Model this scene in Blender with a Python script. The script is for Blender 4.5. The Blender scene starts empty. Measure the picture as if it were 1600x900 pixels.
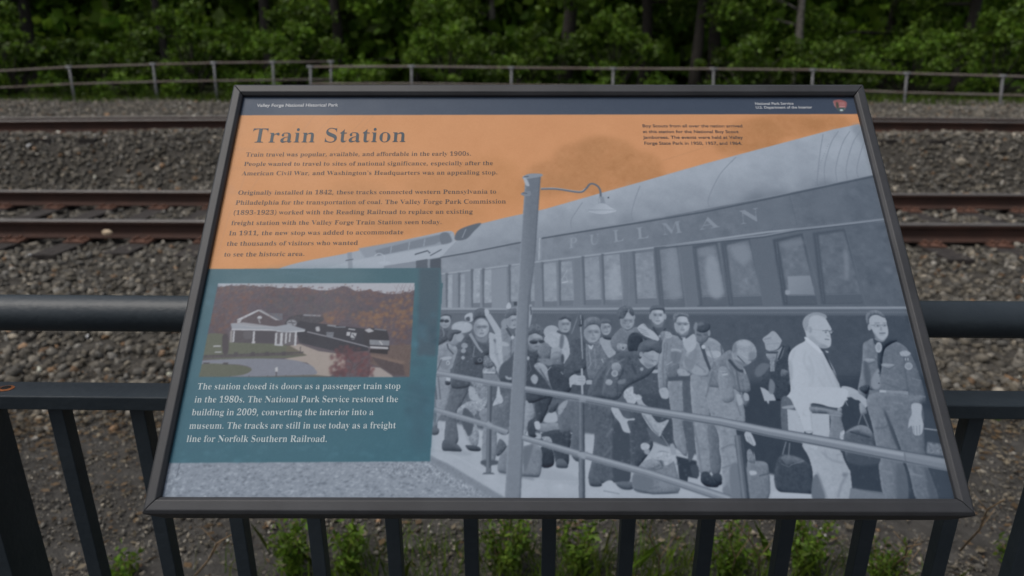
import bpy, bmesh, math, random
import numpy as np
from mathutils import Vector, Matrix, noise

sc = bpy.context.scene
COL = sc.collection
# ------------------------------------------------------------ camera, sky, sun, exposure
cd = bpy.data.cameras.new('camera'); cam = bpy.data.objects.new('camera', cd); COL.objects.link(cam)
cam.location = (0, 0, 1.45); cam.rotation_euler = (math.radians(90 - 18.7), 0, 0)
cd.sensor_width = 36; cd.lens = 1050 / 1600 * 36; cd.clip_start = .05; cd.clip_end = 2000
cd.dof.use_dof = True; cd.dof.focus_distance = .93; cd.dof.aperture_fstop = 4.3
sc.camera = cam
sc.render.resolution_x, sc.render.resolution_y = 1024, 576
SUN_EL, SUN_AZ = 62, -110         # overcast: a broad weak sun high on the left, a little behind the camera
wd = bpy.data.worlds.new('World'); sc.world = wd; wd.use_nodes = True
wt = wd.node_tree; bg = wt.nodes['Background']
sky = wt.nodes.new('ShaderNodeTexSky'); sky.sky_type = 'NISHITA'; sky.sun_disc = False
sky.sun_elevation = math.radians(SUN_EL); sky.sun_rotation = math.radians(SUN_AZ)
sky.air_density = 1.2; sky.dust_density = 4.0
veil = wt.nodes.new('ShaderNodeHueSaturation'); veil.inputs['Saturation'].default_value = .5    # thin cloud greys the blue
wt.links.new(sky.outputs[0], veil.inputs['Color']); wt.links.new(veil.outputs[0], bg.inputs[0]); bg.inputs[1].default_value = .1
sl = bpy.data.lights.new('sun', 'SUN'); sl.energy = 1.4; sl.angle = math.radians(30); sl.color = (1, .96, .9)
so = bpy.data.objects.new('sun', sl); COL.objects.link(so)
_d = Vector((math.sin(math.radians(SUN_AZ)) * math.cos(math.radians(SUN_EL)), math.cos(math.radians(SUN_AZ)) * math.cos(math.radians(SUN_EL)), math.sin(math.radians(SUN_EL))))
so.rotation_euler = _d.to_track_quat('Z', 'Y').to_euler(); so.location = (10, 10, 30)
sc.view_settings.view_transform = 'Standard'; sc.view_settings.look = 'None'
sc.view_settings.exposure = .1; sc.view_settings.gamma = 1
sc.cycles.max_bounces = 6; sc.cycles.use_denoising = True

YAW = -.02
rng = np.random.default_rng(7)

# ------------------------------------------------------------ helpers
def link(name, me, mat=None, parent=None):
    o = bpy.data.objects.new(name, me); COL.objects.link(o)
    if mat is not None:
        me.materials.clear(); me.materials.append(mat)
    if parent is not None: o.parent = parent
    return o
def obj(name, bm, mat, parent=None, smooth=False, bevel=0):
    me = bpy.data.meshes.new(name); bmesh.ops.recalc_face_normals(bm, faces=bm.faces); bm.to_mesh(me); bm.free()
    if smooth: me.polygons.foreach_set('use_smooth', [True] * len(me.polygons))
    o = link(name, me, mat, parent)
    if bevel:
        b = o.modifiers.new('bevel', 'BEVEL'); b.width = bevel; b.segments = 2; b.limit_method = 'ANGLE'
    return o
def npmesh(name, verts, faces_n, k, col=None, mat=None, parent=None, smooth=False):
    """verts (n,3), faces_n (m,k) -> mesh object, optional per-vertex colour (linear)."""
    me = bpy.data.meshes.new(name); n, m = len(verts), len(faces_n)
    me.vertices.add(n); me.vertices.foreach_set('co', np.ascontiguousarray(verts, dtype=np.float32).ravel())
    me.loops.add(m * k); me.loops.foreach_set('vertex_index', np.ascontiguousarray(faces_n, dtype=np.int32).ravel())
    me.polygons.add(m); me.polygons.foreach_set('loop_start', np.arange(0, m * k, k, dtype=np.int32))
    if smooth: me.polygons.foreach_set('use_smooth', np.ones(m, dtype=bool))
    me.update(calc_edges=True)
    if col is not None:
        a = me.color_attributes.new('tint', 'FLOAT_COLOR', 'POINT')
        c = np.ones((n, 4), np.float32); c[:, :3] = col; a.data.foreach_set('color', c.ravel())
    return link(name, me, mat, parent)
def tag(o, label=None, cat=None, group=None, kind=None):
    for k, v in (('label', label), ('category', cat), ('group', group), ('kind', kind)):
        if v: o[k] = v
    return o
def empty(name, loc=(0, 0, 0), rz=0):
    o = bpy.data.objects.new(name, None); COL.objects.link(o); o.location = loc; o.rotation_euler = (0, 0, rz); o.empty_display_size = .1
    return o
def box(bm, x0, x1, y0, y1, z0, z1):
    v = [bm.verts.new(p) for p in ((x0,y0,z0),(x1,y0,z0),(x1,y1,z0),(x0,y1,z0),(x0,y0,z1),(x1,y0,z1),(x1,y1,z1),(x0,y1,z1))]
    for f in ((0,3,2,1),(4,5,6,7),(0,1,5,4),(1,2,6,5),(2,3,7,6),(3,0,4,7)): bm.faces.new([v[i] for i in f])
def tube(bm, pts, r, seg=8, cap=True):
    pts = [Vector(p) for p in pts]; n = len(pts)
    rs = r if isinstance(r, (list, tuple)) else [r] * n
    rings = []; up = None
    for i in range(n):
        t = (pts[min(i + 1, n - 1)] - pts[max(i - 1, 0)]).normalized()
        if up is None: up = t.orthogonal().normalized()
        a = (up - t * up.dot(t)).normalized(); b = t.cross(a); up = a
        rings.append([bm.verts.new(pts[i] + (a * math.cos(2 * math.pi * k / seg) + b * math.sin(2 * math.pi * k / seg)) * rs[i]) for k in range(seg)])
    for i in range(n - 1):
        for k in range(seg): bm.faces.new((rings[i][k], rings[i][(k+1) % seg], rings[i+1][(k+1) % seg], rings[i+1][k]))
    if cap: bm.faces.new(rings[0][::-1]); bm.faces.new(rings[-1])
def sweep(bm, prof, path):
    """closed profile (y,z) carried along path points (x,y,z) that run mostly in x"""
    rings = [[bm.verts.new((p[0], p[1] + a, p[2] + b)) for a, b in prof] for p in path]; n = len(prof)
    for r0, r1 in zip(rings, rings[1:]):
        for k in range(n): bm.faces.new((r0[k], r0[(k+1) % n], r1[(k+1) % n], r1[k]))
    bm.faces.new(rings[0]); bm.faces.new(rings[-1][::-1])

# ------------------------------------------------------------ materials
def mat(name, col=(.5,.5,.5), rough=.6, metal=0, spec=.5, tint=False, var=0, var_scale=20, col2=None, bump=0, bump_scale=200, trans=0, coord='Object', detail=6):
    m = bpy.data.materials.new(name); m.use_nodes = True; t = m.node_tree; N, L = t.nodes, t.links
    b = N['Principled BSDF']; b.inputs['Roughness'].default_value = rough; b.inputs['Metallic'].default_value = metal
    b.inputs['Specular IOR Level'].default_value = spec
    src = None
    tc = N.new('ShaderNodeTexCoord')
    if tint:
        a = N.new('ShaderNodeAttribute'); a.attribute_name = 'tint'; src = a.outputs['Color']
    if var:
        nz = N.new('ShaderNodeTexNoise'); nz.inputs['Scale'].default_value = var_scale; nz.inputs['Detail'].default_value = detail
        nz.inputs['Roughness'].default_value = .65
        L.new(tc.outputs[coord], nz.inputs['Vector'])
        mr = N.new('ShaderNodeMapRange'); mr.inputs[1].default_value = .3; mr.inputs[2].default_value = .7
        L.new(nz.outputs[0], mr.inputs[0])
        if col2 is not None:
            mx = N.new('ShaderNodeMix'); mx.data_type = 'RGBA'; L.new(mr.outputs[0], mx.inputs[0])
            mx.inputs[6].default_value = (*col, 1); mx.inputs[7].default_value = (*col2, 1); src = mx.outputs[2]
        else:
            mr.inputs[3].default_value = 1 - var; mr.inputs[4].default_value = 1 + var
            mx = N.new('ShaderNodeMix'); mx.data_type = 'RGBA'; mx.blend_type = 'MULTIPLY'; mx.inputs[0].default_value = 1
            if src is None: mx.inputs[6].default_value = (*col, 1)
            else: L.new(src, mx.inputs[6])
            L.new(mr.outputs[0], mx.inputs[7]); src = mx.outputs[2]
    if src is not None: L.new(src, b.inputs['Base Color'])
    else: b.inputs['Base Color'].default_value = (*col, 1)
    if bump:
        nb = N.new('ShaderNodeTexNoise'); nb.inputs['Scale'].default_value = bump_scale; nb.inputs['Detail'].default_value = 4
        L.new(tc.outputs[coord], nb.inputs['Vector'])
        bp = N.new('ShaderNodeBump'); bp.inputs['Strength'].default_value = bump; bp.inputs['Distance'].default_value = .01
        L.new(nb.outputs[0], bp.inputs['Height']); L.new(bp.outputs[0], b.inputs['Normal'])
    if trans:
        tr = N.new('ShaderNodeBsdfTranslucent'); ms = N.new('ShaderNodeMixShader'); ms.inputs[0].default_value = trans
        if src is not None: L.new(src, tr.inputs[0])
        else: tr.inputs[0].default_value = (*col, 1)
        L.new(b.outputs[0], ms.inputs[1]); L.new(tr.outputs[0], ms.inputs[2]); L.new(ms.outputs[0], N['Material Output'].inputs[0])
    return m
M = dict(
    frame = mat('bronze_powder_coat', (.032,.033,.037), .55, var=.3, var_scale=9, bump=.06, bump_scale=900),
    back = mat('backing_board', (.06,.06,.06), .7, var=.1),
    ink_slate = mat('ink_slate', (.05,.07,.088), .5, spec=.3, var=.05),
    ink_brown = mat('ink_brown', (.088,.074,.07), .5, spec=.3, var=.05),
    ink_pale = mat('ink_pale', (.48,.56,.58), .45, spec=.3, var=.03),
    ink_white = mat('ink_white', (.45,.47,.50), .5, spec=.3, var=.03),
    paint = mat('black_railing_paint', (.013,.021,.029), .48, var=.5, var_scale=11, col2=(.023,.032,.040), bump=.12, bump_scale=70),
    rust = mat('rust', (.30,.10,.03), .85, var=.4, var_scale=200),
    dark_hole = mat('dark_recess', (.01,.008,.007), .9, var=.2),
    rail = mat('rusted_rail_steel', (.07,.036,.027), .8, var=.5, var_scale=3, col2=(.042,.026,.022), spec=.2, bump=.2, bump_scale=40),
    railtop = mat('worn_rail_head', (.13,.12,.115), .5, metal=.2, var=.2, var_scale=5),
    tie = mat('creosoted_timber', (.018,.015,.014), .95, var=.5, var_scale=12, col2=(.042,.034,.03), bump=.5, bump_scale=30),
    plate = mat('rusty_tie_plate', (.125,.06,.04), .9, var=.4, var_scale=14),
    stone = mat('ballast_stone', rough=.85, tint=True, var=.3, var_scale=60, spec=.3),
    ground = mat('ground_soil', rough=.95, tint=True, var=.45, var_scale=14, bump=.8, bump_scale=60, spec=.15, detail=10),
    leaf = mat('leaf', rough=.55, tint=True, trans=.4, spec=.3),
    bark = mat('bark', (.022,.018,.015), .95, var=.5, var_scale=8, col2=(.035,.03,.025), bump=.6, bump_scale=20),
    palebark = mat('pale_bark', (.30,.27,.24), .9, var=.5, var_scale=6, col2=(.10,.085,.07), bump=.5, bump_scale=20),
    galv = mat('weathered_galvanised_pipe', (.21,.21,.215), .7, metal=.1, var=.35, var_scale=4),
    rustpipe = mat('rusting_pipe', (.20,.18,.16), .85, var=.5, var_scale=1.5, col2=(.12,.085,.065)),
    twig = mat('dry_stalk', (.20,.135,.075), .85, var=.4, var_scale=30),
    pale = mat('pale_flake', (.62,.48,.33), .8, var=.3, var_scale=60),
)
def print_material():
    m = mat('laminated_print', rough=.5, tint=True, spec=.3); t = m.node_tree; N, L = t.nodes, t.links
    tc = N.new('ShaderNodeTexCoord'); nz = N.new('ShaderNodeTexNoise'); nz.inputs['Scale'].default_value = 14; nz.inputs['Detail'].default_value = 8
    mr = N.new('ShaderNodeMapRange'); mr.inputs[3].default_value = .42; mr.inputs[4].default_value = .62          # a thin uneven film of dust
    L.new(tc.outputs['Object'], nz.inputs['Vector']); L.new(nz.outputs[0], mr.inputs[0]); L.new(mr.outputs[0], N['Principled BSDF'].inputs['Roughness'])
    return m

# ------------------------------------------------------------ setting: ground
def sstep(a, b, x):
    t = np.clip((x - a) / (b - a), 0, 1); return t * t * (3 - 2 * t)
def curve2(x): return -.0085 * x * x          # the far track bends gently
def hgt(x, y):
    """ground height in the track's own frame (x along the track, y across)"""
    x = np.asarray(x, float); y = np.asarray(y, float)
    z = -.33 + .02 * np.sin(x * 1.7 + y) + 0 * x
    z = z + .085 * sstep(3.3, 4.4, y) + .03 * sstep(5.2, 6.0, y)
    yc = y - curve2(x) * sstep(8, 10, y)
    z = z + .67 * sstep(8.75, 10.0, yc) - .07 * sstep(10.2, 12.2, yc) - .02 * sstep(12.4, 14, yc)
    z = z + .8 * sstep(21, 60, y)
    return z
def rot(x, y): c, s = math.cos(YAW), math.sin(YAW); return x * c - y * s, x * s + y * c
ys = np.concatenate([[-80, -20, -4], np.arange(-1, 3.2, .1), np.arange(3.2, 13, .07), np.arange(13, 22, .3), [23, 25, 28, 32, 38, 46, 60, 90, 200, 600]])
xs = np.concatenate([[-600, -200, -80, -50, -35], np.arange(-24, 24.1, .25), [35, 50, 80, 200, 600]])
X, Y = np.meshgrid(xs, ys); Z = hgt(X, Y)
Z += np.where((Y > -1) & (Y < 22) & (abs(X) < 25), rng.normal(0, .006, X.shape), 0)
wx, wy = rot(X, Y)
nx, ny = len(xs), len(ys)
idx = np.arange(nx * ny).reshape(ny, nx)
fc = np.stack([idx[:-1, :-1], idx[:-1, 1:], idx[1:, 1:], idx[1:, :-1]], -1).reshape(-1, 4)
dirt, gravel, moss = np.array((.055,.052,.048)), np.array((.058,.053,.046)), np.array((.03,.04,.015))
jit = np.array([noise.noise((a * .35, b * .9, 0)) for a, b in zip(X.ravel(), Y.ravel())]).reshape(X.shape)
wg = sstep(3.0, 3.7, Y + jit * .8); wm = sstep(18.5, 20.5, Y + jit * 2 - .0 * X + np.where(X > 6, .8, 0))
C = dirt * (1 - wg[..., None]) + gravel * wg[..., None]; C = C * (1 - wm[..., None]) + moss * wm[..., None]
tag(npmesh('ground', np.stack([wx, wy, Z], -1).reshape(-1, 3), fc, 4, C.reshape(-1, 3), M['ground'], smooth=True), kind='structure')

# ------------------------------------------------------------ ballast stones (nobody could count them)
ICO = bmesh.new(); bmesh.ops.create_icosphere(ICO, subdivisions=1, radius=1); ICO.verts.ensure_lookup_table()
IV = np.array([v.co[:] for v in ICO.verts]); IF = np.array([[v.index for v in f.verts] for f in ICO.faces]); ICO.free()
OV = np.array([(1,0,0),(-1,0,0),(0,1,0),(0,-1,0),(0,0,1),(0,0,-1)], float)
OF = np.array([(0,2,4),(2,1,4),(1,3,4),(3,0,4),(2,0,5),(1,2,5),(3,1,5),(0,3,5)])
def stones(name, px, py, pz, size, TV, TF, cols, flat=.7, mat_=None):
    n = len(px); r = rng
    sh = r.uniform(.5, 1.25, (n, len(TV), 1))
    v = TV[None] * sh * np.stack([r.uniform(.75, 1.35, n), r.uniform(.6, 1.05, n), r.uniform(.45, .9, n) * flat / .7], -1)[:, None]
    a = r.normal(0, 1, (n, 4)); a[:, 1:3] *= .35; a /= np.linalg.norm(a, axis=1)[:, None]
    w, x, y, z = a.T
    R = np.stack([1-2*(y*y+z*z), 2*(x*y-z*w), 2*(x*z+y*w), 2*(x*y+z*w), 1-2*(x*x+z*z), 2*(y*z-x*w), 2*(x*z-y*w), 2*(y*z+x*w), 1-2*(x*x+y*y)], -1).reshape(n, 3, 3)
    v = np.einsum('nij,nkj->nki', R, v) * np.asarray(size)[:, None, None]
    v += np.stack([px, py, pz], -1)[:, None]
    f = (TF[None] + (np.arange(n) * len(TV))[:, None, None]).reshape(-1, 3)
    return npmesh(name, v.reshape(-1, 3), f, 3, np.repeat(cols, len(TV), 0), mat_ or M['stone'])
def stone_cols(n, base=1.0):
    r = rng; g = np.clip(r.lognormal(-2.33, .40, n), .025, .42)[:, None] * base
    t = r.uniform(0, 1, n)[:, None]
    c = g * (np.array((1.2, 1.04, .80)) * t + np.array((1.1, 1.04, .93)) * (1 - t))
    k = r.uniform(0, 1, n); c[k < .03] *= np.array((1.3, .92, .66)); c[k > .985] = np.clip(c[k > .985] * 3.2, 0, .6)
    return c
TIE_X0, TIE_DX = -4.27, .62
def scatter(n, y0, y1, sx, yn=8.5):
    """stones thinning out sideways as the view widens"""
    y = rng.uniform(y0, y1, n); x = rng.uniform(-1, 1, n) * (sx * y + 3.2); return x, y
parts = []
def add_stones(n, y0, y1, smin, smax, TV, TF, lift=.2, keep=None, base=1.):
    x, y = scatter(n, y0, y1, 1.02)
    if keep is not None:
        k = keep(x, y); x, y = x[k], y[k]
    s = rng.uniform(smin, smax, len(x)) * rng.choice([.75, 1, 1, 1.25], len(x)); z = hgt(x, y) + s * lift
    parts.append((x, y, z, s, TV, TF, stone_cols(len(x), base)))
def near_keep(x, y):
    t = abs((x - TIE_X0) / TIE_DX - np.round((x - TIE_X0) / TIE_DX)) * TIE_DX
    on_tie = (t < .10) & (y > 5.78) & (y < 8.3)
    return ~on_tie & (abs(y - 6.25) > .085) & (abs(y - 7.76) > .085)
def far_keep(x, y):
    yc = y - curve2(x); return (abs(yc - 10.3) > .09) & (abs(yc - 11.8) > .09)
toe = lambda x, y: rng.uniform(0, 1, len(x)) < sstep(2.85, 3.55, y)
add_stones(23000, 2.85, 5.9, .022, .038, IV, IF, .25, toe)
add_stones(16000, 5.7, 8.8, .022, .040, IV, IF, .4, near_keep)
add_stones(25500, 8.6, 10.4, .024, .042, IV, IF, .3, far_keep)
add_stones(28000, 10.2, 13.5, .03, .05, OV, OF, .25, far_keep)
add_stones(27000, 13, 20.2, .035, .065, OV, OF, .15)
for TV_, nm in ((IV, 'ballast'), (OV, 'far_ballast')):
    P = [p for p in parts if p[4] is TV_]
    x = np.concatenate([p[0] for p in P]); y = np.concatenate([p[1] for p in P]); z = np.concatenate([p[2] for p in P])
    x, y = rot(x, y)
    tag(stones(nm, x, y, z, np.concatenate([p[3] for p in P]), TV_, P[0][5], np.concatenate([p[6] for p in P])), kind='stuff',
        label='grey broken stone ballast ' + ('around the near rails' if TV_ is IV else 'beyond the far track'), cat='gravel')
# small pebbles and grit on the dirt behind the railing
n = 70000; y = rng.uniform(1.1, 3.9, n); x = rng.uniform(-1, 1, n) * (y * .9 + .8); s = rng.uniform(.003, .0085, n) * rng.choice([.7, 1, 1, 1.9, 2.4], n, p=[.3, .3, .25, .1, .05])
z = hgt(x, y) + s * .3; x, y = rot(x, y)
tag(stones('pebbles', x, y, z, s, OV, OF, stone_cols(n, 1.25)), kind='stuff', label='loose pebbles and grit on the bare dirt', cat='pebbles')
# brown leaf litter along the toe of the ballast
def leaf_quads(P, size, cols, up=.0, aspect=.6):
    n = len(P); d = rng.normal(0, 1, (n, 3)); d /= np.linalg.norm(d, axis=1)[:, None]
    e = np.cross(d, rng.normal(0, 1, (n, 3))); e /= np.linalg.norm(e, axis=1)[:, None] + 1e-9
    if up:
        d[:, 2] *= 1 - up; e[:, 2] *= 1 - up
    s = size[:, None]
    v = np.stack([P - d * s, P + e * s * aspect, P + d * s, P - e * s * aspect], 1)
    return v.reshape(-1, 3), np.arange(4 * n).reshape(n, 4), np.repeat(cols, 4, 0)
n = 13000; y = np.where(rng.uniform(0, 1, n) < .7, np.clip(rng.normal(3.12, .24, n), 1.2, 5), rng.uniform(1.2, 3.4, n)); x = rng.uniform(-1, 1, n) * 4.4
P = np.stack([*rot(x, y), hgt(x, y) + rng.uniform(.004, .03, n)], -1)
g = rng.uniform(.5, 1.4, n)[:, None]; c = g * np.where(rng.uniform(0, 1, n)[:, None] < .6, (.15, .10, .055), (.24, .20, .14))
v, f, c = leaf_quads(P, rng.uniform(.008, .026, n), c, up=.75)
tag(npmesh('leaf_litter', v, f, 4, c, M['leaf']), kind='stuff', label='brown dead leaf litter at the edge of the ballast', cat='leaf litter')

# ------------------------------------------------------------ railway tracks
PROF = [(-.07,0),(-.07,.011),(-.026,.026),(-.009,.042),(-.008,.118),(-.034,.130),(-.036,.158),(-.028,.168),(.028,.168),(.036,.158),(.034,.130),(.008,.118),(.009,.042),(.026,.026),(.07,.011),(.07,0)]
def rail_obj(path, parent):
    bm = bmesh.new(); sweep(bm, PROF, path); o = obj('rail', bm, M['rail'], parent)
    o.data.materials.append(M['railtop'])
    for p in o.data.polygons:
        if p.normal.z > .6 and p.center.z - path[0][2] > .1: p.material_index = 1
    return o
def tie_bm():
    bm = bmesh.new(); box(bm, -.115, .115, -1.3, 1.3, -.17, 0)
    bmesh.ops.subdivide_edges(bm, edges=[e for e in bm.edges], cuts=3, use_grid_fill=True)
    for v in bm.verts: v.co += Vector((random.uniform(-1, 1), random.uniform(-1, 1), random.uniform(-1, .4))) * .006
    return bm
def plate_bm():
    bm = bmesh.new(); box(bm, -.10, .10, -.18, .18, 0, .016); box(bm, -.10, .10, -.10, -.075, .0165, .026); box(bm, -.10, .10, .075, .10, .0165, .026)
    for sx in (-.055, .055):
        for sy in (-.085, .085, -.145): box(bm, sx - .012, sx + .012, sy - .016, sy + .016, .0265, .045)
    return bm
random.seed(3)
def track(name, label, y1, z1, y2, z2, bend, n0, n1):
    t = empty(name, (*rot(0, (y1 + y2) / 2), 0), YAW); yc = (y1 + y2) / 2
    pts = np.linspace(-22, 22, 45)
    for yy, zz in ((y1, z1), (y2, z2)): rail_obj([(x, yy - yc + bend(x), zz - .168) for x in pts], t)
    first = fp = None
    for k in range(n0, n1):
        x = TIE_X0 + TIE_DX * k
        cant = math.atan2(z2 - z1, y2 - y1)
        if first is None: o = first = obj('tie', tie_bm(), M['tie'], t)
        else: o = first.copy(); COL.objects.link(o); o.parent = t
        o.location = (x, bend(x) + random.uniform(-.04, .04), (z1 + z2) / 2 - .168 - .018 - (.05 if z1 > .3 else 0)); o.rotation_euler = (cant, 0, random.uniform(-.02, .02))
        for yy, zz in ((y1, z1), (y2, z2)):
            if fp is None: p = fp = obj('tie_plate', plate_bm(), M['plate'], t)
            else: p = fp.copy(); COL.objects.link(p); p.parent = t
            p.location = (x, yy - yc + bend(x), zz - .168 - .017); p.rotation_euler = (cant, 0, 0)
    return tag(t, label, 'railway track', 'railway tracks')
track('railway_track', 'near railway track with two rusty rails on dark timber ties in grey ballast', 6.25, 0, 7.76, 0, lambda x: 0, -6, 25)
track('railway_track', 'far railway track raised on the stone bank in front of the pipe railing', 10.3, .63, 11.81, .565, lambda x: float(curve2(x)), -14, 32)

# ------------------------------------------------------------ far pipe railings
FAR = {'left': ([[-15.604, 20.0, 1.116], [-14.136, 20.0, 1.186], [-12.487, 20.0, 1.272], [-10.104, 20.0, 1.34], [-8.417, 20.0, 1.383], [-5.091, 20.0, 1.417]], [[-15.718, 20.0, 0.681], [-14.152, 20.0, 0.734], [-12.583, 20.0, 0.812], [-10.184, 20.0, 0.874], [-8.486, 20.0, 0.9], [-5.132, 20.0, 0.943]], [([-15.232, 20.0, 1.151], [-15.374, 20.0, 0.311]), ([-12.523, 20.0, 1.272], [-12.56, 20.0, 0.399]), ([-10.139, 20.0, 1.349], [-10.182, 20.0, 0.452]), ([-8.417, 20.0, 1.383], [-8.476, 20.0, 0.452]), ([-6.753, 20.0, 1.4], [-6.821, 20.0, 0.488]), ([-5.109, 20.0, 1.417], [-5.207, 20.0, 0.488])]), 'right': ([[-5.472, 19.2, 1.287], [-2.695, 18.973, 1.297], [-0.017, 18.749, 1.267], [2.65, 18.521, 1.245], [5.219, 18.296, 1.24], [7.696, 18.074, 1.219], [10.001, 17.863, 1.137], [12.297, 17.647, 1.079], [13.396, 17.543, 1.051], [14.588, 17.428, 1.008]], [[-5.514, 19.2, 0.846], [-2.716, 18.973, 0.854], [-0.017, 18.749, 0.828], [2.671, 18.521, 0.803], [5.264, 18.296, 0.779], [7.763, 18.074, 0.755], [10.089, 17.863, 0.669], [12.404, 17.647, 0.624], [13.512, 17.543, 0.598], [14.713, 17.428, 0.565]], [([-5.472, 19.2, 1.287], [-5.557, 19.2, 0.399]), ([-2.695, 18.973, 1.297], [-2.737, 18.973, 0.42]), ([-0.017, 18.749, 1.267], [-0.017, 18.749, 0.399]), ([2.65, 18.521, 1.245], [2.691, 18.521, 0.387]), ([5.219, 18.296, 1.24], [5.301, 18.296, 0.392]), ([7.696, 18.074, 1.219], [7.817, 18.074, 0.38]), ([10.001, 17.863, 1.137], [10.109, 17.863, 0.305]), ([12.297, 17.647, 1.079], [12.441, 17.647, 0.256]), ([14.588, 17.428, 1.008], [14.769, 17.428, 0.193])])}
def pipe_railing(name, label, top, mid, posts, stub=None):
    t = empty(name, posts[0][1]); o0 = Vector(posts[0][1])
    for nm, pts in (('top_rail', top), ('middle_rail', mid)):
        bm = bmesh.new(); tube(bm, [Vector(p) - o0 for p in pts], .028, 8); obj(nm, bm, M['rustpipe'], t, True)
    for a, b in posts:
        bm = bmesh.new(); b = Vector(b); b.z -= .35; tube(bm, [b - o0, Vector(a) - o0], .03, 8); tube(bm, [Vector(a) - o0 - Vector((.09,0,0)), Vector(a) - o0 + Vector((.09,0,0))], .036, 8)
        obj('post', bm, M['galv'], t, True)
    return tag(t, label, 'railing', 'pipe railings beyond the tracks')
pipe_railing('pipe_railing', 'two-rail pipe railing with leaning posts beyond the tracks, running off the left edge', *FAR['left'])
pipe_railing('pipe_railing', 'long two-rail pipe railing beyond the tracks, running behind the sign to the right edge', *FAR['right'])

# ------------------------------------------------------------ woods
def greens(n, lo, hi, warm=.5):
    t = rng.uniform(0, 1, n)[:, None]; w = rng.uniform(0, warm, n)[:, None]
    c = (lo + (hi - lo) * t ** 1.6); return c * (np.array((.50, 1, .10)) * (1 - w) + np.array((.80, 1, .14)) * w)
def crown_pts(centres, radii, n):
    k = rng.choice(len(centres), n, p=np.array(radii) ** 2 / np.sum(np.array(radii) ** 2))
    d = rng.normal(0, 1, (n, 3)); d /= np.linalg.norm(d, axis=1)[:, None]
    r = np.array(radii)[k][:, None] * (rng.uniform(.1, 1, n)[:, None] ** .7 + (rng.uniform(0, 1, n)[:, None] < .2) * rng.uniform(0, .8, n)[:, None])
    return np.array(centres)[k] + d * r * np.array((1, 1, .72)), k
def tree_meshes(seed, H, r0, base, spread, n, lo, hi, pale=False, lean=0):
    global rng
    keep = rng; rng = np.random.default_rng(seed); R = random.Random(seed)
    bm = bmesh.new()
    pts = [Vector((lean * z + .08 * math.sin(z * 1.3 + seed), .06 * math.cos(z + seed), z)) for z in np.linspace(-.3, H, 9)]
    tube(bm, pts, [r0 * (1.25 if i == 0 else 1 - .085 * i) for i in range(9)], 9)
    cen, rad = [], []
    for i in range(R.randint(13, 17)):
        f = R.uniform(base, 1); p = pts[0].lerp(pts[-1], f); a = R.uniform(0, 6.28); L = spread * R.uniform(.45, 1) * (1.15 - .55 * f)
        e = p + Vector((math.cos(a) * L, math.sin(a) * L, R.uniform(-.25, .6)))
        tube(bm, [p, p.lerp(e, .5) + Vector((0, 0, .18)), e], [r0 * .3, r0 * .2, r0 * .07], 6)
        for q in (.55, .8, 1):
            cen.append(p.lerp(e, q) + Vector((R.uniform(-.4, .4), R.uniform(-.4, .4), R.uniform(-.35, .35)))); rad.append(spread * R.uniform(.16, .34))
    P, k = crown_pts([c[:] for c in cen], rad, n)
    tone = np.random.default_rng(seed + 1).uniform(.55, 1.35, len(cen))[k][:, None]
    v, f, c = leaf_quads(P, rng.uniform(.055, .115, n), greens(n, lo, hi) * tone)
    rng = keep
    tm = bpy.data.meshes.new('trunk'); bm.to_mesh(tm); bm.free(); tm.materials.append(M['palebark' if pale else 'bark'])
    tm.polygons.foreach_set('use_smooth', [True] * len(tm.polygons))
    o = npmesh('crown', v, f, 4, c, M['leaf']); cm = o.data; bpy.data.objects.remove(o)
    return tm, cm
def bush_meshes(seed, H, spread, n, lo, hi):
    global rng
    keep = rng; rng = np.random.default_rng(seed); R = random.Random(seed); bm = bmesh.new(); cen, rad = [], []
    for i in range(26):
        a = R.uniform(0, 6.28); L = spread * R.uniform(.15, 1.25); e = Vector((math.cos(a) * L, math.sin(a) * L * .8, H * R.uniform(.15, 1.15) * (1.1 - .35 * L / spread)))
        tube(bm, [Vector((0, 0, -.1)), e * .5 + Vector((0, 0, .15)), e], [.025, .018, .006], 5)
        cen.append(e[:]); rad.append(R.uniform(.14, .36) * spread * .75)
    P, k = crown_pts(cen, rad, n); P[:, 2] = np.abs(P[:, 2]) + .02
    tone = np.random.default_rng(seed + 1).uniform(.6, 1.4, len(cen))[k][:, None]
    v, f, c = leaf_quads(P, rng.uniform(.04, .085, n), greens(n, lo, hi) * tone)
    rng = keep
    tm = bpy.data.meshes.new('stems'); bm.to_mesh(tm); bm.free(); tm.materials.append(M['bark'])
    o = npmesh('foliage', v, f, 4, c, M['leaf']); cm = o.data; bpy.data.objects.remove(o)
    return tm, cm
def plant(name, meshes, names, loc, rz, s, label, cat, group):
    t = empty(name, loc, rz); t.scale = (s, s, s)
    for nm, me in zip(names, meshes): link(nm, me, None, t)
    return tag(t, label, cat, group)
T_ = [tree_meshes(11, 9, .17, .12, 2.7, 11000, .09, .34), tree_meshes(12, 10, .22, .2, 3.0, 11000, .07, .26), tree_meshes(13, 8, .13, .1, 2.4, 11000, .12, .42),
      tree_meshes(14, 10, .24, .3, 2.6, 9500, .07, .27), tree_meshes(15, 9, .19, .30, 2.4, 9000, .09, .34, True, -.03)]
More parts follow.
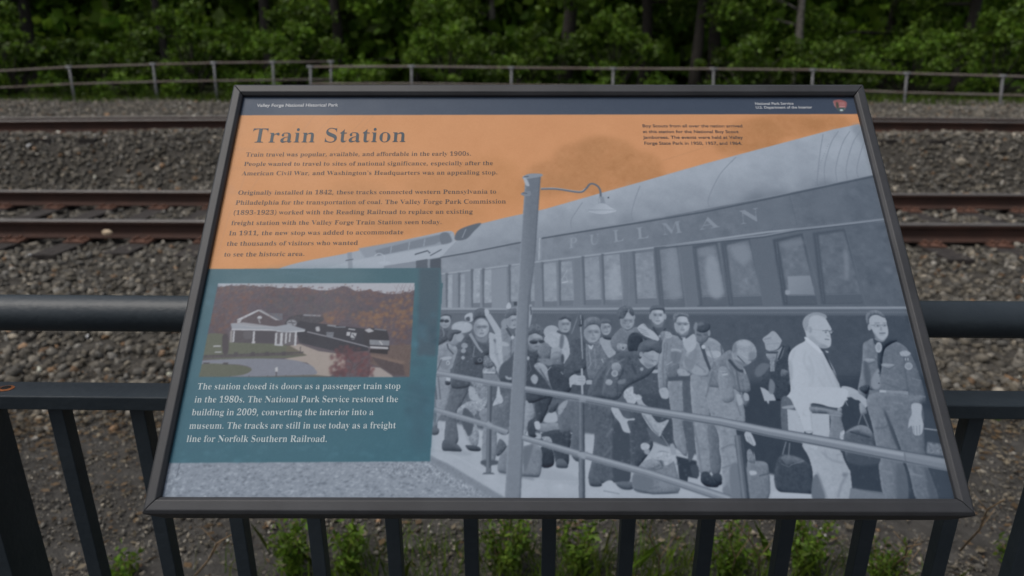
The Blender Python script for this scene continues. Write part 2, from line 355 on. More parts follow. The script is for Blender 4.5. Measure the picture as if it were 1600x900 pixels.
TREES = [(-16.81, 25, 1, 1.05, 'dark spreading tree above the left end of the pipe railing'), (-12.71, 26, 0, 1.0, 'leafy green tree behind the second post of the left railing'), (-9.2, 27, 3, 1.0, 'tall thin-trunked tree behind the last stretch of the left railing'), (-6.38, 26, 3, 0.95, 'dark-trunked tree just beyond the corner where the two railings meet'), (-3.56, 27, 2, 1.1, 'bright green leafy tree above the printed title of the sign'), (-0.93, 30, 4, 1.0, 'pale-trunked tree above the middle of the sign, left of the dark trunks'), (1.95, 25, 3, 1.15, 'dark-trunked tree standing behind the middle of the right railing'), (6.41, 24.5, 3, 0.9, 'left one of two close dark trunks behind the right railing'), (7.23, 25.5, 3, 1.05, 'right one of two close dark trunks behind the right railing'), (9.51, 24, 4, 0.8, 'pale peeling-barked tree behind the right railing near the emblem corner of the sign'), (5.22, 28, 1, 1.1, 'broad green tree filling the gap between the dark trunks behind the right railing'), (14.23, 27, 0, 1.05, 'leafy tree behind the right railing, just past the right corner of the sign'), (15.59, 24.5, 1, 1.0, 'dark dense tree overhanging the right end of the right railing'), (19.08, 25, 2, 1.1, 'light green tree at the right edge of the picture'), (-20.07, 24, 2, 1.0, 'tree past the left edge of the picture beyond the railing')]
for x, y, k, s, label in TREES:
    plant('tree', T_[k], ('trunk', 'crown'), (x, y, float(hgt(x, y)) - .05), x * 1.7 + y, s, label, 'tree', 'trees behind the pipe railings')
B_ = [bush_meshes(21, 1.9, 1.4, 5600, .08, .28), bush_meshes(22, 1.5, 1.5, 5600, .07, .22), bush_meshes(23, 2.5, 1.6, 6800, .10, .34), bush_meshes(24, .8, 1.0, 2600, .12, .38)]
BUSHES = [(-15.2, 21.3, 0, 1.1, 'big dark bush covering the left end of the left railing'), (-13.29, 22.5, 1, 1.0, 'low dark bush between the first two posts of the left railing'), (-11.46, 21.2, 3, 0.8, 'small bright bush under the left railing beside its second post'), (-10.0, 22, 0, 1.15, 'tall green bush rising behind the left railing near its third post'), (-8.11, 21.5, 3, 0.8, 'small bright bush at the foot of the left railing near the sign corner'), (-7.32, 23, 2, 0.95, 'feathery bush behind the end of the left railing'), (-4.75, 21.8, 3, 1.1, 'low bright bush in front of the trees beside the railing corner'), (-2.04, 22.5, 2, 0.95, 'green bush behind the right railing above the words of the title'), (0.63, 23, 1, 1.2, 'dark bush behind the right railing left of the dark trunk'), (3.27, 22.5, 0, 1.1, 'green bush behind the right railing right of the dark trunk'), (7.57, 22.5, 1, 1.1, 'dark bush behind the right railing between the twin trunks and the pale trunk'), (10.0, 22, 1, 1.0, 'olive bush behind the right railing at the top right corner of the sign'), (12.27, 21.6, 2, 0.85, 'light green bush rising above the right railing right of the sign'), (14.5, 21, 0, 1.1, 'bush with bare sticks at the far right end of the railing')]
for x, y, k, s, label in BUSHES:
    plant('bush', B_[k], ('stems', 'foliage'), (x, y, float(hgt(x, y)) - .05), x * 2.3 + y, s, label, 'bush', 'bushes behind the pipe railings')
# the deeper wood, one unbroken mass of leaves
n = 170000; x = rng.uniform(-62, 62, n); y = rng.uniform(29, 46, n); z = rng.uniform(-.2, 1, n) ** 1
cl = np.array([noise.noise((a * .35, b * .35, c * 5)) for a, b, c in zip(x, y, z)])
P = np.stack([x, y, hgt(x, y) + np.abs(z) * 13], -1); c = greens(n, .10, .40) * (1 + .9 * cl[:, None]).clip(.3, 1.8)
v, f, c = leaf_quads(P, rng.uniform(.25, .5, n), c)
tag(npmesh('woodland', v, f, 4, c, M['leaf']), kind='stuff', label='dense dark green woodland behind the trees and bushes', cat='woods')
# grass strip behind the right-hand railing and weeds in general
def blades(P, h, w, cols, lean=.5):
    n = len(P); a = rng.uniform(0, 6.28, n); d = np.stack([np.cos(a), np.sin(a), 0 * a], -1); b = rng.uniform(0, 6.28, n)
    tip = np.stack([np.cos(b) * lean, np.sin(b) * lean, np.ones(n)], -1) * h[:, None]; mid = tip * np.array((.35, .35, .6))
    w = w[:, None]
    v = np.stack([P - d * w, P + d * w, P + mid + d * w * .7, P + tip, P + mid - d * w * .7], 1)
    f = np.arange(5 * n).reshape(n, 5); return v.reshape(-1, 3), f, np.repeat(cols, 5, 0)
n = 9000; x = rng.uniform(-24, 24, n); y = rng.uniform(18.8, 22.5, n) + np.where(x > 6, -.9, 0); z = hgt(x, y)
v, f, c = blades(np.stack([*rot(x, y), z], -1), rng.uniform(.06, .26, n), rng.uniform(.008, .02, n), greens(n, .08, .2, .8))
tag(npmesh('grass', v, f, 5, c, M['leaf']), kind='stuff', label='green grass strip at the foot of the woods', cat='grass')

# ------------------------------------------------------------ near railing
RY = 1.0
t = empty('guard_railing', (*rot(0, RY), -.33), YAW); B0 = .33
def rl(bmf, nm, m='paint', bevel=.0015, smooth=False):
    bm = bmesh.new(); bmf(bm); return obj(nm, bm, M[m], t, smooth, bevel)
rl(lambda b: tube(b, [(x, .0, 1.064 + B0) for x in np.linspace(-3, 3, 25)], .0292, 40), 'handrail', bevel=0, smooth=True)
rl(lambda b: box(b, -3, 3, -.027, .027, .902 + B0, .927 + B0), 'flat_rail', bevel=.002)
rl(lambda b: box(b, -3, 3, -.022, .022, .10, .135), 'bottom_rail')
for i in range(-14, 18):
    x = -.649 + .139 * i
    if abs(x + .957) < .1 or abs(x - 1.34) < .08: continue
    rl(lambda b: box(b, x - .0125, x + .0125, -.0125, .0125, .136, .901 + B0), 'baluster', bevel=.0015)
for x in (-2.93, -.957, 1.34):
    rl(lambda b: (box(b, x - .042, x + .042, -.042, .042, -.08, .889 + B0), box(b, x - .075, x + .075, -.035, .035, .8895 + B0, .9015 + B0)), 'post')
    xs_ = x - .04
    rl(lambda b: tube(b, [(xs_, 0, .9275 + B0), (xs_, 0, 1.036 + B0)], .014, 16), 'rail_bracket', bevel=0, smooth=True)
def ring(b):
    for i in range(24):
        a0, a1 = i / 24 * 2 * math.pi, (i + 1) / 24 * 2 * math.pi
        q = [b.verts.new((cx + r * math.cos(a), cy + r * .8 * math.sin(a), z)) for r, a, z in ((.0135, a0, z0), (.0135, a1, z0), (.0085, a1, z0 + .0012), (.0085, a0, z0 + .0012))]; b.faces.new(q)
cx, cy, z0 = -.872, .0, .9277 + B0
rb = rl(ring, 'rusty_bolt_hole', 'rust', 0)
def disc(b): b.faces.new([b.verts.new((cx + .0088 * math.cos(a), cy + .007 * math.sin(a), z0 + .0004)) for a in np.linspace(0, 2 * math.pi, 20, endpoint=False)])
bm = bmesh.new(); disc(bm); obj('recess', bm, M['dark_hole'], rb)
tag(t, 'black painted steel guard railing with round handrail and square balusters behind the sign', 'railing')

# ------------------------------------------------------------ weeds and stalks behind the near railing
def weed(name, x, y, h, n, lo, hi, label, spread=.09, cat='weed'):
    z = float(hgt(x, y)); wx, wy = rot(x, y); tt = empty(name, (wx, wy, z)); R = random.Random(int(x * 1000)); bm = bmesh.new(); pts = []
    for i in range(9):
        a = R.uniform(0, 6.28); e = Vector((math.cos(a) * spread * R.uniform(.3, 1), math.sin(a) * spread * R.uniform(.3, 1), h * R.uniform(.55, 1)))
        tube(bm, [(0, 0, -.01), e * .5 + Vector((0, 0, h * .08)), e], [.0025, .002, .001], 5)
        for q in np.linspace(.2, 1, max(4, n // 9)): pts.append((e * float(q))[:])
    obj('stems', bm, M['twig'], tt)
    P = np.repeat(np.array(pts), 5, 0); P = P + rng.normal(0, 1, P.shape) * np.array((.016, .016, .012)); m = len(P)
    v, f, c = leaf_quads(P, rng.uniform(.007, .018, m), greens(m, lo, hi, .6), aspect=.45); npmesh('leaves', v, f, 4, c, M['leaf'], tt)
    return tag(tt, label, cat, 'weeds behind the railing')
WEEDS = [(-0.823, 1.952, 0.24, 130, 0.12, 0.32, 'bright green leafy weed below the sign, left of the third baluster from its corner', 0.07), (-0.624, 1.956, 0.23, 120, 0.12, 0.32, 'bright green leafy weed below the sign, right of the third baluster from its corner', 0.07), (-0.063, 1.967, 0.25, 150, 0.1, 0.27, 'tall weed patch below the middle of the sign', 0.12), (0.205, 1.988, 0.22, 110, 0.1, 0.27, 'grassy weed below the sign just right of its middle', 0.09), (0.749, 1.983, 0.24, 130, 0.1, 0.27, 'bushy weed below the right half of the sign among dry stalks', 0.1), (1.034, 2.038, 0.27, 150, 0.1, 0.27, 'tall feathery weed below the right half of the sign', 0.09), (1.287, 1.994, 0.2, 80, 0.1, 0.27, 'weed between the two balusters nearest the right corner of the sign', 0.08), (-1.442, 1.94, 0.1, 60, 0.12, 0.32, 'low green weed at the lower left between the post and the first baluster', 0.09), (1.837, 2.087, 0.12, 60, 0.1, 0.27, 'weed tuft at the lower right corner of the picture', 0.07), (2.08, 3.092, 0.05, 40, 0.12, 0.32, 'small green sprig on the dirt right of the sign under the flat rail', 0.06), (2.435, 3.164, 0.06, 50, 0.12, 0.32, 'small green tuft by the right edge under the flat rail', 0.08)]
for a in WEEDS: weed('weed', *a)
STALKS = [([-1.159, 1.968, -0.33], [-0.754, 1.5, 0.242], 0.004, 'dry stalk slanting below the left half of the sign'), ([0.529, 1.968, -0.33], [0.386, 1.55, 0.23], 0.003, 'straight dry stalk below the sign right of the middle'), ([0.788, 1.968, -0.33], [0.637, 1.6, 0.182], 0.003, 'upright dry stalk among weeds below the right half of the sign'), ([0.893, 1.968, -0.33], [0.68, 1.6, 0.186], 0.003, 'thin crossing dry stalk below the right half of the sign'), ([1.394, 2.016, -0.33], [1.145, 1.55, 0.17], 0.004, 'bent dry stalk arching near the right corner of the sign'), ([1.391, 1.968, -0.33], [1.089, 1.5, 0.173], 0.003, 'short dry stalk at the foot of the last baluster under the sign'), ([1.719, 2.119, -0.33], [1.473, 1.7, 0.208], 0.004, 'dry stalk reaching up right of the sign corner')]
for p0, p1, r, label in STALKS:
    a, b = Vector(p0), Vector(p1); bm = bmesh.new(); m1 = a.lerp(b, .4) + Vector((.012, 0, .015)); m2 = a.lerp(b, .75) + Vector((-.01, .01, .01))
    d = Vector(a); tube(bm, [a - d, m1 - d, m2 - d, b - d], [r, r * .85, r * .7, r * .4], 6)
    c0 = m1 - d; tube(bm, [c0, c0 + Vector((.05, .02, .07))], [r * .5, r * .25], 5); c0 = m2 - d; tube(bm, [c0, c0 + Vector((-.045, .01, .05))], [r * .5, r * .2], 5)
    o = obj('dry_stalk', bm, M['twig'], None, True); o.location = a; tag(o, label, 'stalk', 'dry stalks behind the railing')
n = 4600; x = np.concatenate([rng.normal(c, .17, n // 7) for c in (-.75, -.38, .02, .3, .48, .7, 1.1)]); y = rng.uniform(1.5, 2.1, len(x)); z = hgt(x, y)
v, f, c = blades(np.stack([*rot(x, y), z], -1), rng.uniform(.03, .15, len(x)) * rng.choice([.6, 1, 1.5], len(x)), rng.uniform(.0012, .0028, len(x)), greens(len(x), .09, .30, .9))
tag(npmesh('short_grass', v, f, 5, c, M['leaf']), kind='stuff', label='thin short grass on the dirt below the sign', cat='grass')
# odds and ends on the tracks
bm = bmesh.new(); tube(bm, [(-1.0, 0, 0), (-.5, .03, .03), (0, 0, .01), (.6, -.02, .03), (1.1, .02, 0)], [.012, .022, .025, .022, .01], 7)
o = obj('dry_branch', bm, M['galv'], None, True); o.location = (-4.602, 9.357, -0.17); tag(o, 'grey dry branch lying on the ballast between the tracks', 'branch')
bm = bmesh.new(); bmesh.ops.create_icosphere(bm, subdivisions=2, radius=1)
for v_ in bm.verts: v_.co = Vector((v_.co.x * .05, v_.co.y * .02, v_.co.z * .028)) * (1 + .25 * noise.noise(v_.co * 2.3))
o = obj('pale_scrap', bm, M['pale'], None); o.location = (-3.851, 6.22, -0.097); tag(o, 'small pale tan scrap stuck to the side of the nearest rail', 'scrap')

# ------------------------------------------------------------ the sign
PW, PH = .914, 0.57778
sign = empty('interpretive_sign'); sign.matrix_world = Matrix([[0.999991, 0.002693, -0.003253, -0.404657], [-0.004218, 0.675217, -0.737607, 0.658626], [0.00021, 0.737614, 0.675222, 0.971513], [0.0, 0.0, 0.0, 1.0]])
tag(sign, 'tilted wayside information sign about a train station in a dark metal frame', 'information sign')
# frame of four mitred members
WS, WT, WB = .0165, .0195, .0190
FP = [(0, -.006), (0, .0045), (.0035, .0085), (.013, .0085), (.0165, .005), (.0165, -.047), (.004, -.047), (.004, -.006)]
def frame():
    bm = bmesh.new(); g = .00025
    cor = [(0, 0, -1, -1), (PW, 0, 1, -1), (PW, PH, 1, 1), (0, PH, -1, 1)]
    for i in range(4):
        a, b = cor[i], cor[(i + 1) % 4]; dx, dy = b[0] - a[0], b[1] - a[1]; l = math.hypot(dx, dy); dx, dy = dx / l * g, dy / l * g
        ra, rb_ = [], []
        for d, z in FP:
            q = d / .0165
            for c, lst, sg in ((a, ra, 1), (b, rb_, -1)):
                lst.append(bm.verts.new((c[0] + c[2] * q * WS + dx * sg, c[1] + c[3] * q * (WT if c[3] > 0 else WB) + dy * sg, z)))
        n = len(FP)
        for k in range(n): bm.faces.new((ra[k], ra[(k+1) % n], rb_[(k+1) % n], rb_[k]))
        bm.faces.new(ra); bm.faces.new(rb_[::-1])
    return bm
obj('frame', frame(), M['frame'], sign, bevel=.0009)
bm = bmesh.new(); box(bm, .0045, PW - .0045, .0045, PH - .0045, -.03, -.0065); obj('backing_board', bm, M['back'], sign)
for x in (.25, .66):
    bm = bmesh.new(); box(bm, x - .02, x + .02, .02, .40, -.058, -.0475)
    v0 = [bm.verts.new(p) for p in ((x-.006,.12,-.0585),(x-.006,.36,-.0585),(x-.006,.24,-.205),(x+.006,.12,-.0585),(x+.006,.36,-.0585),(x+.006,.24,-.205))]
    for q in ((0,1,2),(5,4,3),(0,3,4,1),(1,4,5,2),(2,5,3,0)): bm.faces.new([v0[i] for i in q])
    obj('mounting_bracket', bm, M['frame'], sign, bevel=.001)

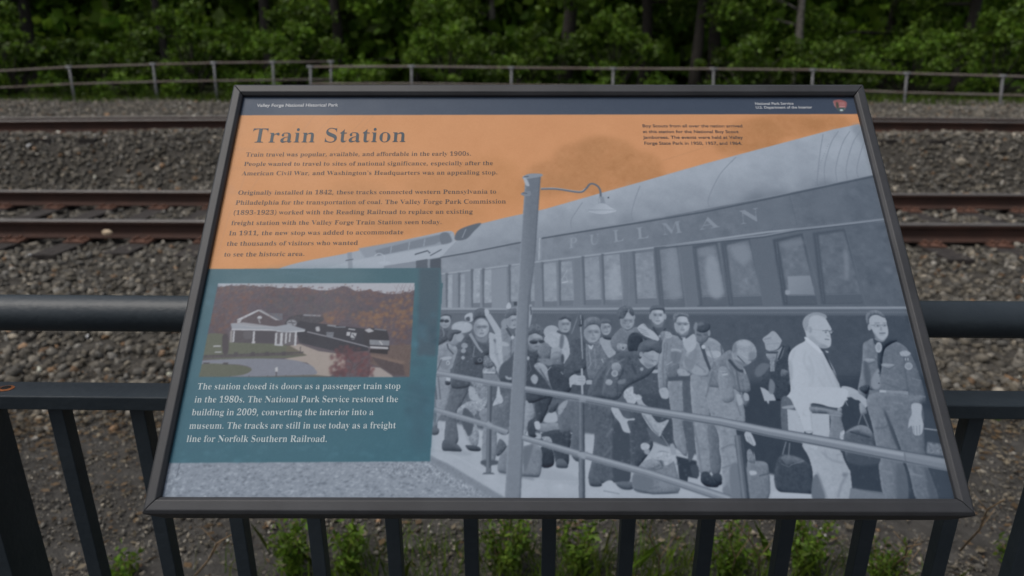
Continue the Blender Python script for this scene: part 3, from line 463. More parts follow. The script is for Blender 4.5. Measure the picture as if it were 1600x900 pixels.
# ------------------------------------------------------------ the printed picture: its inks are worked out shape by shape in millimetres of the print
FONT = {"'":[151,[[[62,306],[48,480],[103,480],[90,306]]]],"(":[201,[[[129,-106],[98,-65],[74,-20],[55,28],[42,79],[34,131],[31,184],[34,238],[42,291],[55,342],[74,391],[99,437],[129,480],[178,480],[149,436],[125,390],[106,340],[93,289],[85,238],[82,185],[85,133],[93,82],[106,32],[125,-17],[148,-63],[177,-106]]]],")":[201,[[[25,-106],[53,-63],[77,-17],[95,32],[109,82],[117,133],[119,185],[117,238],[109,289],[95,340],[77,390],[53,436],[24,480],[72,480],[103,437],[128,391],[146,342],[160,291],[167,238],[170,184],[167,131],[160,79],[146,28],[128,-20],[103,-65],[72,-106]]]],",":[180,[[[32,-87],[51,-3],[66,78],[120,78],[125,71],[99,-8],[67,-87]]]],"-":[216,[[[31,154],[31,206],[185,206],[185,154]]]],".":[180,[[[89,-9],[64,1],[56,15],[53,36],[56,57],[64,71],[89,81],[115,71],[124,57],[127,36],[124,15],[115,1]]]],"0":[375,[[[188,-7],[153,-3],[124,7],[99,24],[78,48],[62,76],[50,111],[41,150],[36,193],[34,241],[36,289],[41,332],[50,371],[62,405],[78,433],[99,456],[124,473],[154,483],[189,486],[222,483],[251,473],[275,456],[295,433],[312,405],[325,370],[334,331],[340,288],[341,240],[340,193],[334,150],[325,110],[312,76],[295,47],[275,24],[250,7],[221,-3]],[[188,37],[229,50],[248,91],[255,131],[258,181],[260,240],[258,300],[255,349],[248,390],[229,429],[189,443],[147,429],[128,390],[121,349],[117,300],[116,240],[117,181],[121,131],[128,91],[147,50]]]],"1":[375,[[[76,0],[76,36],[124,36],[157,45],[165,79],[157,416],[100,365],[81,351],[69,346],[50,359],[39,396],[79,412],[138,447],[185,482],[243,482],[243,79],[250,47],[264,38],[286,36],[331,36],[331,0]]]],"2":[375,[[[35,0],[35,69],[131,171],[157,198],[179,223],[197,245],[229,307],[237,371],[234,405],[222,427],[203,441],[173,445],[136,438],[115,416],[104,380],[102,329],[82,333],[58,344],[43,365],[37,396],[53,441],[71,459],[97,474],[132,483],[174,486],[217,483],[253,473],[280,456],[300,434],[312,407],[317,375],[308,329],[282,281],[230,220],[206,195],[178,168],[147,138],[80,74],[247,74],[289,86],[310,120],[316,141],[333,141],[330,0]]]],"3":[375,[[[163,-7],[120,-4],[86,5],[61,18],[44,35],[30,74],[34,96],[45,113],[68,126],[71,89],[89,62],[119,46],[159,40],[207,49],[240,79],[249,105],[252,139],[245,174],[223,202],[187,221],[139,227],[107,227],[107,269],[142,269],[184,275],[214,296],[231,327],[236,367],[233,400],[221,424],[201,440],[170,445],[141,441],[122,430],[105,391],[101,341],[79,345],[55,356],[41,374],[35,401],[44,434],[70,461],[96,475],[130,483],[172,486],[214,483],[250,474],[278,458],[299,436],[312,409],[317,377],[309,335],[289,301],[258,275],[220,256],[272,238],[316,201],[329,174],[333,138],[330,101],[319,70],[280,25],[226,1]]]],"4":[375,[[[132,0],[132,36],[142,36],[187,44],[202,58],[206,84],[206,125],[20,125],[20,166],[209,480],[282,480],[282,169],[351,169],[351,125],[282,125],[282,84],[286,58],[300,44],[346,36],[345,36],[345,0]],[[46,169],[206,169],[206,287],[207,351],[201,416],[179,394],[164,366],[148,338],[137,319]]]],"8":[375,[[[183,-7],[150,-5],[122,1],[97,11],[68,31],[48,57],[36,88],[31,122],[38,162],[57,193],[125,242],[91,267],[67,296],[52,327],[47,364],[61,423],[79,449],[106,469],[129,478],[158,484],[191,486],[232,483],[264,471],[290,453],[308,429],[319,401],[323,369],[317,333],[301,305],[237,260],[274,240],[301,220],[320,199],[338,166],[344,127],[339,88],[325,55],[302,29],[270,9],[231,-3]],[[204,283],[250,317],[261,370],[254,407],[231,436],[188,447],[156,442],[135,426],[123,402],[119,372],[124,341],[140,318]],[[187,32],[224,37],[251,55],[268,82],[273,116],[267,146],[248,170],[215,192],[161,216],[116,178],[103,152],[100,120],[105,84],[122,56],[149,38]]]],"9":[375,[[[153,-7],[119,-4],[95,4],[64,33],[53,69],[61,94],[71,107],[94,56],[120,41],[158,36],[215,57],[248,122],[254,230],[205,198],[154,185],[123,189],[94,201],[69,220],[50,248],[39,282],[35,324],[39,369],[53,409],[74,441],[102,466],[137,481],[177,486],[219,480],[257,463],[279,444],[297,420],[313,390],[324,353],[332,310],[334,261],[323,157],[290,72],[265,39],[234,14],[210,3],[183,-4]],[[184,233],[233,245],[262,278],[259,330],[253,372],[242,403],[218,432],[182,441],[147,434],[126,413],[114,377],[110,328],[117,275],[140,244]]]],"A":[437,[[[2,0],[2,18],[32,30],[46,47],[59,75],[216,466],[214,465],[374,87],[388,55],[401,34],[417,22],[432,18],[432,0],[240,0],[240,18],[279,25],[294,46],[292,59],[283,81],[263,132],[93,132],[68,71],[64,59],[63,48],[77,26],[121,18],[116,18],[116,0]],[[103,161],[252,161],[177,319]]]],"C":[468,[[[256,-11],[216,-7],[178,3],[144,20],[113,43],[87,71],[66,104],[50,142],[41,184],[37,228],[41,273],[50,314],[66,351],[88,384],[114,412],[145,435],[180,452],[218,462],[259,465],[289,463],[324,454],[364,440],[389,435],[418,443],[429,465],[425,465],[425,308],[430,308],[413,347],[391,380],[364,407],[335,427],[302,439],[263,443],[188,419],[146,347],[133,226],[148,114],[194,46],[276,24],[322,29],[364,45],[391,61],[415,81],[429,106],[439,89],[387,33],[327,0]]]],"F":[404,[[[27,0],[27,17],[50,23],[73,34],[83,53],[86,84],[86,375],[82,405],[71,423],[48,433],[25,439],[25,455],[382,455],[382,320],[388,320],[379,357],[365,385],[344,406],[315,420],[277,428],[230,431],[194,429],[175,421],[171,398],[171,247],[192,247],[235,253],[266,270],[285,301],[295,347],[291,347],[291,118],[296,118],[285,168],[266,200],[235,218],[190,224],[171,224],[171,81],[177,43],[202,24],[245,17],[245,0]]]],"H":[523,[[[27,0],[27,17],[50,22],[73,32],[83,50],[86,81],[86,379],[83,406],[72,424],[50,434],[27,439],[27,455],[231,455],[231,439],[196,432],[176,415],[171,379],[171,251],[353,251],[353,379],[349,415],[328,432],[293,439],[293,455],[496,455],[496,439],[473,434],[451,424],[441,407],[438,379],[438,81],[441,52],[451,33],[472,22],[496,17],[496,0],[293,0],[293,17],[316,21],[339,31],[350,49],[353,81],[353,221],[171,221],[171,81],[174,50],[184,32],[207,22],[231,17],[231,0]]]],"I":[261,[[[25,0],[25,17],[47,23],[71,32],[83,49],[86,75],[86,387],[83,412],[73,427],[49,435],[25,439],[25,455],[233,455],[233,439],[210,435],[186,427],[175,412],[171,387],[171,77],[176,44],[198,26],[235,17],[235,0]]]],"L":[426,[[[27,0],[27,17],[50,22],[73,32],[83,50],[86,81],[86,379],[83,407],[72,425],[50,434],[27,439],[27,455],[239,455],[239,439],[201,434],[177,416],[171,379],[171,83],[174,47],[192,31],[233,28],[281,31],[320,40],[352,56],[379,80],[401,112],[419,154],[416,154],[391,0]]]],"M":[634,[[[25,0],[25,17],[48,22],[71,32],[83,50],[86,79],[86,382],[82,416],[60,432],[26,439],[26,455],[174,455],[317,142],[460,455],[606,455],[606,439],[584,433],[563,423],[552,405],[549,378],[549,85],[554,43],[573,23],[605,17],[605,0],[407,0],[407,17],[441,25],[461,44],[466,83],[456,399],[278,0],[280,0],[105,389],[94,80],[98,48],[110,30],[134,20],[158,17],[158,0]]]],"N":[494,[[[412,-11],[104,350],[96,79],[99,49],[108,31],[131,21],[155,17],[155,0],[29,0],[29,17],[62,23],[82,41],[87,79],[87,388],[57,421],[44,433],[29,439],[29,455],[148,455],[393,169],[402,377],[397,414],[377,431],[342,439],[342,455],[468,455],[468,439],[445,434],[423,425],[413,407],[411,377],[411,-11]]]],"O":[525,[[[261,-11],[230,-9],[201,-3],[175,7],[103,58],[84,81],[68,106],[56,134],[46,163],[41,195],[39,228],[41,260],[46,292],[56,321],[68,349],[84,374],[103,397],[125,417],[149,434],[175,448],[204,458],[234,464],[265,466],[295,464],[325,458],[351,448],[423,399],[441,376],[457,351],[470,323],[479,293],[485,261],[487,228],[485,195],[479,163],[470,134],[457,106],[441,81],[422,58],[349,7],[322,-3],[292,-9]],[[267,12],[338,36],[378,108],[391,228],[387,293],[376,346],[358,389],[332,419],[300,437],[258,443],[186,419],[147,347],[134,228],[137,163],[148,109],[167,67],[193,37],[224,18]]]],"P":[418,[[[27,0],[27,17],[50,22],[73,32],[83,50],[86,81],[86,379],[83,406],[72,424],[50,434],[27,439],[27,455],[213,455],[264,454],[303,449],[330,440],[358,422],[379,398],[393,367],[398,332],[393,296],[380,266],[358,240],[328,221],[289,209],[241,206],[171,206],[171,81],[174,50],[184,32],[207,22],[231,17],[231,0]],[[171,230],[203,230],[250,235],[282,253],[298,283],[303,329],[299,375],[285,406],[259,425],[215,431],[178,424],[171,398]]]],"R":[473,[[[27,0],[27,17],[50,22],[73,32],[83,50],[86,81],[86,379],[83,406],[72,424],[50,434],[27,439],[27,455],[216,455],[276,452],[324,442],[360,426],[385,403],[400,372],[406,334],[395,285],[363,248],[306,224],[423,50],[444,26],[475,17],[469,17],[469,0],[348,0],[211,212],[171,212],[171,81],[174,50],[184,32],[207,22],[231,17],[231,0]],[[171,234],[205,234],[254,240],[289,258],[309,290],[315,336],[306,389],[277,421],[226,431],[197,429],[179,422],[173,409],[171,385]]]],"S":[390,[[[54,-11],[54,158],[52,158],[64,113],[81,77],[102,50],[129,30],[160,19],[197,15],[237,20],[266,36],[284,60],[290,89],[276,129],[232,160],[168,191],[134,210],[106,231],[87,253],[68,289],[61,332],[65,370],[78,403],[97,429],[122,449],[152,462],[185,466],[227,461],[279,448],[289,446],[302,445],[324,450],[331,466],[328,466],[328,319],[333,319],[304,385],[256,429],[196,445],[158,440],[131,426],[114,406],[109,380],[113,356],[128,336],[183,303],[247,273],[308,233],[339,188],[348,133],[343,93],[329,58],[306,29],[275,8],[250,-2],[222,-8],[192,-10],[161,-8],[129,1],[102,9],[83,12],[59,7],[51,-11]]]],"T":[423,[[[103,0],[103,17],[128,21],[152,31],[163,50],[167,81],[167,433],[147,433],[96,426],[56,403],[37,380],[24,352],[18,318],[22,318],[22,455],[399,455],[399,317],[404,317],[385,382],[341,420],[271,433],[252,433],[252,81],[255,49],[266,30],[291,21],[317,17],[317,0]]]],"U":[492,[[[248,-13],[195,-8],[154,6],[123,29],[102,61],[89,103],[84,155],[84,379],[81,406],[71,424],[49,434],[26,439],[26,455],[229,455],[229,439],[195,432],[174,415],[169,379],[169,140],[172,104],[180,74],[193,51],[226,29],[275,22],[348,37],[390,83],[403,159],[403,378],[400,406],[389,423],[365,433],[340,439],[340,455],[463,455],[463,439],[442,432],[423,421],[414,404],[411,378],[411,181],[407,118],[393,69],[370,32],[339,7],[299,-8]]]],"V":[428,[[[223,-13],[55,381],[32,420],[15,432],[-3,439],[-3,455],[200,455],[200,439],[181,437],[157,432],[142,410],[150,378],[259,143],[359,377],[366,409],[351,432],[310,439],[310,455],[431,455],[431,439],[399,427],[385,411],[372,383],[219,-13]]]],"W":[611,[[[181,-11],[43,393],[25,427],[-4,439],[-4,455],[169,455],[169,439],[140,432],[129,410],[137,373],[223,153],[312,353],[297,399],[277,429],[240,439],[240,455],[428,455],[428,439],[395,432],[382,412],[388,386],[474,166],[552,369],[560,406],[548,430],[514,439],[514,455],[613,455],[613,439],[584,421],[564,379],[435,-11],[438,-11],[316,309],[180,-11]]]],"a":[344,[[[255,-10],[226,1],[204,35],[161,11],[129,-4],[96,-9],[70,-4],[50,11],[36,34],[31,63],[42,104],[71,136],[103,155],[147,173],[210,190],[210,241],[207,266],[197,282],[177,292],[148,296],[106,290],[94,274],[103,257],[112,231],[100,202],[78,191],[55,203],[43,236],[60,278],[101,308],[163,318],[202,315],[233,307],[254,292],[274,259],[282,210],[282,62],[284,40],[303,34],[315,42],[320,28],[287,-1]],[[149,34],[181,41],[210,63],[206,169],[146,151],[116,123],[107,84],[115,46]]]],"b":[361,[[[54,-11],[54,388],[53,414],[47,428],[19,439],[19,455],[127,455],[135,279],[170,301],[195,314],[221,318],[249,313],[276,299],[298,276],[316,245],[327,208],[331,166],[329,133],[322,103],[312,75],[290,40],[262,13],[229,-4],[192,-10],[167,-6],[140,7],[105,28],[46,-11]],[[182,14],[222,23],[243,49],[250,77],[255,114],[256,160],[255,197],[250,228],[242,251],[221,273],[183,280],[146,270],[127,242],[127,69],[139,28]]]],"c":[293,[[[156,-10],[124,-5],[94,11],[68,35],[48,68],[35,106],[31,150],[36,196],[50,237],[73,271],[103,297],[138,313],[175,319],[213,314],[242,298],[260,275],[266,245],[256,215],[237,204],[217,216],[207,251],[208,261],[209,271],[201,290],[168,297],[128,285],[107,248],[101,187],[104,142],[112,105],[127,76],[158,48],[204,38],[246,47],[271,72],[277,60],[240,21],[200,-2]]]],"d":[370,[[[140,-10],[112,-5],[85,10],[63,35],[46,66],[34,104],[31,147],[32,180],[38,210],[47,237],[65,272],[89,297],[117,313],[145,318],[181,309],[227,280],[234,401],[223,430],[187,439],[187,455],[308,455],[308,75],[314,41],[328,32],[342,28],[342,11],[313,8],[269,1],[232,-10],[225,39],[192,12],[168,-5]],[[172,28],[211,41],[234,76],[234,242],[216,270],[174,281],[138,273],[120,250],[112,225],[108,193],[106,153],[108,115],[112,83],[119,58],[137,36]]]],"e":[301,[[[153,-10],[122,-5],[92,10],[67,35],[47,69],[38,95],[33,125],[31,157],[35,201],[48,240],[68,273],[94,298],[125,313],[157,318],[189,314],[216,301],[239,280],[257,251],[268,216],[272,173],[272,166],[106,166],[116,97],[145,56],[199,42],[245,53],[270,86],[276,73],[240,27],[199,-1]],[[105,192],[213,192],[213,215],[211,252],[204,277],[190,292],[160,297],[126,286],[110,255],[105,203]]]],"f":[214,[[[26,0],[26,16],[49,22],[61,35],[63,48],[64,73],[64,277],[27,277],[27,310],[64,310],[64,353],[71,400],[94,436],[115,452],[142,461],[174,465],[206,460],[231,446],[246,425],[252,400],[241,367],[224,355],[206,365],[195,391],[204,420],[207,426],[208,433],[203,441],[180,443],[155,440],[142,430],[137,390],[137,310],[192,310],[192,277],[137,277],[137,65],[139,40],[148,26],[169,18],[188,16],[188,0]]]],"g":[327,[[[146,-140],[108,-138],[77,-132],[55,-122],[33,-100],[25,-75],[38,-46],[75,-26],[45,-1],[34,30],[39,54],[52,74],[73,92],[107,110],[67,135],[42,169],[33,212],[38,242],[50,268],[95,305],[157,318],[231,304],[306,304],[306,268],[258,268],[275,237],[280,203],[265,151],[227,116],[170,103],[157,103],[139,104],[103,94],[91,71],[101,55],[139,49],[175,49],[221,47],[254,40],[277,29],[292,13],[305,-37],[294,-80],[264,-113],[234,-128],[194,-137]],[[157,124],[186,130],[201,146],[208,173],[211,211],[208,249],[201,276],[186,292],[157,297],[129,292],[113,276],[105,249],[103,211],[105,173],[113,146],[128,130]],[[161,-116],[223,-111],[262,-94],[274,-66],[259,-41],[207,-34],[89,-34],[68,-52],[62,-73],[68,-89],[87,-103],[118,-113]]]],"h":[381,[[[29,0],[29,16],[56,26],[64,56],[64,399],[57,429],[30,440],[30,455],[137,455],[145,267],[183,295],[212,313],[242,318],[283,306],[310,271],[319,212],[319,56],[326,26],[352,16],[352,0],[213,0],[213,16],[212,16],[239,26],[246,56],[246,217],[240,258],[228,268],[202,271],[165,262],[137,235],[137,56],[143,26],[169,16],[169,0]]]],"i":[198,[[[101,362],[75,376],[61,412],[75,449],[101,463],[126,449],[141,412],[126,376]],[[29,0],[29,16],[56,26],[64,56],[64,252],[58,285],[31,293],[32,310],[137,310],[137,56],[143,26],[169,16],[169,0]]]],"k":[359,[[[29,0],[29,16],[56,26],[64,56],[64,398],[58,429],[31,439],[32,455],[137,455],[144,169],[237,248],[254,278],[244,290],[210,293],[217,293],[217,310],[334,310],[334,293],[302,284],[267,260],[213,209],[337,34],[352,21],[365,16],[365,0],[222,0],[222,16],[219,16],[244,20],[249,32],[242,49],[164,147],[137,134],[137,56],[143,26],[169,16],[169,0]]]],"l":[199,[[[29,0],[29,16],[56,26],[64,56],[64,398],[58,429],[44,436],[31,439],[31,455],[137,455],[137,56],[143,26],[169,16],[169,0]]]],"m":[554,[[[29,0],[29,16],[56,26],[64,56],[64,253],[57,284],[30,294],[30,310],[135,310],[144,265],[182,294],[209,312],[237,318],[270,312],[295,293],[319,261],[357,293],[387,312],[417,318],[457,306],[483,271],[492,212],[492,56],[499,26],[525,16],[525,0],[389,0],[389,16],[414,26],[421,56],[421,217],[415,258],[402,268],[376,271],[341,263],[313,237],[313,56],[320,26],[345,16],[345,0],[211,0],[211,16],[236,26],[243,56],[243,217],[237,258],[224,268],[198,271],[162,262],[135,235],[135,56],[141,27],[166,16],[166,0]]]],"n":[381,[[[29,0],[29,16],[56,26],[64,56],[64,253],[57,284],[30,294],[30,310],[137,310],[145,267],[183,296],[212,313],[242,318],[283,306],[310,271],[319,212],[319,56],[326,26],[352,16],[352,0],[213,0],[213,16],[212,16],[239,26],[246,56],[246,217],[240,258],[228,268],[202,271],[165,262],[137,235],[137,56],[143,26],[169,16],[169,0]]]],"o":[336,[[[169,-10],[131,-5],[98,11],[69,37],[48,70],[35,110],[30,154],[35,199],[48,239],[69,272],[98,297],[131,313],[168,318],[205,313],[238,298],[266,273],[287,240],[301,200],[306,154],[301,108],[287,69],[266,36],[238,11],[205,-5]],[[169,11],[201,18],[220,39],[228,81],[231,154],[229,206],[225,245],[218,271],[201,292],[169,299],[135,292],[117,271],[111,245],[107,206],[106,154],[108,82],[117,39],[136,18]]]],"p":[371,[[[29,-139],[29,-124],[50,-117],[62,-101],[64,-64],[64,243],[62,269],[57,283],[31,295],[31,310],[132,310],[141,263],[175,294],[201,313],[231,319],[258,314],[285,298],[307,274],[324,241],[339,160],[335,113],[324,72],[306,38],[283,12],[256,-5],[228,-10],[190,1],[144,32],[137,-58],[141,-99],[158,-118],[186,-123],[186,-139]],[[195,28],[231,36],[250,59],[258,84],[262,116],[264,154],[262,192],[259,223],[252,248],[234,270],[198,278],[161,267],[137,235],[137,69],[158,38]]]],"q":[364,[[[186,-139],[186,-123],[204,-120],[225,-114],[235,-83],[227,29],[192,8],[168,-5],[142,-9],[113,-5],[86,10],[64,33],[46,64],[35,101],[31,144],[33,176],[40,207],[50,234],[72,270],[100,297],[134,313],[170,319],[195,315],[222,302],[257,281],[316,320],[308,320],[308,-83],[315,-113],[343,-123],[343,-139]],[[179,30],[217,40],[235,67],[235,241],[223,281],[180,295],[141,286],[120,261],[112,234],[107,199],[106,156],[107,117],[112,85],[120,60],[141,37]]]],"r":[287,[[[29,0],[29,16],[56,26],[64,56],[64,252],[62,273],[57,285],[31,293],[32,310],[135,310],[143,252],[196,301],[235,318],[252,315],[265,304],[279,266],[268,234],[247,222],[231,231],[216,250],[191,260],[167,255],[151,241],[138,192],[138,56],[148,25],[169,19],[186,16],[186,0]]]],"s":[288,[[[151,-10],[125,-6],[90,6],[72,9],[50,4],[42,-9],[47,-9],[47,105],[42,105],[56,68],[78,39],[106,21],[141,15],[189,27],[203,58],[194,84],[163,105],[113,130],[84,148],[64,169],[52,193],[48,220],[55,259],[74,291],[104,312],[141,319],[163,316],[196,308],[204,306],[218,305],[237,319],[233,319],[233,222],[239,222],[225,254],[205,277],[180,291],[148,296],[106,286],[94,259],[105,232],[140,212],[186,189],[213,172],[231,151],[242,127],[246,95],[239,51],[219,18],[188,-3]]]],"t":[228,[[[123,-9],[95,-4],[76,10],[64,36],[60,71],[60,279],[31,279],[31,300],[97,369],[138,424],[133,424],[133,310],[196,310],[196,279],[133,279],[133,82],[138,51],[167,40],[199,49],[210,75],[213,66],[188,24],[158,-1]]]],"u":[375,[[[130,-10],[98,-3],[75,17],[62,51],[57,97],[57,248],[50,282],[36,291],[23,294],[23,310],[131,310],[131,74],[140,46],[175,36],[213,43],[240,66],[240,248],[232,283],[216,291],[201,294],[201,310],[313,310],[313,70],[320,39],[349,30],[349,13],[319,10],[274,3],[237,-10],[232,40],[179,3]]]],"v":[306,[[[153,-10],[49,248],[32,281],[9,293],[9,310],[153,310],[153,294],[153,294],[126,290],[118,276],[119,268],[185,122],[247,253],[252,272],[241,289],[215,294],[215,310],[294,310],[294,295],[268,279],[249,243],[149,-10]]]],"w":[435,[[[133,-10],[27,265],[16,284],[0,293],[0,310],[127,310],[127,293],[109,289],[103,276],[104,266],[109,253],[166,127],[222,235],[211,266],[200,288],[179,295],[179,310],[312,310],[312,293],[293,288],[284,276],[285,269],[287,262],[336,141],[393,256],[398,275],[390,289],[367,295],[367,310],[434,310],[434,295],[415,284],[401,258],[294,-10],[299,-10],[223,197],[129,-10]]]],"x":[319,[[[16,0],[16,15],[42,29],[71,56],[132,136],[52,263],[33,285],[15,293],[15,310],[157,310],[157,294],[138,291],[130,280],[139,260],[183,206],[234,257],[244,279],[236,290],[212,294],[212,310],[300,310],[300,296],[275,283],[245,254],[189,184],[282,36],[294,21],[308,15],[308,0],[166,0],[166,16],[187,19],[196,30],[184,59],[138,114],[87,61],[75,34],[82,20],[112,15],[106,15],[106,0]]]],"y":[300,[[[54,-140],[19,-125],[8,-107],[4,-84],[15,-53],[36,-40],[53,-49],[63,-76],[63,-81],[63,-87],[83,-99],[107,-92],[124,-74],[140,-44],[151,-5],[47,251],[35,275],[24,287],[0,293],[6,293],[6,310],[151,310],[151,293],[126,289],[117,275],[119,267],[122,257],[185,119],[241,241],[247,260],[249,274],[239,289],[214,293],[214,310],[288,310],[288,293],[267,281],[249,242],[151,-24],[135,-65],[119,-96],[87,-131]]]]," ":[175,[]]}
CAPH = max(p[1] for c in FONT['H'][1] for p in c)
RW, RH, SS = 914, 578, 2
CW, CH = RW * SS, RH * SS
CV = np.zeros((CH, CW, 3), np.float32)
def ink(c): return np.array((c - 10.5, c, c + 13) if not isinstance(c, (tuple, list)) else c, np.float32)
def gblur(m, s):
    r = max(1, int(s * 2.5)); k = np.exp(-.5 * (np.arange(-r, r + 1) / s) ** 2); k /= k.sum()
    m = np.pad(m, r, mode='edge'); h, w = m.shape
    m = sum(k[i] * m[i:h - 2 * r + i] for i in range(2 * r + 1)); return sum(k[i] * m[:, i:w - 2 * r + i] for i in range(2 * r + 1))
def soften(p, n=4):
    p = np.asarray(p); a, b, c, d = np.roll(p, 1, 0), p, np.roll(p, -1, 0), np.roll(p, -2, 0); o = []
    for t in np.arange(n) / n:
        o.append(.5 * (2 * b + (c - a) * t + (2 * a - 5 * b + 4 * c - d) * t * t + (3 * b - a - 3 * c + d) * t ** 3))
    return np.stack(o, 1).reshape(-1, 2)
def fill(contours, col, blur=0, alpha=1, grad=None, tex=0, texs=3, v=0):
    al = np.concatenate(contours); pad = blur * SS * 2.5 + 2
    x0, y0 = np.maximum(np.floor(al.min(0) * SS - pad), 0).astype(int); x1, y1 = np.minimum(np.ceil(al.max(0) * SS + pad), (CW, CH)).astype(int)
    if x1 <= x0 or y1 <= y0: return
    gx = (np.arange(x0, x1) + .5) / SS; m = np.zeros((y1 - y0, x1 - x0), np.float32)
    for sub in (.17, .5, .83):
        gy = (np.arange(y0, y1) + sub) / SS; ins = np.zeros((y1 - y0, x1 - x0), np.int32)
        for c in contours:
            for (ax, ay), (bx, by) in zip(c, np.roll(c, -1, 0)):
                if ay == by: continue
                lo, hi = (ay, by) if ay < by else (by, ay)
                r = np.nonzero((gy >= lo) & (gy < hi))[0]
                if len(r) == 0: continue
                xc = ax + (bx - ax) * (gy[r] - ay) / (by - ay)
                ins[r] ^= (gx[None] < xc[:, None]).astype(np.int32)
        m += ins / 3
    if blur: m = gblur(m, blur * SS)
    hard = m
    m = (m * alpha)[..., None]
    if grad:
        ax, ay, bx, by, c2 = grad; dx, dy = bx - ax, by - ay; L2 = dx * dx + dy * dy
        t = np.clip(((gx[None] - ax) * dx + ((np.arange(y0, y1) + .5)[:, None] / SS - ay) * dy) / L2, 0, 1)[..., None]
        c = ink(col) * (1 - t) + ink(c2) * t
    else: c = ink(col)[None, None]
    if tex: c = c + .42 * tex * vnoise(y1 - y0, x1 - x0, texs * SS)[..., None]
    if v:                                                    # cloth and skin in the photograph turn away at their edges
        r1 = gblur(hard, 1.1 * SS); r2 = gblur(hard, 2.6 * SS); gy1, gx1 = np.gradient(r1) if min(r1.shape) > 1 else (0, 0); gy2, gx2 = np.gradient(r2) if min(r2.shape) > 1 else (0, 0)
        c = c + (v * SS * (9 * (gy1 + .35 * gx1) + 16 * (gy2 + .35 * gx2)))[..., None].clip(-30, 9)
        c = c + v * (.6 * (.42 - np.abs(vnoise(y1 - y0, x1 - x0, 5 * SS, 3, 1.5))).clip(-1.1, .5) + .22 * vnoise(y1 - y0, x1 - x0, 1.6 * SS, 2))[..., None]
    CV[y0:y1, x0:x1] = CV[y0:y1, x0:x1] * (1 - m) + c * m
def vnoise(h, w, s, oct=3, st=1.):
    o = np.zeros((h, w)); a = 1
    for k in range(oct):
        gh, gw = int(h / s / st) + 3, int(w / s) + 3; g = rng.normal(0, 1, (gh, gw))
        yy, xx = np.arange(h) / s / st, np.arange(w) / s; i, j = yy.astype(int), xx.astype(int); u, v = (yy - i)[:, None], (xx - j)[None]
        u = u * u * (3 - 2 * u); v = v * v * (3 - 2 * v)
        o += a * ((g[i][:, j] * (1 - v) + g[i][:, j + 1] * v) * (1 - u) + (g[i + 1][:, j] * (1 - v) + g[i + 1][:, j + 1] * v) * u)
        a *= .6; s = max(1.01, s / 2)
    return o
def stroke(p, w, w2=None):
    p = np.asarray(p, float); n = len(p); d = np.gradient(p, axis=0) if n > 2 else np.repeat((p[1] - p[0])[None], 2, 0)
    d /= np.linalg.norm(d, axis=1)[:, None] + 1e-9; nn = np.stack([-d[:, 1], d[:, 0]], -1)
    ww = np.linspace(w, w if w2 is None else w2, n)[:, None] / 2
    return np.concatenate([p + nn * ww, (p - nn * ww)[::-1]])
def paint(op):
    k, pts, col, kw = op[0], np.array(op[1], float).reshape(-1, 2) / 10, op[2], dict(op[3]) if len(op) > 3 else {}
    sm = kw.pop('s', 0)
    if k == 'P': fill([soften(pts) if sm else pts], col, **kw)
    elif k == 'L':
        if sm and len(pts) > 2:
            q = np.concatenate([[2 * pts[0] - pts[1]], pts, [2 * pts[-1] - pts[-2]]]); pts = soften(q)[4:4 * (len(q) - 2) + 1]
        fill([stroke(pts, kw.pop('w'), kw.pop('w2', None))], col, **kw)
    elif k == 'E':
        c, u, v = pts; a = np.linspace(0, 2 * np.pi, 25)[:-1, None]; fill([c + (u - c) * np.cos(a) + (v - c) * np.sin(a)], col, **kw)
    elif k == 'D':
        d = kw.pop('d'); r = kw.pop('r')
        for a, b in zip(pts, pts[1:]):
            n = max(1, int(np.linalg.norm(b - a) / d))
            for t in np.arange(n) / n:
                q = a + (b - a) * t; fill([q + r * np.array(((1, 0), (0, 1), (-1, 0), (0, -1)))], col, **kw)
    elif k == 'T':
        s, = (kw.pop('t'),); tot = sum(FONT[ch][0] for ch in s); q = pts; pen = 0       # lettering fitted to a quadrilateral
        cs = []
        for ch in s:
            for c in FONT[ch][1]:
                c = np.array(c, float); u, v = (pen + c[:, :1]) / tot, 1 - c[:, 1:] / CAPH
                cs.append((q[0] * (1 - u) + q[1] * u) * (1 - v) + (q[3] * (1 - u) + q[2] * u) * v)
            pen += FONT[ch][0]
        fill(cs, col, **kw)
    elif k == 'S':                                                                        # scattered flecks inside a polygon
        n, r, tones = kw['n'], kw['r'], kw['tones']; lo, hi = pts.min(0), pts.max(0); got = 0
        x, y = rng.uniform(lo[0], hi[0], 4 * n), rng.uniform(lo[1], hi[1], 4 * n); ins = np.zeros(4 * n, bool)
        for (ax, ay), (bx, by) in zip(pts, np.roll(pts, -1, 0)):
            with np.errstate(divide='ignore', invalid='ignore'): ins ^= ((ay > y) != (by > y)) & (x < (bx - ax) * (y - ay) / (by - ay) + ax)
        for a, b in zip(x[ins][:n], y[ins][:n]):
            q = rng.uniform(.4, 1, (7, 1)) * r * rng.uniform(.5, 1.2); t = np.arange(7)[:, None] / 7 * 2 * np.pi
            fill([np.array((a, b)) + np.concatenate([np.cos(t) * kw.get('ax', 1.), np.sin(t)], 1) * q], tones[rng.integers(len(tones))], alpha=kw.get('alpha', .8), blur=kw.get('blur', 0))
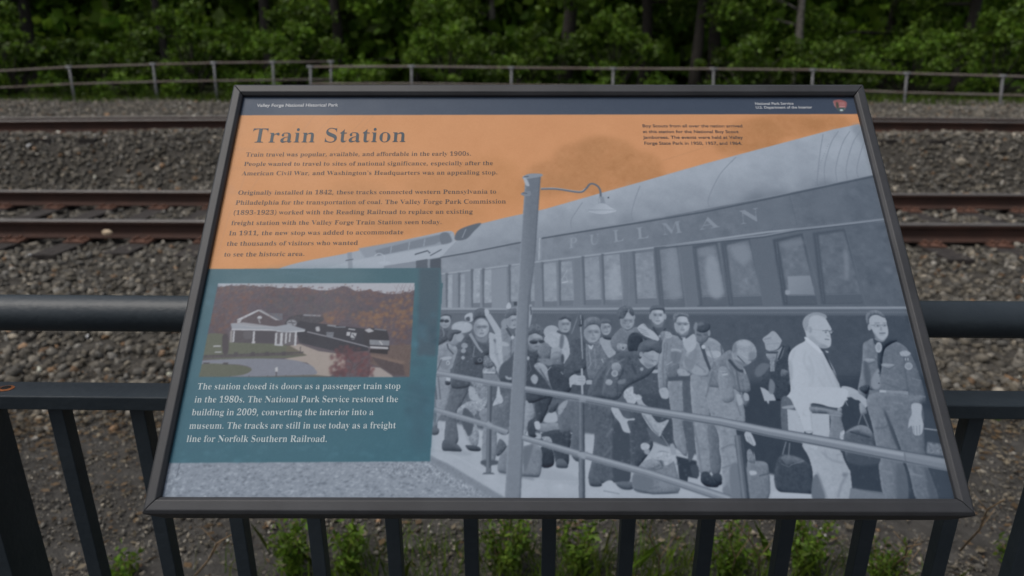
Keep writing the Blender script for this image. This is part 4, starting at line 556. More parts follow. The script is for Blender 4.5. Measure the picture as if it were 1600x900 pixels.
ART = [('P',[-1391,-145,10967,-145,9319,5932,-66,5955],110),
('P',[-725,285,9197,283,9096,1650,3190,2919,-208,2948],(200,145,104),{'grad':(498.0,32.8,149.1,293.0,(196,139,92)),'tex':2.2,'texs':26.91}),
('E',[5000,1056,5368,1056,4991,1293],(174,126,86),{'blur':4.6,'alpha':0.62,'tex':7,'texs':6.44}),
('E',[5371,1002,5813,1002,5356,1283],(174,126,86),{'blur':4.61,'alpha':0.62,'tex':7,'texs':6.45}),
('E',[5769,1240,6179,1240,5749,1515],(174,126,86),{'blur':4.56,'alpha':0.62,'tex':7,'texs':6.38}),
('E',[4761,1378,5306,1378,4754,1651],(174,126,86),{'blur':4.54,'alpha':0.62,'tex':7,'texs':6.35}),
('E',[5481,1484,6293,1485,5464,1774],(174,126,86),{'blur':4.51,'alpha':0.62,'tex':7,'texs':6.32}),
('E',[5239,870,5470,870,5231,1024],(174,126,86),{'blur':4.63,'alpha':0.62,'tex':7,'texs':6.48}),
('E',[4487,1536,4847,1536,4483,1744],(174,126,86),{'blur':4.51,'alpha':0.62,'tex':7,'texs':6.31}),
('E',[7580,671,8000,671,7543,938],(172,124,84),{'blur':4.66,'alpha':0.62,'tex':7,'texs':6.52}),
('E',[8072,513,8634,513,8035,739],(172,124,84),{'blur':4.69,'alpha':0.62,'tex':7,'texs':6.56}),
('E',[7182,871,7413,871,7160,1047],(172,124,84),{'blur':4.62,'alpha':0.62,'tex':7,'texs':6.47}),
('E',[8643,467,9018,468,8613,627],(172,124,84),{'blur':4.69,'alpha':0.62,'tex':7,'texs':6.57}),
('E',[7725,949,8094,950,7702,1102],(172,124,84),{'blur':4.61,'alpha':0.62,'tex':7,'texs':6.45}),
('E',[3043,1539,3585,1538,3054,1767],(184,132,88),{'blur':7.22,'alpha':0.6,'tex':4,'texs':7.22}),
('E',[3670,1273,4126,1273,3674,1464],(184,132,88),{'blur':7.3,'alpha':0.6,'tex':4,'texs':7.3}),
('E',[2086,1954,2618,1952,2106,2175],(184,132,88),{'blur':7.1,'alpha':0.6,'tex':4,'texs':7.1}),
('E',[3153,2001,3683,1999,3162,2220],(184,132,88),{'blur':7.08,'alpha':0.6,'tex':4,'texs':7.08}),
('E',[1880,1647,2284,1646,1895,1812],(184,132,88),{'blur':7.19,'alpha':0.6,'tex':4,'texs':7.19}),
('E',[4036,1641,4485,1641,4037,1847],(184,132,88),{'blur':7.18,'alpha':0.6,'tex':4,'texs':7.18}),
('E',[2635,2202,3249,2200,2645,2359],(184,132,88),{'blur':7.02,'alpha':0.6,'tex':4,'texs':7.02}),
('L',[347,447,179,1966],(182,134,98),{'w':1.1,'alpha':0.6,'blur':0.55}),
('L',[900,330,351,1655],(182,134,98),{'w':1.11,'alpha':0.6,'blur':0.55}),
('L',[1897,329,1290,1226],(182,134,98),{'w':1.12,'alpha':0.6,'blur':0.56}),
('L',[1992,329,1462,1117],(182,134,98),{'w':1.12,'alpha':0.6,'blur':0.56}),
('L',[1378,353,864,1119],(182,134,98),{'w':1.12,'alpha':0.6,'blur':0.56}),
('L',[1109,330,726,1119],(182,134,98),{'w':1.12,'alpha':0.6,'blur':0.56}),
('L',[6188,1133,6905,871],(182,134,98),{'w':1.1,'alpha':0.6,'blur':0.55}),
('L',[134,1966,81,2660],(182,134,98),{'w':1.05,'alpha':0.6,'blur':0.52}),
('L',[-91,924,704,965],(186,136,98),{'w':4.63,'alpha':0.4,'blur':1.85}),
('L',[-125,1253,568,1293],(186,136,98),{'w':4.57,'alpha':0.4,'blur':1.83}),
('L',[-116,1658,717,1695],(186,136,98),{'w':4.49,'alpha':0.4,'blur':1.8}),
('L',[63,1552,135,1657],(186,136,98),{'w':4.51,'alpha':0.4,'blur':1.8}),
('P',[847,2889,1213,2754,1800,2625,2306,2488,2819,2359,3208,2279,3274,2425,3411,2366,3183,2731,2341,2923,818,2983],158,{'s':1}),
('P',[1965,2547,3217,2298,3121,2484,2064,2690],143,{'blur':0.69}),
('P',[2192,2575,2650,2447,3079,2328,3168,2367,2999,2484,2234,2661],122,{'blur':0.52}),
('L',[2411,2497,2403,2621],150,{'w':1.3}),
('L',[2650,2441,2641,2567],150,{'w':1.3}),
('L',[2856,2394,2845,2519],150,{'w':1.3}),
('P',[3061,2328,3165,2308,3223,2444,3086,2484],112,{'s':1,'blur':0.43}),
('P',[1981,2719,2660,2591,3172,2474,3429,2386,3478,2559,3095,2694,2332,2811,1825,2871,1484,2874],165,{'s':1,'blur':0.86}),
('L',[2731,2639,2900,2581,2937,2619],92,{'w':2.07}),
('L',[2939,2657,3089,2561],100,{'w':1.72}),
('L',[2191,2661,2248,2622,2320,2660,2334,2736],172,{'w':1.38,'s':1}),
('E',[2337,2764,2422,2764,2339,2792],172,{'blur':0.34}),
('L',[1850,2606,1893,2871],140,{'w':6.0}),
('L',[1811,2730,1912,2710],100,{'w':1.72}),
('P',[2332,2811,3094,2675,3128,3409,2380,3414],132),
('P',[2754,2733,2907,2704,2916,2864,2762,2865],92,{'blur':0.43}),
('P',[2942,2714,3086,2685,3114,3284,2972,3285],80,{'blur':0.42}),
('P',[3275,2444,3357,2288,3529,2189,3949,2069,4480,1937,5291,1671,5841,1495,6777,1187,7733,894,8713,593,9126,491,9182,673,9156,1408,7601,1778,6688,1989,5792,2157,4910,2315,4386,2412,3479,2616,3078,2694,3176,2560],166,{'grad':(593.2,148.4,605.8,212.8,141),'tex':6,'texs':19.57}),
('S',[3275,2444,3357,2288,3529,2189,3949,2069,4480,1937,5291,1671,5841,1495,6777,1187,7733,894,8713,593,9126,491,9182,673,9156,1408,7601,1778,6688,1989,5792,2157,4910,2315,4386,2412,3479,2616,3078,2694,3176,2560],0,{'n':160,'r':4.45,'tones':[150,172,140,160],'alpha':0.18,'blur':2.67,'ax':2}),
('P',[9126,491,9000,559,9083,841,9158,1397,9283,898,9206,560],138,{'s':1,'blur':2.78,'alpha':0.7}),
('P',[3265,2415,3295,2278,3468,2189,3616,2159,3514,2288,3413,2405],98,{'s':1,'blur':0.44}),
('L',[3408,2249,3360,2386],140,{'w':1.31}),
('L',[3479,2616,4386,2412,5793,2147,7601,1778,9156,1408],120,{'w':4.4,'blur':2.64,'alpha':0.55}),
('L',[4851,2256,4846,2117,4920,1978,5016,1825],132,{'w':1.15,'alpha':0.8,'s':1}),
('L',[5690,2118,5691,1977,5758,1756,5836,1557],132,{'w':1.15,'alpha':0.8,'s':1}),
('L',[6769,1898,6776,1755,6982,1366,7249,1069],132,{'w':1.17,'alpha':0.8,'s':1}),
('L',[8330,1584,8347,1437,8464,999,8568,672],132,{'w':1.19,'alpha':0.8,'s':1}),
('L',[8441,1564,8482,1245,8648,840,8802,616],134,{'w':1.19,'alpha':0.8,'s':1}),
('L',[8612,1517,8645,1246,8815,841,8970,616],134,{'w':1.19,'alpha':0.8,'s':1}),
('L',[8764,1475,8791,1246,8962,841,9119,617],134,{'w':1.19,'alpha':0.8,'s':1}),
('L',[8926,1431,8945,1247,9120,842,9278,617],134,{'w':1.19,'alpha':0.8,'s':1}),
('D',[8302,1542,8441,1169,8636,807],120,{'d':4.56,'r':0.64}),
('P',[3094,2675,3479,2588,4386,2374,5795,2118,7607,1737,9174,1365,9147,2111,7526,2280,6113,2500,4382,2737,3105,2919],136,{'grad':(335.1,263.6,883.1,185.5,104),'tex':6,'texs':10.45}),
('P',[3605,2443,3778,2423,3816,2682,3645,2711],142,{'s':1,'blur':6.04,'alpha':0.7}),
('P',[5535,2074,5712,2054,5722,2406,5547,2435],126,{'s':1,'blur':6.11,'alpha':0.7}),
('P',[7296,1732,7567,1712,7536,2156,7269,2185],114,{'s':1,'blur':6.18,'alpha':0.7}),
('P',[7640,1672,7866,1652,7828,2112,7604,2141],116,{'s':1,'blur':6.19,'alpha':0.7}),
('P',[8288,1541,8606,1521,8547,2018,8234,2046],113,{'s':1,'blur':6.22,'alpha':0.7}),
('L',[3078,2685,3479,2607,4386,2403,4910,2305,5793,2147,6689,1979,7603,1768,9167,1397],84,{'w':1.93,'blur':0.35}),
('L',[3077,2661,3478,2583,4386,2374,5795,2118,7607,1737,9174,1365],150,{'w':1.05,'alpha':0.6}),
('P',[4369,2383,4438,2364,4433,2709,4382,2728],140),
('L',[4412,2383,4399,2718],168,{'w':1.38}),
('D',[4612,2363,4588,2690],112,{'d':2.59,'r':0.52}),
('D',[7906,1707,7938,2213],92,{'d':3.17,'r':0.79}),
('D',[7933,1707,7964,2213],128,{'d':3.17,'r':0.53}),
('D',[4382,2709,6116,2461,7532,2241,9121,2070],128,{'d':3.47,'r':0.52}),
('L',[3106,2928,4382,2747,6112,2509,7525,2290,9147,2111],152,{'w':2.76,'blur':0.35}),
('L',[3107,2956,4381,2775,6109,2538,7520,2320,9140,2141],92,{'w':1.55,'blur':0.43}),
('P',[3107,2947,4381,2765,6110,2528,7522,2310,9151,2131,9146,3400,7359,3402,4622,3422,3128,3409],130,{'grad':(336.7,310.2,895.0,293.2,98),'tex':1.5,'texs':6.78}),
('P',[3156,2909,3197,2914,3216,3495,3189,3495],102,{'blur':0.63}),
('P',[3191,2942,3250,2933,3265,3406,3206,3406],152,{'blur':0.42,'tex':11,'texs':5.46}),
('L',[3207,3415,3265,3411],168,{'w':1.04,'alpha':0.8}),
('P',[3207,3424,3265,3419,3268,3495,3210,3499],114,{'blur':0.41}),
('P',[3322,2904,3362,2909,3376,3494,3349,3494],102,{'blur':0.63}),
('P',[3357,2936,3416,2928,3422,3405,3366,3406],148,{'blur':0.42,'tex':11,'texs':5.46}),
('L',[3367,3415,3423,3410],164,{'w':1.04,'alpha':0.8}),
('P',[3367,3423,3423,3419,3425,3494,3369,3498],114,{'blur':0.41}),
('P',[3490,2850,3531,2854,3541,3416,3514,3416],102,{'blur':0.63}),
('P',[3525,2882,3614,2869,3624,3327,3533,3327],152,{'blur':0.42,'tex':11,'texs':5.47}),
('L',[3533,3336,3624,3331],168,{'w':1.04,'alpha':0.8}),
('P',[3533,3345,3625,3340,3626,3416,3535,3420],114,{'blur':0.42}),
('P',[3639,2838,3680,2842,3686,3415,3659,3415],102,{'blur':0.63}),
('P',[3674,2870,3767,2856,3774,3326,3678,3326],150,{'blur':0.42,'tex':11,'texs':5.48}),
('L',[3679,3335,3774,3330],166,{'w':1.04,'alpha':0.8}),
('P',[3679,3344,3775,3339,3776,3415,3680,3420],114,{'blur':0.42}),
('P',[3988,2785,4029,2790,4033,3392,4006,3392],102,{'blur':0.63}),
('P',[4022,2818,4150,2799,4124,3302,4026,3303],142,{'blur':0.42,'tex':11,'texs':5.48}),
('L',[4026,3312,4124,3307],158,{'w':1.04,'alpha':0.8}),
('P',[4026,3321,4124,3316,4124,3392,4027,3396],114,{'blur':0.42}),
('P',[4262,2766,4302,2770,4288,3391,4261,3391],102,{'blur':0.63}),
('P',[4296,2798,4338,2792,4333,3302,4283,3302],140,{'blur':0.42,'tex':11,'texs':5.48}),
('L',[4283,3311,4333,3306],156,{'w':1.04,'alpha':0.8}),
('P',[4283,3320,4333,3315,4332,3391,4282,3396],114,{'blur':0.42}),
('P',[4426,2747,4467,2751,4463,3391,4436,3391],102,{'blur':0.63}),
('P',[4460,2779,4627,2755,4625,3301,4458,3302],143,{'blur':0.42,'tex':11,'texs':5.49}),
('L',[4458,3311,4625,3306],159,{'w':1.04,'alpha':0.8}),
('P',[4458,3320,4625,3315,4623,3391,4457,3395],114,{'blur':0.42}),
('P',[4660,2718,4701,2723,4683,3379,4656,3379],102,{'blur':0.63}),
('P',[4694,2751,4842,2730,4844,3290,4679,3290],140,{'blur':0.42,'tex':11,'texs':5.49}),
('L',[4679,3299,4844,3294],156,{'w':1.04,'alpha':0.8}),
('P',[4679,3308,4844,3303,4841,3379,4677,3384],114,{'blur':0.42}),
('P',[5657,2590,5698,2595,5674,3351,5647,3351],102,{'blur':0.63}),
('P',[5690,2623,5933,2589,5924,3262,5674,3261],136,{'blur':0.42,'tex':11,'texs':5.5}),
('L',[5673,3270,5924,3266],152,{'w':1.04,'alpha':0.8}),
('P',[5673,3279,5923,3275,5917,3351,5667,3355],114,{'blur':0.42}),
('P',[4971,2659,5011,2663,5004,3368,4977,3368],102,{'blur':0.63}),
('P',[5004,2692,5198,2664,5206,3279,5001,3279],140,{'blur':0.42,'tex':11,'texs':5.5}),
('L',[5001,3288,5205,3283],156,{'w':1.04,'alpha':0.8}),
('P',[5000,3297,5205,3292,5201,3368,4997,3372],114,{'blur':0.42}),
('P',[5234,2623,5275,2628,5257,3368,5230,3368],102,{'blur':0.63}),
('P',[5267,2656,5479,2626,5481,3279,5256,3279],140,{'blur':0.42,'tex':11,'texs':5.5}),
('L',[5255,3288,5481,3283],156,{'w':1.04,'alpha':0.8}),
('P',[5255,3297,5480,3292,5475,3368,5251,3372],114,{'blur':0.42}),
('P',[5337,2868,5446,2821,5463,3234,5294,3256],160,{'s':1,'blur':2.95,'alpha':0.7}),
('P',[5105,2821,5170,2798,5170,3234,5068,3189],152,{'s':1,'blur':2.96,'alpha':0.6}),
('P',[4487,2821,4605,2798,4605,3257,4501,3257],150,{'s':1,'blur':2.53,'alpha':0.6}),
('L',[4694,3052,4779,3034],176,{'w':1.69}),
('L',[4695,3007,4773,2868],166,{'w':0.85,'alpha':0.8}),
('L',[4728,2961,4760,2972,4768,3041],160,{'w':1.06,'alpha':0.8}),
('L',[3286,2918,3304,3413],150,{'w':0.52,'alpha':0.35}),
('L',[3466,2894,3481,3412],150,{'w':0.53,'alpha':0.35}),
('L',[3776,2852,3784,3410],150,{'w':0.53,'alpha':0.35}),
('L',[3971,2825,3975,3410],100,{'w':0.53,'alpha':0.35}),
('L',[4864,2706,4840,3408],150,{'w':0.53,'alpha':0.35}),
('L',[4961,2694,4934,3408],150,{'w':0.53,'alpha':0.35}),
('L',[5522,2620,5473,3408],150,{'w':0.53,'alpha':0.35}),
('L',[5609,2608,5556,3408],150,{'w':0.53,'alpha':0.35}),
('L',[4435,2763,4425,3409],150,{'w':0.53,'alpha':0.35}),
('P',[3776,2865,3967,2832,3975,3403,3784,3410],136,{'blur':0.32}),
('P',[5949,2525,6280,2489,6279,3402,5949,3418],96,{'blur':0.7}),
('P',[6027,2562,6257,2531,6270,3259,6017,3271],124,{'blur':0.93,'tex':9,'texs':7.92}),
('L',[6016,3281,6270,3267],138,{'w':0.8}),
('P',[6015,3291,6269,3277,6271,3387,6014,3404],104,{'blur':0.34}),
('L',[5994,2562,5986,3369],114,{'w':0.58,'alpha':0.8}),
('P',[6447,2508,6815,2443,6833,3380,6447,3390],92,{'blur':0.7}),
('P',[6523,2545,6791,2485,6828,3237,6518,3243],118,{'blur':0.93,'tex':9,'texs':7.93}),
('L',[6517,3253,6827,3244],132,{'w':0.8}),
('P',[6516,3263,6826,3254,6826,3365,6512,3376],100,{'blur':0.34}),
('L',[6490,2545,6484,3342],110,{'w':0.58,'alpha':0.8}),
('P',[6856,2456,7265,2372,7302,3370,6846,3385],92,{'blur':0.7}),
('P',[6933,2494,7240,2415,7300,3227,6920,3237],118,{'blur':0.93,'tex':9,'texs':7.94}),
('L',[6919,3247,7299,3234],132,{'w':0.8}),
('P',[6918,3257,7298,3244,7295,3355,6912,3370],100,{'blur':0.34}),
('L',[6899,2493,6885,3336],110,{'w':0.58,'alpha':0.8}),
('P',[7565,2406,7991,2308,7999,3363,7555,3372],86,{'blur':0.7}),
('P',[7640,2443,7965,2351,8002,3219,7634,3224],112,{'blur':0.93,'tex':9,'texs':7.94}),
('L',[7632,3234,8000,3227],126,{'w':0.8}),
('P',[7630,3244,7999,3237,7992,3348,7621,3358],94,{'blur':0.34}),
('L',[7607,2443,7595,3323],104,{'w':0.58,'alpha':0.8}),
('P',[8126,2301,8579,2236,8591,3344,8048,3356],88,{'blur':0.7}),
('P',[8201,2339,8552,2279,8598,3199,8130,3208],108,{'blur':0.94,'tex':9,'texs':7.95}),
('L',[8128,3218,8596,3207],122,{'w':0.8}),
('P',[8126,3228,8594,3217,8585,3329,8115,3342],96,{'blur':0.34}),
('L',[8168,2339,8089,3307],106,{'w':0.58,'alpha':0.8}),
('P',[6621,2729,6758,2664,6797,3212,6623,3224],148,{'s':1,'blur':2.09,'alpha':0.85}),
('P',[6558,2558,6750,2533,6761,2638,6570,2663],132,{'s':1,'blur':1.89,'alpha':0.8}),
('P',[6975,2533,7219,2481,7222,2718,7074,2769],138,{'s':1,'blur':2.36,'alpha':0.8}),
('P',[7686,2457,7944,2405,7954,2485,7697,2537],126,{'s':1,'blur':1.9,'alpha':0.8}),
('P',[7677,2957,7981,2942,7993,3219,7657,3219],142,{'blur':0.69,'grad':(769.6,297.8,797.9,321.9,128)}),
('P',[8495,2568,8544,2621,8494,2933,8438,2983],132,{'s':1,'blur':1.87,'alpha':0.8}),
('P',[6120,2557,6250,2558,6233,3222,6072,3222],140,{'s':1,'blur':3.27,'alpha':0.7}),
('P',[7622,3154,7677,3167,7658,3217,7612,3216],150,{'s':1,'blur':0.46}),
('P',[6300,2531,6470,2492,6469,3371,6310,3370],112,{'blur':0.47}),
('P',[7276,2362,7488,2349,7541,3377,7295,3375],106,{'blur':0.35}),
('P',[8595,2206,9132,2141,9166,3392,8644,3386],101,{'blur':0.47,'tex':7,'texs':9.33}),
('D',[6834,2427,6884,3373],134,{'d':2.1,'r':0.51,'alpha':0.75}),
('D',[6276,2531,6305,3370],134,{'d':2.09,'r':0.51,'alpha':0.75}),
('D',[7266,2402,7304,3375],134,{'d':2.1,'r':0.51,'alpha':0.75}),
('D',[7610,2457,7533,3352],134,{'d':2.09,'r':0.51,'alpha':0.75}),
('D',[8005,2325,8066,3368],134,{'d':2.1,'r':0.51,'alpha':0.75}),
('D',[8584,2233,8629,3381],134,{'d':2.1,'r':0.51,'alpha':0.75}),
('L',[6112,2510,7465,2344,7922,2248,9149,2086],134,{'w':2.39,'blur':0.24}),
('L',[6110,2531,7461,2370,7918,2275,9143,2113],80,{'w':1.19,'blur':0.36}),
('P',[3064,3463,9136,3445,9127,5827,3146,5172],100,{'grad':(323.1,389.5,889.8,391.3,79),'tex':4.5,'texs':7.08}),
('L',[3078,3423,4622,3426,6529,3411,9154,3400],146,{'w':2.98,'blur':0.33}),
('P',[3079,3445,5698,3444,9148,3427,9153,3512,5693,3510,3082,3507],102,{'blur':0.5}),
('D',[3089,3471,5696,3475,9148,3463],126,{'d':2.65,'r':0.99}),
('D',[3090,3498,5694,3506,9139,3503],78,{'d':2.64,'r':0.74}),
('D',[7090,3550,7048,4312],118,{'d':3.63,'r':0.48,'alpha':0.8}),
('L',[7101,4329,9044,4318],66,{'w':1.58,'alpha':0.7}),
('D',[7095,4369,9107,4385],96,{'d':3.94,'r':0.55,'alpha':0.6}),
('P',[6934,4392,9169,4295,9142,5827,6633,5788,6166,5315],66,{'blur':4.56,'tex':2,'texs':6.08}),
('P',[9022,4737,9254,4741,9127,5827,8835,5821],74,{'blur':3.0}),
('P',[8990,5125,9194,5159,9175,5295,8942,5260],120,{'blur':0.75,'tex':22,'texs':1.51}),
('L',[8968,4963,9176,4990],150,{'w':1.37}),
('L',[8950,5291,9182,5325],84,{'w':3.0}),
('P',[3023,4868,3737,4925,5578,5089,6755,5430,7975,5712,8059,5841,3015,5826],168,{'blur':1.13,'tex':4,'texs':13.57}),
('P',[7985,5662,8417,5720,8461,5849,7876,5838],126,{'blur':0.73}),
('P',[-123,5339,3075,5284,3078,5336,4049,5818,-7,5884],140,{'tex':7,'texs':3.0,'grad':(26.9,540.5,286.5,579.3,148)}),
('P',[-123,5339,3075,5284,4049,5818,-7,5884],137,{'alpha':0.5,'tex':10,'texs':1.2}),
('S',[-82,5391,3049,5366,3826,5770,-16,5770],0,{'n':1700,'r':1.05,'tones':[108,118,162,170,132,114],'ax':1.7,'alpha':0.7,'blur':0.22}),
('S',[-82,5391,3049,5366,3308,5774,-16,5770],0,{'n':420,'r':1.65,'tones':[98,106,176,170,160],'ax':2.4,'alpha':0.55,'blur':0.45}),
('S',[2080,5363,3050,5373,3863,5756,2849,5543,2239,5441],0,{'n':420,'r':1.35,'tones':[176,168,152,112,104],'alpha':0.75,'blur':0.23}),
('S',[2835,5324,3064,5351,3900,5762,3530,5772],0,{'n':260,'r':1.65,'tones':[182,172,120,108,160],'alpha':0.75,'blur':0.3}),
('S',[-54,5450,171,5481,148,5737,-8,5741],0,{'n':90,'r':1.34,'tones':[176,112,104,166],'alpha':0.7,'blur':0.3}),
('L',[129,5386,118,5556],100,{'w':1.05}),
('P',[3076,5306,3292,5393,3989,5790,3841,5791,3080,5373],130,{'blur':0.9,'tex':7,'texs':2.25}),
('L',[3069,5172,3287,5260,3747,5499,4048,5769],176,{'w':1.51,'blur':0.75,'alpha':0.6}),
('P',[3082,5248,3410,5231,3582,5272,3455,5300,3110,5234],150,{'s':1,'blur':1.14,'alpha':0.7}),
('P',[4166,5543,4824,5622,4798,5541,4407,5433,4166,5475],156,{'s':1,'blur':1.97,'alpha':0.7}),
('L',[4152,5570,4825,5595],178,{'w':0.7,'alpha':0.6,'blur':0.42}),
('L',[4347,5677,4568,5758],150,{'w':0.28,'alpha':0.7}),
('P',[3113,3917,3973,3849,4036,4619,3079,4625],92,{'blur':1.5,'tex':8,'texs':4.5}),
('P',[4216,3960,5320,4037,5287,4617,4213,4618],78,{'blur':2.09,'tex':8,'texs':4.48}),
('P',[5562,4224,6026,4225,5986,4663,5532,4662],84,{'blur':1.19,'tex':8,'texs':2.07}),
('P',[3076,4546,4007,4541,4008,4901,3836,5031,3662,4989,3091,4849],100,{'blur':1.17,'tex':18,'texs':3.21}),
('P',[3079,4554,3164,4546,3193,4687,3149,4848,3141,4978,3094,4979,3098,4819],108,{'s':1,'tex':12,'texs':1.75,'v':8,'blur':0.19}),
('P',[3078,5022,3089,4964,3162,4978,3161,5042,3101,5057],92,{'s':1,'v':8,'blur':0.19}),
('P',[3243,4303,3529,4385,3407,4729,3367,4846,3405,5104,3351,5175,3243,5162,3240,4934,3254,4760],98,{'s':1,'tex':8,'texs':2.04,'v':8,'blur':0.19}),
('P',[3221,5233,3217,5134,3262,5113,3386,5161,3441,5217,3439,5248,3325,5246],82,{'s':1,'blur':0.14,'v':8}),
('L',[3224,5235,3439,5248],60,{'w':0.86}),
('P',[3079,4311,3288,4310,3245,4716,3151,4892,3124,4935,3129,4746],140,{'s':1,'tex':9,'texs':1.76,'v':8,'blur':0.19}),
('P',[3372,4773,3464,4670,3581,4639,3641,4728,3601,4874,3648,5032,3630,5187,3551,5174,3475,5033,3457,4904],142,{'s':1,'tex':26,'texs':2.03,'v':8,'blur':0.19}),
('P',[3458,4729,3540,4772,3586,4859,3562,5032,3505,5061,3442,4904],84,{'s':1,'blur':0.58}),
('L',[3467,4990,3551,5174],160,{'w':2.02,'blur':0.43}),
('P',[3501,5174,3652,5194,3665,5243,3553,5241,3506,5209],72,{'s':1,'v':8,'blur':0.19}),
('P',[3563,4550,3741,4549,3714,4713,3657,4772,3582,4713],150,{'s':1,'tex':26,'texs':1.76}),
('P',[3809,4683,3888,4549,3934,4638,3861,4709],170,{'s':1,'blur':0.15}),
('P',[3643,4786,3744,4727,3833,4843,3866,5158,3827,5395,3699,5395,3692,5031,3705,4960],128,{'s':1,'tex':9,'texs':2.31,'v':8,'blur':0.19}),
('P',[3802,4727,3919,4667,4007,4637,4009,5030,3835,4988],104,{'s':1,'tex':8,'texs':2.33,'v':8,'blur':0.19}),
('P',[3691,5354,3869,5353,3869,5401,3699,5406],84,{'s':1,'blur':0.43}),
('P',[4199,4547,4361,4547,4404,4636,4343,4841,4270,4871,4197,4929],104,{'s':1,'tex':12,'texs':1.76,'v':8,'blur':0.19}),
('P',[4332,4547,4538,4546,4475,4754,4393,4914,4342,4885],66,{'s':1,'v':8,'blur':0.19}),
('P',[4198,4666,4279,4651,4314,4812,4255,4928,4196,5043],142,{'s':1,'tex':14,'texs':1.75,'v':8,'blur':0.19}),
('P',[4241,4900,4328,4870,4355,5028,4311,5085,4240,5057],68,{'s':1,'blur':0.29,'v':8}),
('P',[4467,4797,4563,4768,4598,4841,4574,4899,4429,4896],164,{'s':1,'blur':0.44}),
('P',[4491,4695,4610,4635,4578,4753,4504,4783],82,{'s':1,'v':8,'blur':0.19}),
('P',[4320,4899,4415,4913,4589,4906,4623,4985,4586,5042,4427,5028,4363,5000],132,{'s':1,'tex':6,'texs':2.03,'v':8,'blur':0.19}),
('P',[4313,4899,4371,4892,4385,4971,4334,4986],170,{'s':1}),
('P',[4319,5014,4370,5000,4391,5071,4340,5071],84,{'s':1,'v':8,'blur':0.19}),
('P',[4384,5042,4616,4985,4758,5042,4724,5239,4704,5405,4577,5419,4524,5211,4397,5156],66,{'s':1,'tex':4,'texs':2.0,'v':8,'blur':0.19}),
('P',[4389,5198,4524,5225,4534,5405,4393,5422],58,{'s':1,'blur':0.28,'v':8}),
('P',[4571,5350,4636,5329,4698,5391,4689,5439,4569,5430],92,{'s':1,'v':8,'blur':0.18}),
('P',[4599,4782,4698,4635,4875,4635,4876,4984,4838,5239,4751,5267,4773,5027,4629,5028],104,{'s':1,'tex':7,'texs':2.32,'v':8,'blur':0.19}),
('P',[4758,5042,4859,5042,4848,5350,4750,5295],96,{'s':1,'tex':6,'texs':2.0,'v':8,'blur':0.19}),
('P',[4608,4709,4713,4620,4712,4680,4620,4812],150,{'s':1,'blur':0.44}),
('P',[4398,5085,4484,5071,4523,5127,4497,5169],150,{'s':1,'tex':20,'texs':1.15}),
('P',[4326,5028,4391,5042,4390,5099,4354,5085],160,{'s':1,'blur':0.43}),
('P',[3876,5408,3924,5242,4010,5171,4181,5184,4296,5156,4389,5212,4401,5351,4370,5529,4264,5542,4152,5529,3955,5503,3884,5476],124,{'s':1,'tex':6,'texs':2.84,'v':8,'blur':0.18}),
('P',[4181,5226,4253,5184,4296,5170,4266,5296,4194,5488],108,{'s':1,'blur':1.0}),
('L',[3898,5483,4152,5529,4363,5535],72,{'w':1.41,'blur':0.56}),
('L',[4170,5227,4177,5516],150,{'w':0.71,'blur':0.28,'alpha':0.8}),
('P',[3930,5101,3966,5073,4009,5086,3981,5171,3938,5172],164,{'s':1,'blur':0.43}),
('P',[3853,5270,3894,5101,3981,5185,3896,5297],96,{'s':1,'tex':16,'texs':1.29,'v':8,'blur':0.19}),
('L',[3898,5490,4306,5569],110,{'w':2.53,'blur':1.13,'alpha':0.6}),
('P',[4974,4665,5249,4724,5296,4927,5463,5028,5441,5350,5411,5595,5256,5602,4949,5595,4987,5350,5031,5027],92,{'s':1,'tex':7,'texs':2.57,'v':8,'blur':0.19}),
('P',[5283,4898,5463,5028,5411,5595,5243,5595,5233,5267],74,{'s':1,'blur':1.0}),
('L',[5172,5070,5250,4970],118,{'w':1.73,'blur':0.86}),
('L',[5132,5294,5238,5183],112,{'w':1.43,'blur':0.86}),
('P',[4944,5541,5008,5514,5094,5635,4960,5642],88,{'s':1,'v':8,'blur':0.18}),
('P',[5094,5635,5131,5595,5202,5579,5254,5635,5300,5702,5284,5726,5166,5723,5104,5695],172,{'s':1,'tex':3,'texs':1.4}),
('L',[5104,5695,5290,5729],110,{'w':0.7,'blur':0.28}),
('P',[5256,5602,5439,5596,5447,5676,5322,5676],96,{'s':1,'blur':0.28,'v':8}),
('P',[5249,4724,5330,4724,5389,4826,5445,4855,5519,4848,5520,4873,5436,4887,5464,5013,5434,5025,5378,4999,5341,4898,5287,4826],168,{'s':1,'blur':0.15}),
('P',[5422,4546,5628,4546,6009,4578,5955,5157,5814,5128,5542,4928,5467,4753],74,{'blur':0.87,'tex':6,'texs':2.62}),
('P',[5434,4576,5554,4546,5563,4636,5515,4687,5458,4665],168,{'s':1,'tex':6,'texs':1.47}),
('P',[5480,4768,5612,4768,5679,5028,5725,5170,5597,5351,5476,5460,5447,5267],80,{'s':1,'tex':6,'texs':2.29,'v':8,'blur':0.19}),
('P',[5560,4576,5612,4561,5649,4665,5732,4725,5672,4739,5587,4709],160,{'s':1,'tex':10,'texs':1.17}),
('P',[5611,4783,5699,4768,5805,4900,5939,4864,5854,5000,5805,5071,5724,5000],156,{'s':1,'tex':14,'texs':2.03}),
('L',[5638,4812,5740,4986,5806,5057],110,{'w':1.01,'blur':0.29}),
('P',[5670,4957,5805,5071,5898,5157,5881,5185,5757,5128,5679,5028],96,{'s':1,'blur':0.43}),
('L',[5835,5050,5910,5185],140,{'w':0.86}),
('P',[5575,5169,5627,5141,5682,5170,5664,5219,5592,5226],170,{'s':1,'tex':12,'texs':1.14}),
('P',[5614,5226,5678,5226,5659,5282,5618,5267],150,{'s':1,'blur':0.43}),
